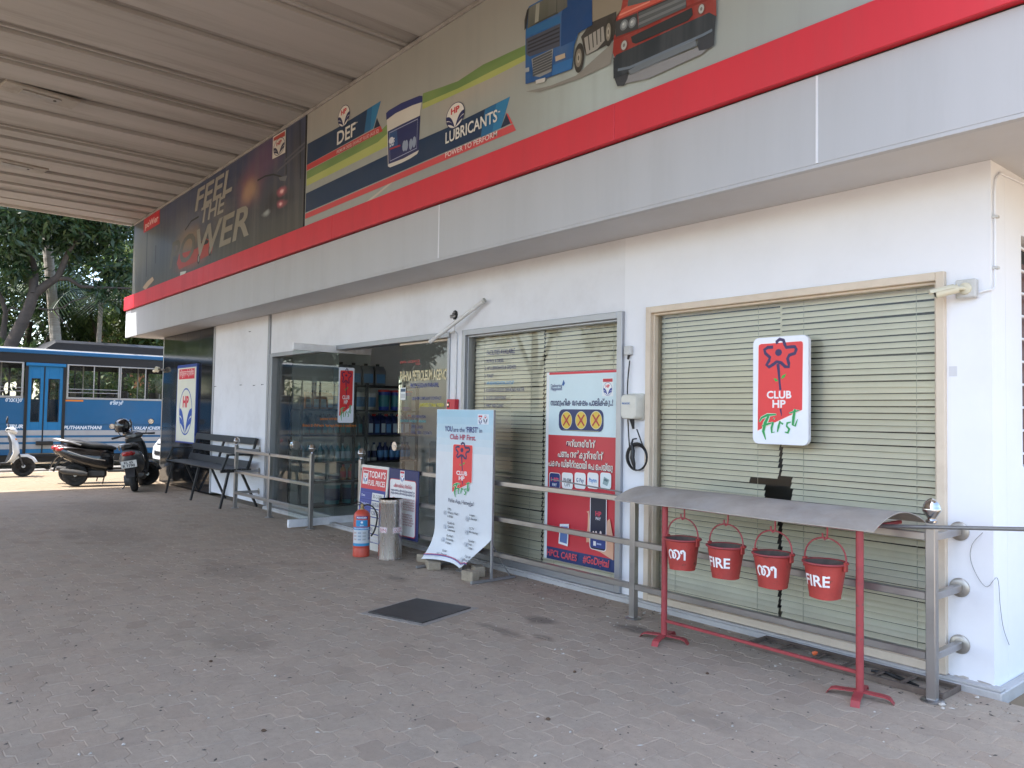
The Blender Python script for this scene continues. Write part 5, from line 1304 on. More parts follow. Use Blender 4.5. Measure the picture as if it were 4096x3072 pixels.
# ================================================================== BOARDS, BIN, EXTINGUISHER
pb = thing('price_board', 'fuel price board with red heading leaning on the railing', 'board')
PY = -.46
def qe(x, y, Y=PY): v = W(*ze(x, y), Y); return v
a0, a1 = qe(345, 620), qe(597, 628)
bx0, bx1, bz1, bz0 = a0.x, a1.x, (a0.z+a1.z)/2, .02
slope = .10/ (bz1-bz0)
def lean(v, base=PY): return Vector((v.x, v.y-.06+ (v.z-bz0)*.075, v.z))
b = MB(); b.box(bx0, bx1, PY, PY+.02, bz0, bz1, .003); b.v = [tuple(lean(Vector(v))) for v in b.v]; b.build('board', PM('#d8d6cc'), pb)
p = Print((bx0, PY, 0), (1, 0, 0), (0, 0, 1), pb, .001, .0002); p.warp = lean
BW, BH = bx1-bx0, bz1-bz0
p.use('print').rect(.02, bz0+.05, BW-.02, bz1-.03, '#2f3a86'); p.rect(.02, bz1-.27, BW-.02, bz1-.03, '#cc3a40')
p.use('logo').rect(.05, bz1-.22, .17, bz1-.06, '#e4e4e0'); p.rect(.06, bz1-.095, .16, bz1-.068, '#c03040'); hp_logo(p, .11, bz1-.155, .09, .10)
p.use('lettering').text("TODAY'S", .19, bz1-.135, .070, '#f2eeea', w=BW-.23, bold=.018).text('FUEL PRICES', .19, bz1-.225, .058, '#f2eeea', w=BW-.23, bold=.015)
rows = ['Date', 'Dealership Name', 'Location Code', 'Petrol', 'Diesel', 'Power', 'Turbo']
vals = ['30-12-2021', 'RAHNA PETROLEUM AGENCY', '12852', '', '95', '4', '']
zz = bz1-.31
for r_, v_ in zip(rows, vals):
    p.use('value_plate').rect(.04, zz-.07, .28, zz, '#4a55a0'); p.rect(.045, zz-.065, .275, zz-.005, '#343f8c'); p.rect(.30, zz-.075, BW-.04, zz+.005, '#d3d4d2' if r_ == 'Date' else '#cfcfc8')
    p.use('lettering').text(r_, .06, zz-.048, .026, '#cfd2e6', w=min(.19, .02*len(r_)), bold=.01)
    if v_: p.text(v_, .32, zz-.055, .042, '#34366a' if r_ != 'Date' else '#3a3a3c', w=min(BW-.40, .032*len(v_)), bold=.01)
    zz -= .092
p.text('VERIFY PRICE BEFORE', .04, bz0+.10, .022, '#d8dae6', w=BW-.1).text('FILLING CHECK ZERO', .04, bz0+.065, .022, '#d8dae6', w=BW-.1)
p.done()
nb2 = thing('notice_board', 'navy-bordered notice board in Malayalam tied to the railing', 'board')
NY = -.44
n0, n1, n2 = W(*ze(605, 650), NY), W(*ze(888, 668), NY), W(*ze(858, 1338), NY)
nx0, nx1, nz1, nz0 = n0.x, n1.x, (n0.z+n1.z)/2, n2.z-.01
b = MB(); b.box(nx0, nx1, NY, NY+.018, nz0, nz1, .006); b.build('board', PM('#252c5c'), nb2)
p = Print((nx0, NY, 0), (1, 0, 0), (0, 0, 1), nb2, .001, .0002); NW = nx1-nx0
p.use('print').rrect(.03, nz0+.03, NW-.04, nz1-.11, .03, '#b9303e'); p.rrect(.038, nz0+.04, NW-.048, nz1-.118, .028, '#e2e2e0')
p.use('logo').rect(NW*.40, nz1-.15, NW*.55, nz1-.015, '#e6e6e4'); p.rect(NW*.41, nz1-.045, NW*.54, nz1-.022, '#c03040'); hp_logo(p, NW*.475, nz1-.095, .075, .085)
p.use('lettering').text('പരിശോധിക്കൂ, നിറയ്ക്കൂ', NW*.5, nz1-.20, .035, '#b93a4a', w=NW*.62, align='c', bold=.03)
rr_ = random.Random(5)
for k, z_ in enumerate([nz1-.245, nz1-.275]): p.text('അളവും ഗുണവും പരിശോധിച്ച് ഉറപ്പുവരുത്തുക', NW*.5, z_, .020, '#3a3a66', w=NW*.8, align='c', bold=.03)
p.ell(NW*.2, nz1-.37, .052, .058, '#8a2a22', 20); p.ell(NW*.2, nz1-.37, .040, .046, '#a5382c', 20); p.rect(NW*.29, nz1-.385, NW*.37, nz1-.355, '#c9a860')
words = ['ഇന്ധനം നിറയ്ക്കുന്നതിന് മുമ്പ്', 'മീറ്റർ പൂജ്യം ആണെന്ന് ഉറപ്പാക്കുക', 'ബിൽ ചോദിച്ചു വാങ്ങുക', 'പരാതികൾ അറിയിക്കുക']
z_ = nz1-.325; k = 0
while z_ > nz0+.10:
    x_ = NW*(.40 if z_ > nz1-.47 else .12)
    if k % 6 != 5: p.text(words[k % 4], x_, z_, .016, '#a34a52' if k < 14 else '#4a4a72', w=NW*(.50 if x_ > NW*.3 else rr_.uniform(.6, .78)), bold=.012)
    z_ -= .027; k += 1
p.done()
# dustbin
gb = G(*ze(615, 1502))
m_binm = M('brushed_bin_steel', (.86, .84, .81), .27, 1.0, var=.06, vs=5, dirt=.10, ds=5, dcol=(.25, .22, .19), stretch=(6, 6, .4))
bn = thing('dust_bin', 'round stainless steel dustbin beside the fire extinguisher', 'bin', (gb.x, gb.y, 0))
part('body', m_binm, bn, lambda b: b.lathe([(.124, 0), (.131, .004), (.131, .012), (.127, .018), (.127, .585), (.131, .592), (.131, .60), (.127, .606), (.128, .628), (.124, .632)], 40), 30)
part('rim', m_chrome, bn, lambda b: b.lathe([(.124, .632), (.121, .632), (.118, .612), (.10, .606), (.0005, .606)], 40), 30)
p = Print((0, 0, 0), (1, 0, 0), (0, 0, 1), bn, 0, 0)
tb = math.atan2(-5.02-gb.y, -gb.x)
def wrapb(v): a = tb+v.x/.128; return Vector(((.1285+v.y*-1)*math.cos(a), (.1285-v.y)*math.sin(a), v.z))
p.warp = wrapb; p.st = .0004; p.d = .0004
for x_, s_ in ((-.085, 'BIN'), (.085, 'DUST')):
    w_ = .10 if s_ == 'BIN' else .125
    p.use('label_plate')
    for k, col in ((0, '#e2dede'), (.004, '#a83a48'), (.007, '#e2dede')):
        pts = []
        xs_ = [x_-w_/2+k+(w_-2*k)*i/6 for i in range(7)]
        z0_, z1_ = .285+k, .345-k
        p._put([(x, z0_) for x in xs_]+[(x, z1_) for x in xs_], [(i, i+1, 8+i, 7+i) for i in range(6)], col)
    p.use('lettering').text(s_, x_, .298, .034, '#a01c30', w=w_*.72, align='c', bold=.012)
p.done()
# extinguisher
gx = G(*ze(342, 1478))
m_exr = M('extinguisher_red', (.55, .075, .045), .35, var=.06, vs=6, dirt=.15, ds=6)
ex = thing('fire_extinguisher', 'red powder fire extinguisher with blue label by the price board', 'extinguisher', (gx.x, gx.y, 0))
part('cylinder', m_exr, ex, lambda b: b.lathe([(.085, 0), (.090, .006), (.090, .085), (.0885, .09), (.0885, .098), (.090, .102), (.090, .425), (.084, .452), (.066, .478), (.040, .495), (.026, .50)], 32), 35)
part('valve', M('brass_valve', (.35, .28, .16), .4, .8), ex, lambda b: (b.lathe([(.026, .50), (.026, .515), (.017, .52), (.017, .555), (.010, .562)], 14), b.cyl((-.03, 0, .54), (.03, 0, .54), .010, n=8)), 40)
part('lever', m_dark, ex, lambda b: (b.tube([(0, 0, .562), (-.05, -.02, .575), (-.11, -.05, .568)], .006, 6), b.tube([(0, 0, .548), (-.05, -.02, .545), (-.11, -.05, .542)], .006, 6)), 60)
part('hose', m_dark, ex, lambda b: b.tube(smooth_path([(.02, 0, .54), (.07, .03, .555), (.13, .06, .53), (.165, .085, .46), (.16, .09, .38), (.13, .08, .28), (.10, .06, .22)]), .009, 8), 60)
p = Print((0, 0, 0), (1, 0, 0), (0, 0, 1), ex, 0, .0003)
te = math.atan2(-5.02-gx.y, -gx.x)
def wrape(v): a = te+v.x/.0905; return Vector(((.0908-v.y)*math.cos(a), (.0908-v.y)*math.sin(a), v.z))
p.warp = wrape
def strip(x0, x1, z0, z1, col, n=10):
    xs_ = [x0+(x1-x0)*i/n for i in range(n+1)]; p._put([(x, z0) for x in xs_]+[(x, z1) for x in xs_], [(i, i+1, n+2+i, n+1+i) for i in range(n)], col)
p.use('label'); strip(-.066, .066, .405, .435, '#2f3b80'); strip(-.066, .066, .325, .395, '#2f8cc0'); strip(-.112, .112, .120, .315, '#c9cdd0', 16); strip(-.112, .112, .29, .318, '#2f8cc0', 16); strip(-.112, .112, .118, .165, '#2f8fbe', 16); strip(-.112, .112, .148, .168, '#c9cdd0', 16)
for k in range(9): strip(-.09+(k % 3)*.05, -.055+(k % 3)*.05, .18+(k//3)*.035, .198+(k//3)*.035, ('#b9a9a4', '#9aa7b4', '#aab0b0')[k % 3], 4)
for k, s_ in enumerate('ABC'): strip(.072, .098, .255-k*.035, .283-k*.035, '#3f4a78', 4); p.text(s_, .085, .259-k*.035, .020, '#e6e8ee', w=.014, align='c', bold=.03)
p.use('lettering').text('POWDER', 0, .412, .016, '#e8eaf2', w=.105, align='c', bold=.04).text('FIRE EXTINGUISHER', 0, .300, .012, '#e8eaf2', w=.17, align='c', bold=.03)
p.ell(0, .372, .012, .012, '#e8eef2', 12); p.text('Safex', 0, .335, .014, '#cfe4f0', w=.04, align='c')
p.done()

# ================================================================== BENCH
m_bench = M('black_bench_enamel', (.018, .018, .019), .38, var=.2, vs=6, dirt=.3, ds=4, dcol=(.07, .065, .06))
bc = thing('park_bench', 'black slatted metal bench against the white wall', 'bench', (-13.72, -.30, 0))
def bar(b, p0, p1, w_=.045, t_=.03):
    p0, p1 = Vector(p0), Vector(p1); d = (p1-p0).normalized(); n = Vector((1, 0, 0)); k = d.cross(n).normalized()
    v = []
    for p_ in (p0, p1):
        for sx, sk in ((-1, -1), (1, -1), (1, 1), (-1, 1)): v.append(p_+n*sx*w_/2+k*sk*t_/2)
    b.add(v, [(0, 3, 2, 1), (4, 5, 6, 7), (0, 1, 5, 4), (1, 2, 6, 5), (2, 3, 7, 6), (3, 0, 4, 7)])
HB = 1.40
for x in (-HB, 0, HB):
    part('leg', m_bench, bc, lambda b: bar(b, (x, -.32, 0), (x, -.20, .57)))
    part('leg', m_bench, bc, lambda b: bar(b, (x, .27, 0), (x, .0, .57)))
    part('seat_bearer', m_bench, bc, lambda b: b.box(x-.0225, x+.0225, -.33, .17, .560, .595, .003))
    part('back_post', m_bench, bc, lambda b: bar(b, (x, .10, .585), (x, .245, 1.095), .045, .03))
for x in (-HB, HB):
    part('armrest', m_bench, bc, lambda b: (bar(b, (x, -.31, .59), (x, -.22, .83)), b.box(x-.0225, x+.0225, -.24, .185, .825, .85, .003)))
for k in range(6): part('seat_slat', m_bench, bc, lambda b: b.box(-HB-.06, HB+.06, -.335+k*.082, -.335+k*.082+.066, .597, .617, .004))
for z_ in (.66, .845, 1.03):
    yy = .10+(z_-.585)*.284
    def sl_(b):
        b.box(-HB-.03, HB+.03, -.010, .010, -.055, .055, .004)
        b.v = [(v[0], v[1]+yy-.025+v[2]*.284, v[2]+z_+.02) for v in b.v]
    part('back_slat', m_bench, bc, sl_)

# ================================================================== WALL FITTINGS
m_cctv = M('cctv_plastic', (.62, .58, .44), .45, var=.08, vs=8)
m_pbox = M('grey_box', (.55, .55, .53), .55, var=.1, vs=9, dirt=.3, ds=12)
a, c = W(*zv(553, 1365), 0), W(*zv(690, 1483), 0)
cv = thing('security_camera', 'cream bullet security camera on a grey box, right wall', 'camera', ((a.x+c.x)/2, 0, (a.z+c.z)/2))
part('junction_box', m_pbox, cv, lambda b: b.box(-.055, .055, -.05, 0, -.055, .055, .006))
part('mount_disc', m_cctv, cv, lambda b: b.lathe([(.036, -.05), (.034, -.058), (.02, -.064)], 18, (0, 0, 0), 'y'), 40)
part('arm', m_cctv, cv, lambda b: b.tube([(0, -.06, 0), (-.01, -.085, .0), (-.03, -.10, -.004)], .012, 10), 60)
def bullet(b):
    d = Vector((-.86, -.45, -.22)).normalized(); o = Vector((-.02, -.10, -.004))
    b.cyl(o, o+d*.12, .026, .028, 18)
    b.cyl(o+d*.12, o+d*.122, .024, .022, 18)
part('bullet_body', m_cctv, cv, bullet, 40)
def hood(b):
    d = Vector((-.86, -.45, -.22)).normalized(); o = Vector((-.02, -.10, -.004)); s_ = d.cross(Vector((0, 0, 1))).normalized(); u_ = s_.cross(d)
    r = []
    for t_ in (.02, .15):
        r.append([o+d*t_+(s_*math.cos(R(k))+u_*math.sin(R(k)))*.034 for k in range(10, 171, 20)]+[o+d*t_+(s_*math.cos(R(k))+u_*math.sin(R(k)))*.031 for k in range(170, 9, -20)])
    b.loft(r)
part('hood', m_cctv, cv, hood, 40)
part('lens', m_dark, cv, lambda b: b.cyl(Vector((-.02, -.10, -.004))+Vector((-.86, -.45, -.22)).normalized()*.121, Vector((-.02, -.10, -.004))+Vector((-.86, -.45, -.22)).normalized()*.127, .018, n=16))
m_pvc = M('pvc_conduit', (.70, .70, .69), .5, var=.06, dirt=.3, ds=9)
cz_ = W(*zv(875, 1425), 0).z
cp = thing('conduit_pipe', 'white conduit pipe from the security camera up the side wall', 'pipe', (0, 0, 0))
part('pipe', m_whiteR, cp, lambda b: b.tube([(c.x+.01, -.014, cz_), (XR-.03, -.014, cz_+.004), (XR+.012, -.012, cz_+.01), (XR+.012, .02, cz_+.03), (XR+.010, .03, 2.55), (XR+.010, .03, 2.90), (XR+.010, .05, 2.98), (XR+.010, .12, 3.03), (XR+.012, .5, 3.045), (XR+.012, 2.0, 3.05)], .0065, 10), 60)
for z_ in (2.45, 2.75): part('clip', m_pbox, cp, lambda b: b.box(XR+.0, XR+.03, .012, .048, z_-.008, z_+.008, .002))
# wire hanging at the corner
wr = thing('loose_wire', 'thin loose wire hanging beside the right wall corner', 'wire')
wp = [W(*ZM(3400, 900, .829)(*k), -.02) for k in ((440, 1020), (405, 1060), (400, 1110), (425, 1170), (455, 1200))]+[Vector((XR+.012, .02+.1*k, z_)) for k, z_ in ((0, .66), (.4, .50), (.9, .36), (1.8, .25))]
part('wire', m_rod, wr, lambda b: b.tube(smooth_path(wp), .0016, 6), 60)
# little paper stuck on the wall
ps = thing('wall_sticker', 'tiny faded paper sticker on the wall under the camera', 'sticker')
p = Print((0, 0, 0), (1, 0, 0), (0, 0, 1), ps, .001); a = W(*ZM(3400, 900, .829)(343, 485), 0); p.rect(a.x-.024, a.z-.03, a.x+.02, a.z+.03, '#cfd0d4'); p.done()
# air-hose socket, controller box and coiled cable
a, c = W(*zh(22, 90), 0), W(*zh(95, 178), 0)
so_ = thing('wall_socket', 'small grey square socket box above the cable', 'socket', ((a.x+c.x)/2, 0, (a.z+c.z)/2))
part('box', m_pbox, so_, lambda b: b.box(-.04, .032, -.045, 0, -.038, .038, .005)); part('gland', m_dark, so_, lambda b: (b.cyl((0, -.022, -.038), (-.01, -.022, -.075), .012, .009, 10)), 40)
a, c = W(*zh(28, 575), 0), W(*zh(222, 845), 0)
bxx = thing('control_box', 'cream wall-mounted control box with rounded corners between the windows', 'box', ((a.x+c.x)/2-.005, 0, (a.z+c.z)/2))
m_cbox = M('cream_box', (.66, .64, .56), .45, var=.05, vs=6, dirt=.15, ds=9)
def rbox(b, w_, h_, y0, y1, r, top=0):
    P = []
    for cx, cy, an in ((w_/2-r, -h_/2+r, -90), (w_/2-r, h_/2-r, 0), (-w_/2+r, h_/2-r, 90), (-w_/2+r, -h_/2+r, 180)): P += [(cx+r*math.cos(R(an+k)), cy+r*math.sin(R(an+k))) for k in (0, 30, 60, 90)]
    rings = [[(x*k, y, z*k) for x, z in P] for y, k in ((y0, 1), (y1+.012, 1), (y1, .93))]
    b.loft(rings)
part('back_plate', m_cbox, bxx, lambda b: rbox(b, .20, .225, -.001, -.022, .03), 35)
part('cover', m_cbox, bxx, lambda b: rbox(b, .172, .205, -.022, -.105, .03), 35)
p = Print((-.07, -.1053, .02), (1, 0, 0), (0, 0, 1), bxx, .001).use('lettering'); p.text('PROSCEIC', 0, 0, .014, '#3a6aa8', w=.09, bold=.04); p.done()
part('cable_boot', m_dark, bxx, lambda b: b.cyl((0, -.06, -.10), (.012, -.05, -.185), .022, .009, 10), 40)
kc = W(*zh(125, 1230), -.03)
cbl = thing('coiled_cable', 'coiled black cable hanging on the wall below the control box', 'cable', (kc.x, -.03, kc.z))
def coil(b):
    for k in range(5):
        P = []
        for i in range(25):
            an = 2*math.pi*i/24; P.append(((.098+.004*k)*math.cos(an), -.006*(k % 3)+.004*math.sin(an*2+k), (.102+.003*k)*math.sin(an)+.003*k))
        b.tube(P[:-1], .0058, 6, closed=True)
part('coil', m_dark, cbl, coil, 60)
sp, bp_ = W(*zh(48, 235), -.025)-Vector((kc.x, -.03, kc.z)), W(*zh(120, 935), -.05)-Vector((kc.x, -.03, kc.z))
part('supply_cable', m_dark, cbl, lambda b: (b.tube(smooth_path([tuple(sp), tuple(sp+Vector((-.02, 0, -.18))), (-.115, .0, .45), (-.10, 0, .22), (-.085, 0, .08)]), .0055, 6), b.tube([tuple(bp_), (.03, -.01, .18), (.06, 0, .10)], .0055, 6)), 60)
part('hook_loop', m_dark, cbl, lambda b: b.tube([(-.035, .03, .16), (-.04, -.01, .155), (-.05, -.015, .12), (-.03, -.02, .06), (-.035, -.022, 0), (-.02, -.02, -.05), (-.012, -.015, -.10)], [.006, .007, .01, .017, .02, .016, .006], 8), 60)
# red call-point box on the pier
a = W(*z5(1340, 695), -.04)
rb_ = thing('alarm_box', 'small red box on the white pier behind the standee', 'box', (a.x, 0, a.z))
part('box', m_red, rb_, lambda b: b.box(-.075, .075, -.06, 0, -.075, .06, .005)); part('recess', m_dark, rb_, lambda b: b.box(-.055, -.02, -.063, -.0605, -.03, .03)); part('knob', m_chrome, rb_, lambda b: b.cyl((-.035, -.063, 0), (-.035, -.07, 0), .012, n=10))
# conduit, hole and slanting tube above the pier
a = W(*z5(1362, 100), 0)
hl = thing('wire_hole', 'broken hole with wires in the wall above the pier', 'hole', (a.x, 0, a.z))
part('recess', m_gap, hl, lambda b: b.lathe([(.055, -.004), (.04, -.006), (.0004, -.003)], 9, (0, 0, 0), 'y')); part('socket_stub', m_steel, hl, lambda b: (b.cyl((-.01, -.002, -.01), (-.02, -.05, -.02), .025, .02, 9), b.cyl((.012, -.003, .02), (.014, -.03, .025), .012, n=8)), 40)
part('wire', m_pvc, hl, lambda b: b.tube([(0, -.008, -.05), (.004, -.01, -.1), (-.002, -.01, -.19)], .005, 6), 60)
a, c = W(*z5(1195, 278), -.18), W(*z5(1558, 0), -.05)
tb_ = thing('tube_lamp', 'slanting unlit tube lamp hanging across the wall above the pier', 'lamp', tuple(a))
part('tube', m_pvc, tb_, lambda b: b.tube([(0, 0, 0), tuple((c-a)*.5), tuple(c-a)], .022, 10), 60); part('end_cap', m_pbox, tb_, lambda b: (b.cyl((0, 0, 0), tuple((c-a)*.03), .026, n=10), b.cyl(tuple((c-a)*.97), tuple(c-a), .026, n=10)), 40)
pz = [W(*z5(*k), -.012) for k in ((1320, 218), (1360, 212), (1372, 225), (1368, 420), (1362, 660))]
ct = thing('conduit_pipe', 'thin white conduit running down the pier beside the door', 'pipe'); part('pipe', m_pvc, ct, lambda b: b.tube([tuple(k) for k in pz], .010, 8), 60)
# nails in the white panel
for k, (x, y) in enumerate(((717, 565), (820, 568), (885, 562), (788, 148), (518, 577))):
    a = W(*zb(x, y), -.012); t = thing('wall_nail', 'small nail in the white panel above the bench, '+('leftmost of the middle row', 'middle of the middle row', 'rightmost of the middle row', 'highest of all', 'beside the granite edge')[k], 'nail', (a.x, -.012, a.z), 0, 'nails in the white panel'); part('shank', m_iron, t, lambda b: (b.cyl((0, 0, 0), (.0, -.03, -.004), .004, n=6), b.cyl((0, -.03, -.004), (0, -.034, -.004), .009, n=8)))
# flood camera at the pier edge
a = W(*zb(110, 440), -.15)
fc = thing('security_camera', 'small camera bracketed to the left edge of the granite pier', 'camera', (XL-.02, -.06, a.z))
part('bracket', m_steel, fc, lambda b: (b.cyl((.15, .0, 0), (-.05, -.02, .01), .02, n=10))); part('body', m_cctv, fc, lambda b: (b.cyl((-.02, -.05, .0), (-.06, -.11, .02), .06, .055, 14), b.cyl((-.06, -.05, -.01), (-.28, -.08, -.02), .03, n=10)), 40)
part('pier_edge', M('steel_edge_strip', (.45, .42, .38), .3, .9, var=.1), shop, lambda b: b.box(XL-.035, XL-.002, -.034, .3, 0, ZT-.005, .004))
# far louvred window on the side wall
lw = thing('side_window', 'dark barred window in the right side wall', 'window', (XR, 0, 0))
part('opening', m_gap, lw, lambda b: b.box(-.15, -.12, .50, 1.9, 1.28, 2.72))
for k in range(10): part('bar', m_white, lw, lambda b: b.box(-.05, -.03, .50, 1.9, 1.35+k*.145, 1.365+k*.145, .003))
part('shutter_board', M('maroon_shutter', (.10, .035, .03), .6), lw, lambda b: b.box(-.118, -.10, .50, 1.9, 1.28, 2.60))
# litter
m_peb = M('pale_pebble', (.55, .50, .44), .9, var=.2, vs=20); m_leafd = M('dry_leaf', (.10, .06, .035), .85, var=.3, vs=20)
rl_ = random.Random(21)
def pebble(q_, s_, label, mat=m_peb, name='pebble', cat='stone'):
    g_ = G(*q_); o = thing(name, label, cat, (g_.x, g_.y, 0), rl_.uniform(0, 6), 'litter on the pavers')
    def pb_(b):
        pr_ = [(s_*.6, 0), (s_, s_*.35), (s_*.8, s_*.75), (s_*.3, s_*1.0)]
        b.lathe(pr_, 7); b.v = [(x*rl_.uniform(.8, 1.25), y*rl_.uniform(.6, .9), z*rl_.uniform(.7, 1.1)) for x, y, z in b.v]
    part('stone', mat, o, pb_, 30)
for q_, s_, lab in ((zt(805, 1160), .018, 'grey stone beside the rusty ladder'), ((3500+985/3.686, 2500+1190/3.686), .020, 'grey stone chip beside the right railing post'), ((3500+1000/3.686, 2500+1240/3.686), .012, 'white stone chip in front of the right railing post'), ((1800+2145/2.765, 2350+290/2.765), .014, 'white stone beside the middle railing post'), ((1800+1030/2.765, 2350+128/2.765), .011, 'white pebble on the pavers behind the iron cover'), ((400+260/2.765, 2500+1328/2.765), .010, 'pale pebble on the pavers at the lower left'), ((400+1935/2.765, 2500+568/2.765), .009, 'pale pebble on the middle of the pavers'), ((1800+1160/2.765, 2350+690/2.765), .009, 'pale pebble on the pavers in front of the bucket stand'), ((3500+1505/3.686, 2500+1080/3.686), .013, 'stone chip at the right wall corner')): pebble(q_, s_, lab)
for q_, lab in (((400+1225/2.765, 2500+408/2.765), 'dry brown scrap on the pavers left of the middle'), ((1800+1085/2.765, 2350+1465/2.765), 'dry leaf scrap on the pavers in the foreground'), ((400+1810/2.765, 2500+1178/2.765), 'thin dry twig scrap on the left foreground pavers'), ((1800+1380/2.765, 2350+942/2.765), 'small dry leaf on the pavers before the stand'), (zt(520, 1338), 'dry leaf bit in front of the bucket stand')): pebble(q_, .013, lab, m_leafd, 'dry_leaf', 'leaf')
# patches where the paint has peeled at the foot of the right wall
for k, (pts, lab) in enumerate((([(1150, 735), (1200, 735), (1235, 750), (1300, 745), (1380, 775), (1385, 795), (1300, 785), (1230, 775)], 'cracked pale paint patch at the foot of the right wall'), ([(1050, 690), (1075, 705), (1110, 728), (1070, 735), (1045, 715)], 'dark peeled patch beside the cream frame foot'), ([(1500, 810), (1560, 822), (1700, 868), (1735, 888), (1650, 880), (1540, 848)], 'grey peeled patch near the wall corner foot'))):
    pr = Print((0, 0, 0), (1, 0, 0), (0, 0, 1), thing('paint_patch', lab, 'stain', (0, 0, 0), 0, 'peeled paint patches'), .0008)
    pr.use('patch').poly([(lambda v: (v.x, v.z))(W(3500+x/3.686, 2500+y/3.686, 0)) for x, y in pts], ('#b3aba2', '#7d7068', '#a79f97')[k]); pr.done()
# ================================================================== SCOOTERS
def sup(x, zc_, hw, hh, n=16, e=2.6, z0=None):
    o = []
    for i in range(n):
        a = 2*math.pi*i/n; c, s_ = math.cos(a), math.sin(a)
        o.append((x, hw*math.copysign(abs(c)**(2/e), c), zc_+hh*math.copysign(abs(s_)**(2/e), s_)))
    return o
m_tyre = M('tyre_rubber', (.018, .018, .018), .8, var=.2, vs=20, dirt=.4, ds=15, dcol=(.10, .085, .07))
m_rim = M('alloy_rim', (.42, .42, .42), .35, .8, var=.1)
m_seatv = M('seat_vinyl', (.015, .015, .016), .5, var=.1)
m_eng = M('engine_grey', (.06, .06, .06), .55, .3, var=.2, vs=15, dirt=.4, ds=12)
m_lens_r = M('tail_lens', (.35, .02, .02), .15)
m_lens_w = M('clear_lens', (.75, .76, .78), .08, .1, spec=.8)
m_mir = M('mirror_glass', (.75, .75, .75), .05, 1.0)
def wheel(t, x, z, r=.225, w_=.055):
    wh = part('wheel', m_rim, t, lambda b: (b.lathe([(.03, -w_*.9), (.05, -w_*.6), (r*.60, -w_*.25), (r*.62, w_*.25), (.05, w_*.6), (.03, w_*.9)], 20, (x, 0, z), 'y')), 35)
    part('tyre', m_tyre, wh, lambda b: b.lathe([(r*.66, -w_*.8), (r*.80, -w_), (r*.93, -w_*.85), (r*.99, -w_*.4), (r, 0), (r*.99, w_*.4), (r*.93, w_*.85), (r*.80, w_), (r*.66, w_*.8), (r*.62, 0), (r*.66, -w_*.8)], 32, (x, 0, z), 'y'), 40)
    for k in range(5):
        a = 2*math.pi*k/5
        part('spoke', m_tyre, wh, lambda b: b.cyl((x+.06*math.cos(a), -w_*.5, z+.06*math.sin(a)), (x+r*.52*math.cos(a), -w_*.28, z+r*.52*math.sin(a)), .028, .022, 8))
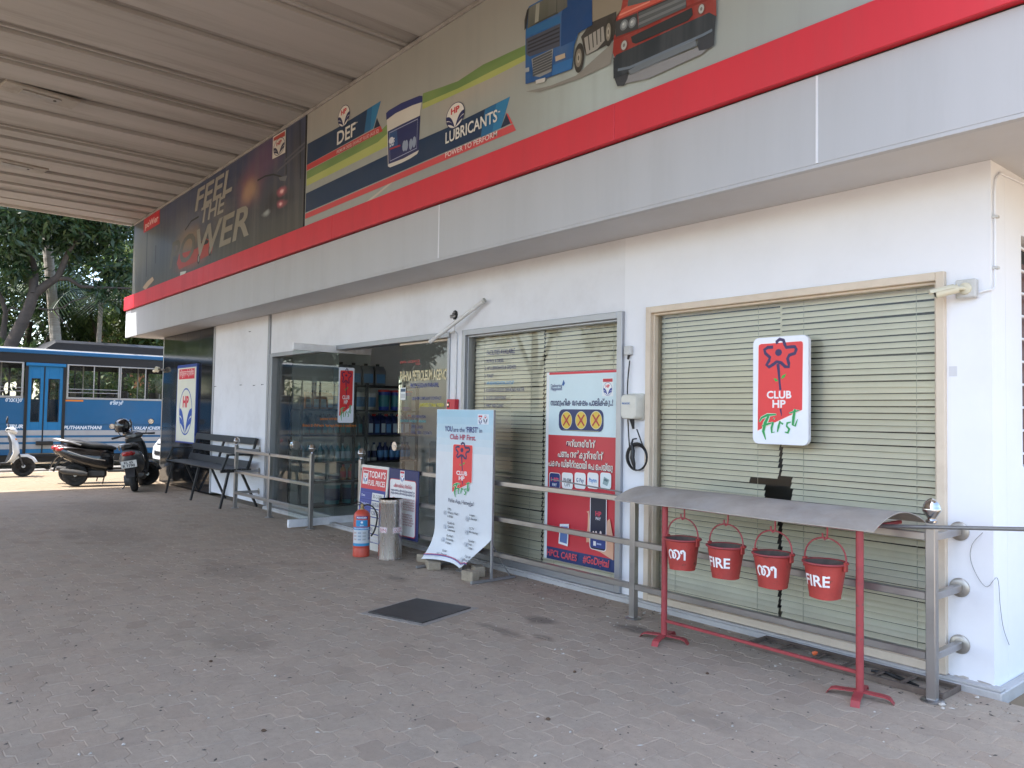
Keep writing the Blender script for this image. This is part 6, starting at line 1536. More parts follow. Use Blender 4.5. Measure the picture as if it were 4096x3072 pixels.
def scooter(label, loc, heading, paint, trim, lean_=R(-6), plate=None, group='parked scooters'):
    t = thing('scooter', label, 'scooter', loc, heading, group)
    t.rotation_euler = (lean_, 0, heading)
    WB = .64
    wheel(t, WB, .225); wheel(t, -WB, .225)
    part('front_fender', paint, t, lambda b: b.loft([[(WB+.005+(.262+dr)*math.cos(a), s_*(.075-.02*abs(k)), .225+(.262+dr)*math.sin(a)) for s_, dr, k in ((-1, -.05, 0), (-.8, 0, 0), (0, .02, 0), (.8, 0, 0), (1, -.05, 0), (.7, -.03, 0), (0, -.005, 0), (-.7, -.03, 0))] for a in [R(d) for d in (20, 45, 75, 105, 135, 160)]]), 50)
    part('fork', m_eng, t, lambda b: (b.cyl((WB, -.075, .225), (WB-.12, -.06, .56), .018), b.cyl((WB, .075, .225), (WB-.12, .06, .56), .018)))
    def apron(b):
        rings = []
        for z, x, hw, th in ((.30, .36, .17, .05), (.38, .44, .20, .07), (.52, .50, .205, .10), (.70, .48, .20, .10), (.86, .43, .18, .09), (.97, .38, .13, .07)):
            rings.append([(x-th*.5-.05*abs(math.cos(a))**3+th*(.5+.9*max(0, math.sin(a)))*.8, hw*math.cos(a), z+.0*math.sin(a)) for a in [2*math.pi*i/16 for i in range(16)]])
        b.loft(rings)
    part('front_apron', paint, t, apron, 50)
    part('inner_apron', trim, t, lambda b: b.loft([[(x, -hw, z), (x, hw, z), (x-.05, hw*.8, z), (x-.05, -hw*.8, z)] for z, x, hw in ((.33, .34, .16), (.55, .42, .18), (.75, .41, .17), (.9, .37, .14))]), 40)
    part('floorboard', trim, t, lambda b: b.box(-.08, .40, -.17, .17, .27, .32, .015))
    part('body', paint, t, lambda b: b.loft([sup(x, z, w_, h_, 18, 2.5) for x, z, w_, h_ in ((.02, .50, .11, .22), (-.10, .52, .165, .235), (-.30, .54, .20, .225), (-.52, .575, .205, .20), (-.72, .63, .17, .165), (-.88, .68, .11, .115), (-.97, .71, .06, .06))]), 50)
    part('side_stripe', m_rim, t, lambda b: [b.tube([(-.12, s_*.172, .50), (-.32, s_*.206, .53), (-.55, s_*.206, .60), (-.78, s_*.15, .69)], .008, 6) for s_ in (-1, 1)], 60)
    part('seat', m_seatv, t, lambda b: b.loft([sup(x, z, w_, h_, 16, 2.8) for x, z, w_, h_ in ((.06, .735, .08, .03), (-.02, .76, .125, .045), (-.20, .785, .15, .055), (-.38, .79, .155, .055), (-.5, .825, .15, .06), (-.70, .85, .125, .05), (-.82, .86, .07, .03))]), 50)
    part('grab_rail', m_rim, t, lambda b: b.tube([(-.55, -.17, .80), (-.75, -.16, .87), (-.93, -.12, .90), (-.98, 0, .905), (-.93, .12, .90), (-.75, .16, .87), (-.55, .17, .80)], .014, 8), 60)
    part('tail_lamp', m_lens_r, t, lambda b: b.loft([sup(x, z, w_, h_, 12, 3) for x, z, w_, h_ in ((-.86, .72, .115, .05), (-.96, .725, .10, .045), (-1.0, .725, .06, .03))]), 50)
    part('rear_mudguard', m_dark, t, lambda b: b.loft([[(x, -w_, z), (x, w_, z), (x+.02, w_, z-.01), (x+.02, -w_, z-.01)] for x, z, w_ in ((-.84, .60, .10), (-.93, .52, .09), (-1.0, .40, .08), (-1.03, .30, .075))]), 30)
    if plate:
        pl = part('number_plate', PM('#d6d6d2'), t, lambda b: b.box(-.985, -.975, -.13, .13, .47, .60, .002))
        pr = Print((-.9855, .125, .47), (0, -1, 0), (0, 0, 1), pl, .001).use('lettering'); pr.text(plate[0], .12, .075, .042, '#23262e', w=.15, align='c', bold=.03); pr.text(plate[1], .12, .015, .045, '#23262e', w=.20, align='c', bold=.03); pr.done()
    part('handlebar', trim, t, lambda b: (b.tube([(.30, -.36, 1.02), (.34, -.18, 1.04), (.38, 0, 1.03), (.34, .18, 1.04), (.30, .36, 1.02)], .017, 8)), 60)
    part('handle_cowl', paint, t, lambda b: b.loft([sup(x, z, w_, h_, 16, 2.3) for x, z, w_, h_ in ((.28, 1.02, .06, .03), (.33, 1.03, .15, .06), (.40, 1.02, .165, .075), (.46, 1.0, .13, .07), (.49, .985, .08, .05))]), 50)
    part('headlamp', m_lens_w, t, lambda b: b.loft([sup(x, z, w_, h_, 14, 2.3) for x, z, w_, h_ in ((.455, 1.0, .11, .058), (.495, .985, .085, .05), (.508, .98, .04, .02))]), 60)
    for s_ in (-1, 1):
        mi = part('mirror', m_dark, t, lambda b: (b.tube([(.33, s_*.22, 1.04), (.33, s_*.27, 1.14), (.30, s_*.34, 1.22)], .007, 6), b.lathe([(.001, -.012), (.05, -.012), (.058, 0), (.05, .014), (.001, .018)], 14, (.30, s_*.35, 1.255), 'x')), 50)
        part('mirror_glass', m_mir, mi, lambda b: b.lathe([(.0005, -.0135), (.05, -.0135)], 14, (.30, s_*.35, 1.255), 'x'))
        part('grip', m_seatv, t, lambda b: b.cyl((.315, s_*.27, 1.028), (.295, s_*.39, 1.016), .021, n=10), 40)
        part('indicator', M('amber_lens', (.65, .25, .03), .2), t, lambda b: b.box(.44, .50, s_*.10-.03, s_*.10+.03, .80, .84, .01))
    part('engine', m_eng, t, lambda b: (b.box(-.62, -.10, .03, .15, .16, .34, .04), b.cyl((-.64, .05, .225), (-.64, .15, .225), .12, .10, 16)), 35)
    part('exhaust', m_eng, t, lambda b: b.loft([[(x, -.16+.055*math.cos(a), z+.055*k*math.sin(a)) for a in [2*math.pi*i/12 for i in range(12)]] for x, z, k in ((-.42, .24, .6), (-.50, .25, 1), (-.84, .30, 1), (-.89, .31, .6))]), 40)
    part('stand', m_eng, t, lambda b: b.tube([(-.12, .10, .26), (-.16, .20, .12), (-.18, .27, .035)], .012, 6))
    return t
m_pblk = M('gloss_black_paint', (.008, .008, .009), .18, var=.1, dirt=.12, ds=5, coat=.5)
m_pgry = M('gunmetal_paint', (.14, .15, .16), .28, .4, var=.06, dirt=.1, ds=5)
m_pwht = M('pearl_white_paint', (.70, .71, .70), .25, var=.04, dirt=.12, ds=5)
m_pbrn = M('maroon_black_paint', (.02, .014, .015), .2, var=.1, coat=.4)
aR, aF = G(*zk(750, 1520)), G(*zk(1515, 1505))
hA = math.atan2(aF.y-aR.y, aF.x-aR.x); cA = (aR+aF)/2
scooter('glossy black scooter parked side-on in front of the blue bus', (cA.x, cA.y, 0), hA, m_pblk, m_seatv, R(-4))
scooter('dark scooter half hidden behind the glossy black scooter', (cA.x-.74, cA.y+.06, 0), hA+R(2), m_pbrn, m_seatv, R(-4))
bR = G(*zk(1380, 1572)); hB = R(160)
scooter('grey scooter seen from behind with a white number plate', (bR.x+.64*math.cos(hB), bR.y+.64*math.sin(hB), 0), hB, m_pgry, m_seatv, R(-9), ('KL 65', 'R 7790'))
wF = G(*zk(235, 1420)); hW = R(84)
scooter('white scooter at the left edge with only its front showing', (wF.x-.64*math.cos(hW), wF.y-.64*math.sin(hW), 0), hW, m_pwht, m_seatv, R(-4))
# helmet on the grey scooter's handlebar
hp_ = XP(*zk(1250, 890), bR.x+1.08*math.cos(hB))
hm = thing('helmet', 'black helmet resting on the handlebar of the grey scooter', 'helmet', (hp_.x, hp_.y, hp_.z-.15), hB)
m_hel = M('helmet_gloss', (.012, .012, .013), .15, var=.1, coat=.6)
part('shell', m_hel, hm, lambda b: b.loft([[(1.08*r_*math.cos(a)*.16+dx, r_*math.sin(a)*.145, z) for a in [2*math.pi*i/20 for i in range(20)]] for z, r_, dx in ((.0, .80, 0), (.04, .93, 0), (.10, 1.0, 0), (.17, .97, -.004), (.22, .82, -.008), (.26, .55, -.01), (.275, .2, -.01))]), 60)
part('visor', m_mir, hm, lambda b: b.loft([[(.178*math.cos(a)*k, .150*math.sin(a)*k, z) for a in [R(d) for d in range(-70, 71, 14)]] for z, k in ((.07, 1.02), (.12, 1.03), (.165, 1.0))], closed=False), 60)

# ================================================================== CAR
m_carw = M('white_car_paint', (.74, .75, .76), .2, var=.03, dirt=.08, ds=4, coat=.6)
car = thing('parked_car', 'white hatchback nosing out behind the granite pier', 'car', (-21.0, 2.75, 0), R(-90))
def cs(x, w_, z0, z1, tuck=.0):
    return [(x, -w_+.05, z0), (x, w_-.05, z0), (x, w_, z0+.12), (x, w_, (z0+z1)/2), (x, w_-.06, z1-.03), (x, w_-.16, z1), (x, -w_+.16, z1), (x, -w_+.06, z1-.03), (x, -w_, (z0+z1)/2), (x, -w_, z0+.12)]
part('body', m_carw, car, lambda b: b.loft([cs(-1.85, .70, .35, .85), cs(-1.75, .78, .25, .98), (cs(-1.0, .81, .2, .98)), cs(.2, .81, .2, .97), cs(.9, .80, .2, .94), cs(1.4, .78, .2, .86), cs(1.70, .72, .22, .76), cs(1.84, .62, .26, .60)]), 40)
part('cabin', M('car_glass', (.02, .022, .024), .08, spec=.7), car, lambda b: b.loft([[(x0, -w0, .95), (x0, w0, .95), (x1, w1, z1), (x1, -w1, z1)] for x0, w0, x1, w1, z1 in ((-1.75, .74, -1.55, .60, 1.35), (-1.0, .76, -1.0, .62, 1.48), (.0, .76, -.1, .62, 1.47), (.85, .72, .25, .60, 1.40), (.95, .70, .90, .68, .97))]), 40)
part('roof', m_carw, car, lambda b: b.loft([[(x, -w_, z), (x, w_, z), (x, w_-.05, z+.045), (x, -w_+.05, z+.045)] for x, w_, z in ((-1.55, .61, 1.36), (-1.0, .63, 1.47), (-.1, .63, 1.46), (.26, .61, 1.395))]), 40)
for s_ in (-1, 1):
    part('headlamp', m_lens_w, car, lambda b: b.loft([sup(x, z, .16, h_, 12, 2.4) for x, z, h_ in ((1.52, .70, .09), (1.70, .66, .075), (1.78, .64, .03))]) or setattr(b, 'v', [(v[0], v[1]+s_*.52, v[2]) for v in b.v]), 50)
    part('fog_lamp', m_dark, car, lambda b: b.box(1.72, 1.80, s_*.52-.08, s_*.52+.08, .33, .43, .02))
    for x in (1.12, -1.15):
        wh = part('wheel', m_rim, car, lambda b: b.lathe([(.001, s_*.09), (.19, s_*.08), (.2, s_*-.05)], 20, (x, s_*.70, .29), 'y'), 35)
        part('tyre', m_tyre, wh, lambda b: b.lathe([(.19, -.085), (.27, -.09), (.29, -.06), (.29, .06), (.27, .09), (.19, .085)], 28, (x, s_*.72, .29), 'y'), 40)
    part('door_mirror', m_carw, car, lambda b: b.box(.55, .68, s_*.80, s_*.95, .93, 1.06, .03))
part('grille', m_dark, car, lambda b: (b.box(1.74, 1.825, -.34, .34, .58, .66, .01), b.box(1.80, 1.865, -.40, .40, .36, .48, .02)))
part('number_plate', PM('#d6d6d2'), car, lambda b: b.box(1.866, 1.872, -.22, .22, .47, .57))

# ================================================================== BUS
m_bblue = M('bus_blue', (.004, .090, .215), .45, var=.06, vs=1.5, dirt=.18, ds=2, dcol=(.09, .12, .17))
m_bwht = M('bus_white_stripe', (.36, .37, .38), .4, var=.05, dirt=.25, ds=3)
m_bblk = M('bus_black_band', (.008, .008, .009), .5, var=.15)
m_bal = M('bus_aluminium', (.40, .40, .39), .4, .5, var=.1, dirt=.3, ds=5)
g_bus = glass('bus_glass', (.93, .96, .92), 1.4, 0, .02)
bus = thing('parked_bus', 'blue bus with white stripes and black roof unit behind the scooters', 'bus', (-22.8, 0, 0))
Y0, Y1, BW_ = -7.6, 3.4, -2.42
DY0, DY1 = -1.80, -.955
WZ0, WZ1 = 1.79, 2.60
wins = [(-7.2, -5.9), (-5.8, -4.5), (-4.4, -3.1), (-3.0, DY0-.09), (DY1+.075, .33), (.37, 1.62), (1.70, 2.9)]
part('roof', m_bal, bus, lambda b: b.loft([[(x, y, z) for x, z in ((.0, 2.88), (-.03, 2.96), (-.25, 3.04), (-1.2, 3.10), (-2.17, 3.04), (BW_+.03, 2.96), (BW_, 2.88))] for y in (Y0, Y1)]), 40)
part('gutter', m_bblue, bus, lambda b: b.box(-.03, .035, Y0, Y1, 2.885, 2.985, .012))
part('black_band', m_bblk, bus, lambda b: (b.box(-.05, 0, Y0, Y1, WZ1+.06, 2.884), b.box(BW_, BW_+.05, Y0, Y1, WZ1, 2.884)))
part('side_panel', m_bblue, bus, lambda b: (b.box(-.05, .0, Y0, DY0-.03, .34, WZ0-.03), b.box(-.05, .0, DY1+.03, Y1, .34, WZ0-.03)))
part('far_side', m_bblue, bus, lambda b: b.box(BW_, BW_+.05, Y0, Y1, .34, WZ0-.03))
part('end_wall', m_bblue, bus, lambda b: (b.box(BW_+.06, -.06, Y1-.05, Y1, .34, 1.5), b.box(BW_+.06, -.06, Y0, Y0+.05, .34, 1.5), b.box(BW_+.06, -.06, Y1-.05, Y1, 2.6, 2.9), b.box(BW_+.06, -.06, Y0, Y0+.05, 2.6, 2.9)))
part('floor', m_dark, bus, lambda b: b.box(BW_+.05, -.051, Y0, Y1, .55, .62))
for k, (za, zb_) in enumerate(((.825, .955), (.66, .77), (.485, .607))):
    part('white_stripe', m_bwht, bus, lambda b: (b.box(.0005, .004, Y0, DY0-.032, za, zb_), b.box(.0005, .004, DY1+.032, Y1, za, zb_)))
part('rub_rail', m_bblue, bus, lambda b: (b.box(.0, .012, Y0, DY0-.032, 1.115, 1.135, .003), b.box(.0, .012, DY1+.032, Y1, 1.115, 1.135, .003)))
for (a, c) in wins:
    w_ = part('window', m_bal, bus, lambda b: (b.box(-.045, .012, a-.03, a+.015, WZ0-.03, WZ1+.06, .004), b.box(-.045, .012, c-.015, c+.03, WZ0-.03, WZ1+.06, .004), b.box(-.045, .012, a+.015, c-.015, WZ0-.03, WZ0+.02, .004), b.box(-.045, .012, a+.015, c-.015, WZ1+.03, WZ1+.06, .004), b.box(-.03, -.005, (a+c)/2-.012, (a+c)/2+.012, WZ0+.02, WZ1+.03, .002)))
    part('pane', g_bus, w_, lambda b: b.quad((-.02, a+.015, WZ0+.02), (-.02, c-.015, WZ0+.02), (-.02, c-.015, WZ1+.03), (-.02, a+.015, WZ1+.03)))
    part('guard_bar', m_bal, w_, lambda b: [b.cyl((.02, a-.03, z_), (.02, c+.03, z_), .009, n=6) for z_ in (1.93, 2.02)]) if c < .35 else None
    part('far_window', m_bblk, bus, lambda b: (b.box(BW_, BW_+.04, a-.05, a, WZ0-.03, WZ1, .004), b.box(BW_, BW_+.04, c, c+.05, WZ0-.03, WZ1, .004), b.box(BW_, BW_+.03, (a+c)/2-.015, (a+c)/2+.015, WZ0-.03, WZ1)))
# folding door
m_bdoor = M('bus_door_blue', (.006, .15, .34), .45, var=.05)
part('door_header', m_bdoor, bus, lambda b: b.box(-.05, .04, DY0-.02, DY1+.02, 2.575, 2.655, .01))
part('door_post', m_bblk, bus, lambda b: (b.box(-.05, .02, DY0-.03, DY0+.035, .30, 2.574, .004), b.box(-.05, .02, DY1-.035, DY1+.03, .30, 2.574, .004)))
ym = (DY0+DY1)/2-.03
for (a, c, lab) in ((DY0+.036, ym-.012, ''), (ym+.012, DY1-.036, '')):
    d_ = part('door', m_bdoor, bus, lambda b: (b.box(-.04, -.004, a, a+.09, .38, 2.57, .004), b.box(-.04, -.004, c-.09, c, .38, 2.57, .004), b.box(-.04, -.004, a+.09, c-.09, 2.25, 2.57, .004), b.box(-.04, -.004, a+.09, c-.09, .38, 1.18, .004)))
    part('pane', g_bus, d_, lambda b: b.quad((-.02, a+.09, 1.18), (-.02, c-.09, 1.18), (-.02, c-.09, 2.25), (-.02, a+.09, 2.25)))
    part('gasket', m_bblk, d_, lambda b: (b.box(-.004, .002, a+.075, a+.09, 1.165, 2.265), b.box(-.004, .002, c-.09, c-.075, 1.165, 2.265), b.box(-.004, .002, a+.09, c-.09, 2.25, 2.265), b.box(-.004, .002, a+.09, c-.09, 1.165, 1.18)))
    for za, zb_ in ((.825, .955), (.66, .77), (.485, .607)): part('white_stripe', m_bwht, d_, lambda b: b.box(-.0035, -.001, a+.004, c-.004, za, zb_))
part('door_seal', m_bblk, bus, lambda b: b.box(-.03, .006, ym-.011, ym+.011, .38, 2.57))
part('step', m_dark, bus, lambda b: (b.box(-.06, .10, DY0+.25, DY1-.22, .58, .68, .01), b.box(-.3, .02, DY0, DY1, .28, .33, .01)))
part('skirt', m_dark, bus, lambda b: (b.box(-.2, -.03, Y0, Y1, .16, .335, .01)))
part('roof_unit', m_bblk, bus, lambda b: b.loft([[(x, y, z) for x, z in ((-.25, 3.03), (-.25, zt_-.08), (-.45, zt_), (-2.0, zt_), (-2.15, zt_-.08), (-2.15, 3.03))] for y, zt_ in ((-1.45, 3.06), (-1.15, 3.30), (3.2, 3.32))]), 30)
part('reflector', M('orange_reflector', (.62, .20, .03), .3), bus, lambda b: b.box(.0, .006, XP(*zk(668, 650), -22.8).y, XP(*zk(850, 650), -22.8).y, 1.70, 1.745, .002))
for y in (-5.4, 2.2):
    wh = part('wheel', m_bwht, bus, lambda b: b.lathe([(.001, -.06), (.12, -.05), (.25, -.0), (.27, -.04)], 24, (-.10, y, .46), 'x'), 40)
    part('tyre', m_tyre, wh, lambda b: b.lathe([(.27, -.28), (.44, -.28), (.48, -.24), (.48, -.05), (.44, -.01), (.27, -.01)], 32, (-.08, y, .46), 'x'), 40)
for i in range(8):
    y = -6.4+i*1.15
    if DY0-.6 < y < DY1+.2: continue
    for x in (-.55, -1.75): part('seat', m_dark, bus, lambda b: b.box(x-.42, x+.42, y, y+.12, .63, 2.02, .05))
part('pole', m_bal, bus, lambda b: [b.cyl((-1.2, y, .62), (-1.2, y, 2.9), .018, n=8) for y in (-2.2, -.3, 1.1)])
p = Print((0, 0, 0), (0, 1, 0), (0, 0, 1), bus, .002, .0002)
def tb(s_, x0, y0, x1, h, col, shear=0, bold=.02):
    a, c = XP(*zk(x0, y0), -22.8), XP(*zk(x1, y0), -22.8); p.text(s_, a.y, a.z, h, col, w=c.y-a.y, shear=shear, bold=bold)
p.use('lettering')
tb('താനൂർ', 55, 655, 235, .105, '#cfdce6', 0, .025); tb('തിരൂർ', 1122, 685, 1260, .095, '#cfdce6', 0, .025)
p.d = .007
tb('TIRUR', 62, 925, 235, .085, '#d4dee8', .25, .04); tb('PUTHANATHANI', 650, 936, 1040, .085, '#d4dee8', .25, .035); tb('VALANCHERY', 1370, 940, 1672, .080, '#d4dee8', .25, .035)
p.done()

# kerb stones along the yard edge beside the bus
m_kerb = M('rough_stone', (.30, .28, .25), .95, var=.25, vs=5, dirt=.4, ds=4, bump=.6, bs=20)
for k in range(9):
    y = -3.6+k*.62
    o = thing('kerb_stone', 'rough grey kerb stone beside the bus, %s from the left' % ORD[k], 'kerb', (-21.75+random.uniform(-.05, .05), y, -.03), random.gauss(0, .05), 'kerb stones beside the bus')
    part('stone', m_kerb, o, lambda b: b.box(-.10, .10, -.27, .27, 0, random.uniform(.07, .14), .02))

# ================================================================== TREES
import numpy as np
def leaf_mat(name, c0, c1, c2, tl=.28):
    m = bpy.data.materials.new(name); m.use_nodes = True
    n, l = m.node_tree.nodes, m.node_tree.links
    b = n['Principled BSDF']; b.inputs['Roughness'].default_value = .42
    g = n.new('ShaderNodeNewGeometry'); cr = n.new('ShaderNodeValToRGB')
    e = cr.color_ramp; e.elements.new(.5)
    for el, x, c in zip(e.elements, (0, .55, 1), (c0, c1, c2)): el.position = x; el.color = (*c, 1)
    l.new(g.outputs['Random Per Island'], cr.inputs[0]); l.new(cr.outputs[0], b.inputs['Base Color'])
    tr = n.new('ShaderNodeBsdfTranslucent'); l.new(cr.outputs[0], tr.inputs[0])
    mx = n.new('ShaderNodeMixShader'); mx.inputs[0].default_value = tl
    l.new(b.outputs[0], mx.inputs[1]); l.new(tr.outputs[0], mx.inputs[2]); l.new(mx.outputs[0], n['Material Output'].inputs[0])
    return m
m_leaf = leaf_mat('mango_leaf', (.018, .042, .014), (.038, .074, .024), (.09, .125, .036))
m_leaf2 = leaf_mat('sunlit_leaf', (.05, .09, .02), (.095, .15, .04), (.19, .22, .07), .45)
m_bark = M('dark_bark', (.075, .058, .045), .95, var=.3, vs=6, dirt=.5, ds=4, bump=.8, bs=14)
m_palmb = M('palm_bark', (.36, .32, .27), .9, var=.22, vs=3, dirt=.4, ds=5, stretch=(1, 1, 9), bump=.6, bs=6)
def leaves(blobs, n_cl, per, size, rng, droop=.5):
    """clusters of leaf blades spread through the crown's blobs"""
    B = np.array(blobs); wts = B[:, 3]**2; wts = wts/wts.sum()
    k = rng.choice(len(B), n_cl, p=wts)
    d = rng.normal(size=(n_cl, 3)); d /= np.linalg.norm(d, axis=1)[:, None]
    cen = B[k, :3]+d*(B[k, 3]*rng.uniform(.25, 1.05, n_cl)**.6)[:, None]*np.array([1, 1, .8])
    c = np.repeat(cen, per, 0); N = len(c)
    dirn = rng.normal(size=(N, 3)); dirn[:, 2] -= droop; dirn /= np.linalg.norm(dirn, axis=1)[:, None]
    up = rng.normal(size=(N, 3)); side = np.cross(dirn, up); side /= np.linalg.norm(side, axis=1)[:, None]
    L = size*rng.uniform(.65, 1.25, N)[:, None]; w_ = L*rng.uniform(.22, .34, N)[:, None]/2*1.1
    base = c+dirn*L*.25+rng.normal(size=(N, 3))*size*.35
    nrm = np.cross(side, dirn)
    v = np.stack([base, base+dirn*L*.45+side*w_+nrm*w_*.4, base+dirn*L, base+dirn*L*.45-side*w_+nrm*w_*.4], 1).reshape(-1, 3)
    f = np.arange(4*N).reshape(-1, 4)
    me = bpy.data.meshes.new('crown')
    me.vertices.add(len(v)); me.vertices.foreach_set('co', v.ravel())
    me.loops.add(4*N); me.loops.foreach_set('vertex_index', f.ravel())
    me.polygons.add(N); me.polygons.foreach_set('loop_start', np.arange(0, 4*N, 4)); me.polygons.foreach_set('loop_total', np.full(N, 4))
    me.update(calc_edges=True)
    return me
def tree(label, base, limbs, blobs, n_cl, per, size, seed, mat, name='tree', group=None, bark=m_bark, droop=.5):
    t = thing(name, label, 'tree', base, 0, group)
    bx_, by_, bz_ = base
    mb = MB()
    for path, r0, r1 in limbs:
        n = len(path); mb.tube([(x-bx_, y-by_, z-bz_) for x, y, z in path], [r0+(r1-r0)*i/(n-1) for i in range(n)], 9)
    mb.build('trunk', bark, t, 60)
    me = leaves([(x-bx_, y-by_, z-bz_, r) for x, y, z, r in blobs], n_cl, per, size, np.random.default_rng(seed), droop)
    me.materials.append(mat)
    o = bpy.data.objects.new('crown', me); COL.objects.link(o); o.parent = t
    return t
ztr = ZM(0, 850, 2.764)
def tp_(x, y, X): v = XP(*ztr(x, y), X); return (v.x, v.y, v.z)
b0 = tp_(125, 1450, -26.5)
limbs = [([(b0[0]+.2, b0[1]-.75, -.03), (b0[0], b0[1]-.45, 1.6), b0, tp_(215, 1270, -26.5), tp_(310, 1080, -26.5), tp_(368, 900, -26.5)], .20, .15),
         ([tp_(368, 900, -26.5), tp_(372, 760, -26.6), tp_(390, 640, -26.8), tp_(330, 450, -27), tp_(250, 250, -27)], .14, .06),
         ([tp_(385, 900, -26.5), tp_(520, 790, -26.4), tp_(635, 720, -26.3), tp_(690, 600, -26.2), tp_(740, 470, -26.2), tp_(860, 250, -26), tp_(1000, 50, -26)], .13, .05),
         ([tp_(640, 730, -26.3), tp_(760, 735, -26.2), tp_(900, 820, -26), tp_(1100, 830, -25.9), tp_(1440, 840, -25.8)], .075, .03),
         ([tp_(430, 1060, -26.4), tp_(560, 1080, -26.2), tp_(700, 1050, -26), tp_(800, 980, -25.8), tp_(980, 930, -25.8)], .03, .012),
         ([tp_(600, 1080, -26.2), tp_(680, 1180, -26.1), tp_(760, 1280, -26)], .02, .008)]
blobs = [(*tp_(x, y, X), r) for x, y, X, r in ((80, 200, -26, .9), (330, 120, -26.4, 1.0), (650, 60, -25.8, 1.0), (950, 180, -26, .85), (1250, 120, -25.6, .8), (1150, 420, -26, .8), (850, 430, -26.6, .7), (1300, 700, -26, .7), (150, 520, -26.8, .8), (980, 650, -26.4, .6), (1420, 420, -26.5, .6), (1500, 60, -26, .8), (100, -150, -26, 1.6), (700, -300, -26, 1.8), (1300, -300, -26, 1.7), (1150, 900, -26.2, .5), (1000, -800, -26.5, 2.2), (200, -800, -26.5, 2.0))]
tree('large dark mango tree with forked trunk behind the bus', (b0[0]+.2, b0[1]-.75, -.03), limbs, blobs, 900, 16, .27, 4, m_leaf, 'mango_tree')
b1 = tp_(30, 1400, -27.2)
tree('slender crooked tree at the far left behind the bus', (b1[0], b1[1]-.1, -.03), [([(b1[0], b1[1]-.1, -.03), b1, tp_(45, 1250, -27.2), tp_(62, 1100, -27.2), tp_(15, 950, -27.2), tp_(-60, 800, -27.2)], .10, .05), ([tp_(60, 1110, -27.2), tp_(130, 1050, -27.1), tp_(250, 1090, -27)], .04, .02)],
     [(*tp_(-100, 600, -27.4), 1.2), (*tp_(100, 900, -27.8), .6), (*tp_(-300, 200, -27.4), 1.6)], 160, 14, .24, 9, m_leaf, 'mango_tree')
# coconut palm
pb0, pb1 = tp_(618, 1430, -28.5), tp_(535, 470, -28.5)
dv = Vector(pb1)-Vector(pb0)
pt = thing('coconut_palm', 'pale coconut palm trunk rising behind the bus', 'tree', (pb0[0]-dv.x*1.35, pb0[1]-dv.y*.9, -.03))
def palm_trunk(b):
    o = pt.location; P = [(0, 0, 0)]; base = Vector(pb0); top = base+dv*3.2; N = 46; rr_ = []
    path = [Vector((0, 0, 0)).lerp(base-o, i/10) for i in range(10)]+[(base-o).lerp(top-o, i/70) for i in range(71)]
    b.tube([tuple(k) for k in path], [(.165-.05*i/80)*(1.0+.045*(i % 2)) for i in range(81)], 14)
    pt['_top'] = 0
part('trunk', m_palmb, pt, palm_trunk)
top = Vector(pb0)+dv*3.2-pt.location
def frond(b):
    rg = random.Random(2)
    for k in range(18):
        a = 2*math.pi*k/18+rg.uniform(-.1, .1); el = rg.uniform(-.1, .9); L = rg.uniform(3.2, 4.2)
        pts = []
        for i in range(13):
            t_ = i/12; r_ = L*t_*math.cos(el)*(1-.15*t_); z = L*t_*math.sin(el)-2.3*t_*t_
            pts.append(top+Vector((math.cos(a)*r_, math.sin(a)*r_, z)))
        b.tube([tuple(q_) for q_ in pts], [.04*(1-i/13)+.006 for i in range(13)], 5)
        sd_ = Vector((-math.sin(a), math.cos(a), 0))
        for i in range(1, 12):
            for s_ in (-1, 1):
                for u_ in (0, .5):
                    q_ = pts[i].lerp(pts[i+1], u_); d = (pts[i+1]-pts[i]).normalized(); w_ = .8*math.sin(math.pi*(i+.5)/13)+.15
                    tip = q_+sd_*s_*w_*.8+d*w_*.5-Vector((0, 0, w_*.55)); e_ = d*.03
                    b.add([q_-e_, q_+e_, tip], [(0, 1, 2)])
part('crown', m_leaf, pt, frond)
# hanging old frond seen right of the trunk: a second, shorter palm
sp0 = tp_(1080, 1500, -29.5)
ap = thing('areca_palm', 'small drooping palm between the trees behind the bus', 'tree', (sp0[0], sp0[1], -.03))
part('trunk', m_palmb, ap, lambda b: b.tube([(0, 0, 0), (0, 0, 2.5), (0, .05, 5.2)], [.10, .09, .07], 10))
top = Vector((0, .05, 5.2))
part('crown', m_leaf, ap, lambda b: frond(b))
# background trees behind
bgt = []
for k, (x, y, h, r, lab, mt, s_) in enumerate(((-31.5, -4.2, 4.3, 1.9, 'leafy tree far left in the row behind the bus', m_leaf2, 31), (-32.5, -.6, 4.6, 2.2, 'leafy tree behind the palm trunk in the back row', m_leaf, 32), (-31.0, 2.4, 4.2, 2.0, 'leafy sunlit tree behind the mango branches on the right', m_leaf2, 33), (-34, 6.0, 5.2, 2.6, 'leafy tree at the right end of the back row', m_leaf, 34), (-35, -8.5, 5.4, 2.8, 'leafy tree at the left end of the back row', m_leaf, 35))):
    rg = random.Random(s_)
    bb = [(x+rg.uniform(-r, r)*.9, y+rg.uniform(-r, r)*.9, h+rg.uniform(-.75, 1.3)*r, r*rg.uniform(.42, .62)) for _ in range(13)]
    bgt.append(tree(lab, (x, y, -.03), [([(x, y, -.03), (x+.1, y, h*.5), (x, y+.2, h)], .2, .1), ([(x, y, h*.45), (x+.5, y+.6, h*.8), (x+.8, y+1.2, h+.8)], .1, .04), ([(x, y, h*.5), (x-.3, y-.7, h*.85), (x-.2, y-1.2, h+1)], .1, .04)], bb, 760, 16, .27, s_, mt, 'leafy_tree', 'trees behind the bus'))
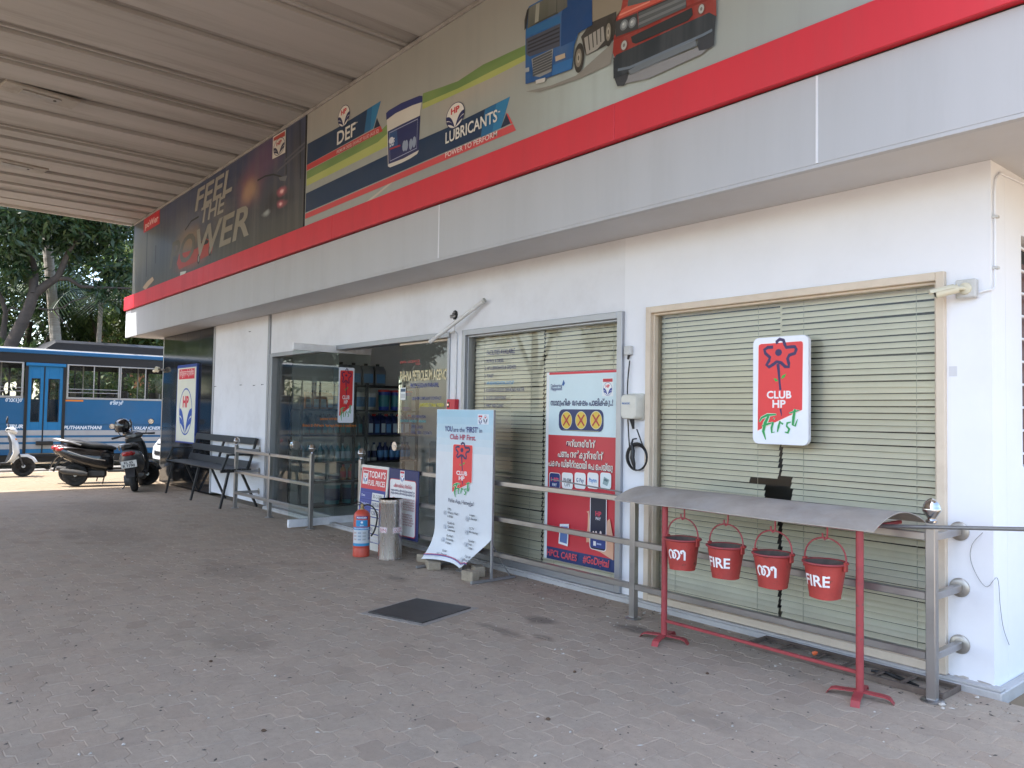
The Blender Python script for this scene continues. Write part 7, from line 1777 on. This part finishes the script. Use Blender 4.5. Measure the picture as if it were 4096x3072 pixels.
for k, (x, y, lab) in enumerate(((-42, -4, 'distant tree in the gap left of the palm trunk'), (-43, 2.5, 'distant tree in the gap right of the palm trunk'), (-44, 9, 'distant tree behind the emblem pier'), (-45, -11, 'distant tree at the far left'))):
    o = copy_tree(bgt[(1, 3, 4, 3)[k]]); o.location = (x, y, -.03); o.rotation_euler = (0, 0, 1+k*2.1); o.scale = (1.5, 1.5, 1.35); tag(o, lab, 'tree', 'distant trees')
# shrubs right behind the bus, showing over its roof and through its windows
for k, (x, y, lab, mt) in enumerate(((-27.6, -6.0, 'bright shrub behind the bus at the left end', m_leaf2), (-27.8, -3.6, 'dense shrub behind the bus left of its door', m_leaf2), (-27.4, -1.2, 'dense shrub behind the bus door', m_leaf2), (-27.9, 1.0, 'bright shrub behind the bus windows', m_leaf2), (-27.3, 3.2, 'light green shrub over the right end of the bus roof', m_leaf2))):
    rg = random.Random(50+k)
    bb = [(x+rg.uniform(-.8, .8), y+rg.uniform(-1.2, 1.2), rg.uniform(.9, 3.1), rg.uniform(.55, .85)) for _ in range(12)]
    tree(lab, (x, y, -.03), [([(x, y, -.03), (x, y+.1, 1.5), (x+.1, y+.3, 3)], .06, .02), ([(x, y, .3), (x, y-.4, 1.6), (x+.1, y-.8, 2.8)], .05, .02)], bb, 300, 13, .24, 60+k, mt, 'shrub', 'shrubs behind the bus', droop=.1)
# house showing between the leaves
m_terra = M('terracotta_paint', (.52, .22, .12), .8, var=.1)
hs = thing('far_house', 'small orange-walled house behind the trees', 'building', (-40, 6, 0))
part('wall', m_terra, hs, lambda b: b.box(-3, 3, -2.5, 2.5, 0, 5.2)); part('roof', M('roof_tile', (.25, .10, .06), .8, var=.2), hs, lambda b: b.prism([(-2.9, 5.201), (2.9, 5.201), (0, 6.8)], lambda a, c, d: (d, a, c), -3.3, 3.3)); part('window', m_dark, hs, lambda b: b.box(3.0, 3.03, -.8, .4, 2.8, 4.2))
# ---- the street side, seen mirrored in the shop glass
spots = [(-33, -13.0, 'tall roadside tree mirrored in the door glass, nearest the bus'), (-27, -19, 'roadside tree mirrored in the door glass left of the sticker')]
for k, (x, y, lab) in enumerate(spots):
    o = copy_tree(bgt[(1, 3, 1, 4)[k]]); o.location = (x, y, -.03); o.rotation_euler = (0, 0, k*1.7); o.scale = (1.25,)*3; tag(o, lab, 'tree', 'roadside trees across the forecourt')
m_shopw = M('faded_shop_wall', (.50, .47, .42), .8, var=.1, dirt=.3, ds=.4)
op = thing('street_building', 'low flat-roofed building across the road mirrored in the windows', 'building', (-2, -36, 0))
part('wall', m_shopw, op, lambda b: b.box(-9, 7, -4, 4, 0, 3.9)); part('parapet', m_white, op, lambda b: b.box(-9.3, 7.3, 3.6, 4.4, 3.901, 4.2)); 
for k in range(4): part('shutter', M('shutter_grey', (.20, .21, .22), .6, .3), op, lambda b: b.box(-8+k*3.8, -5.2+k*3.8, 4.0, 4.04, .1, 2.8))
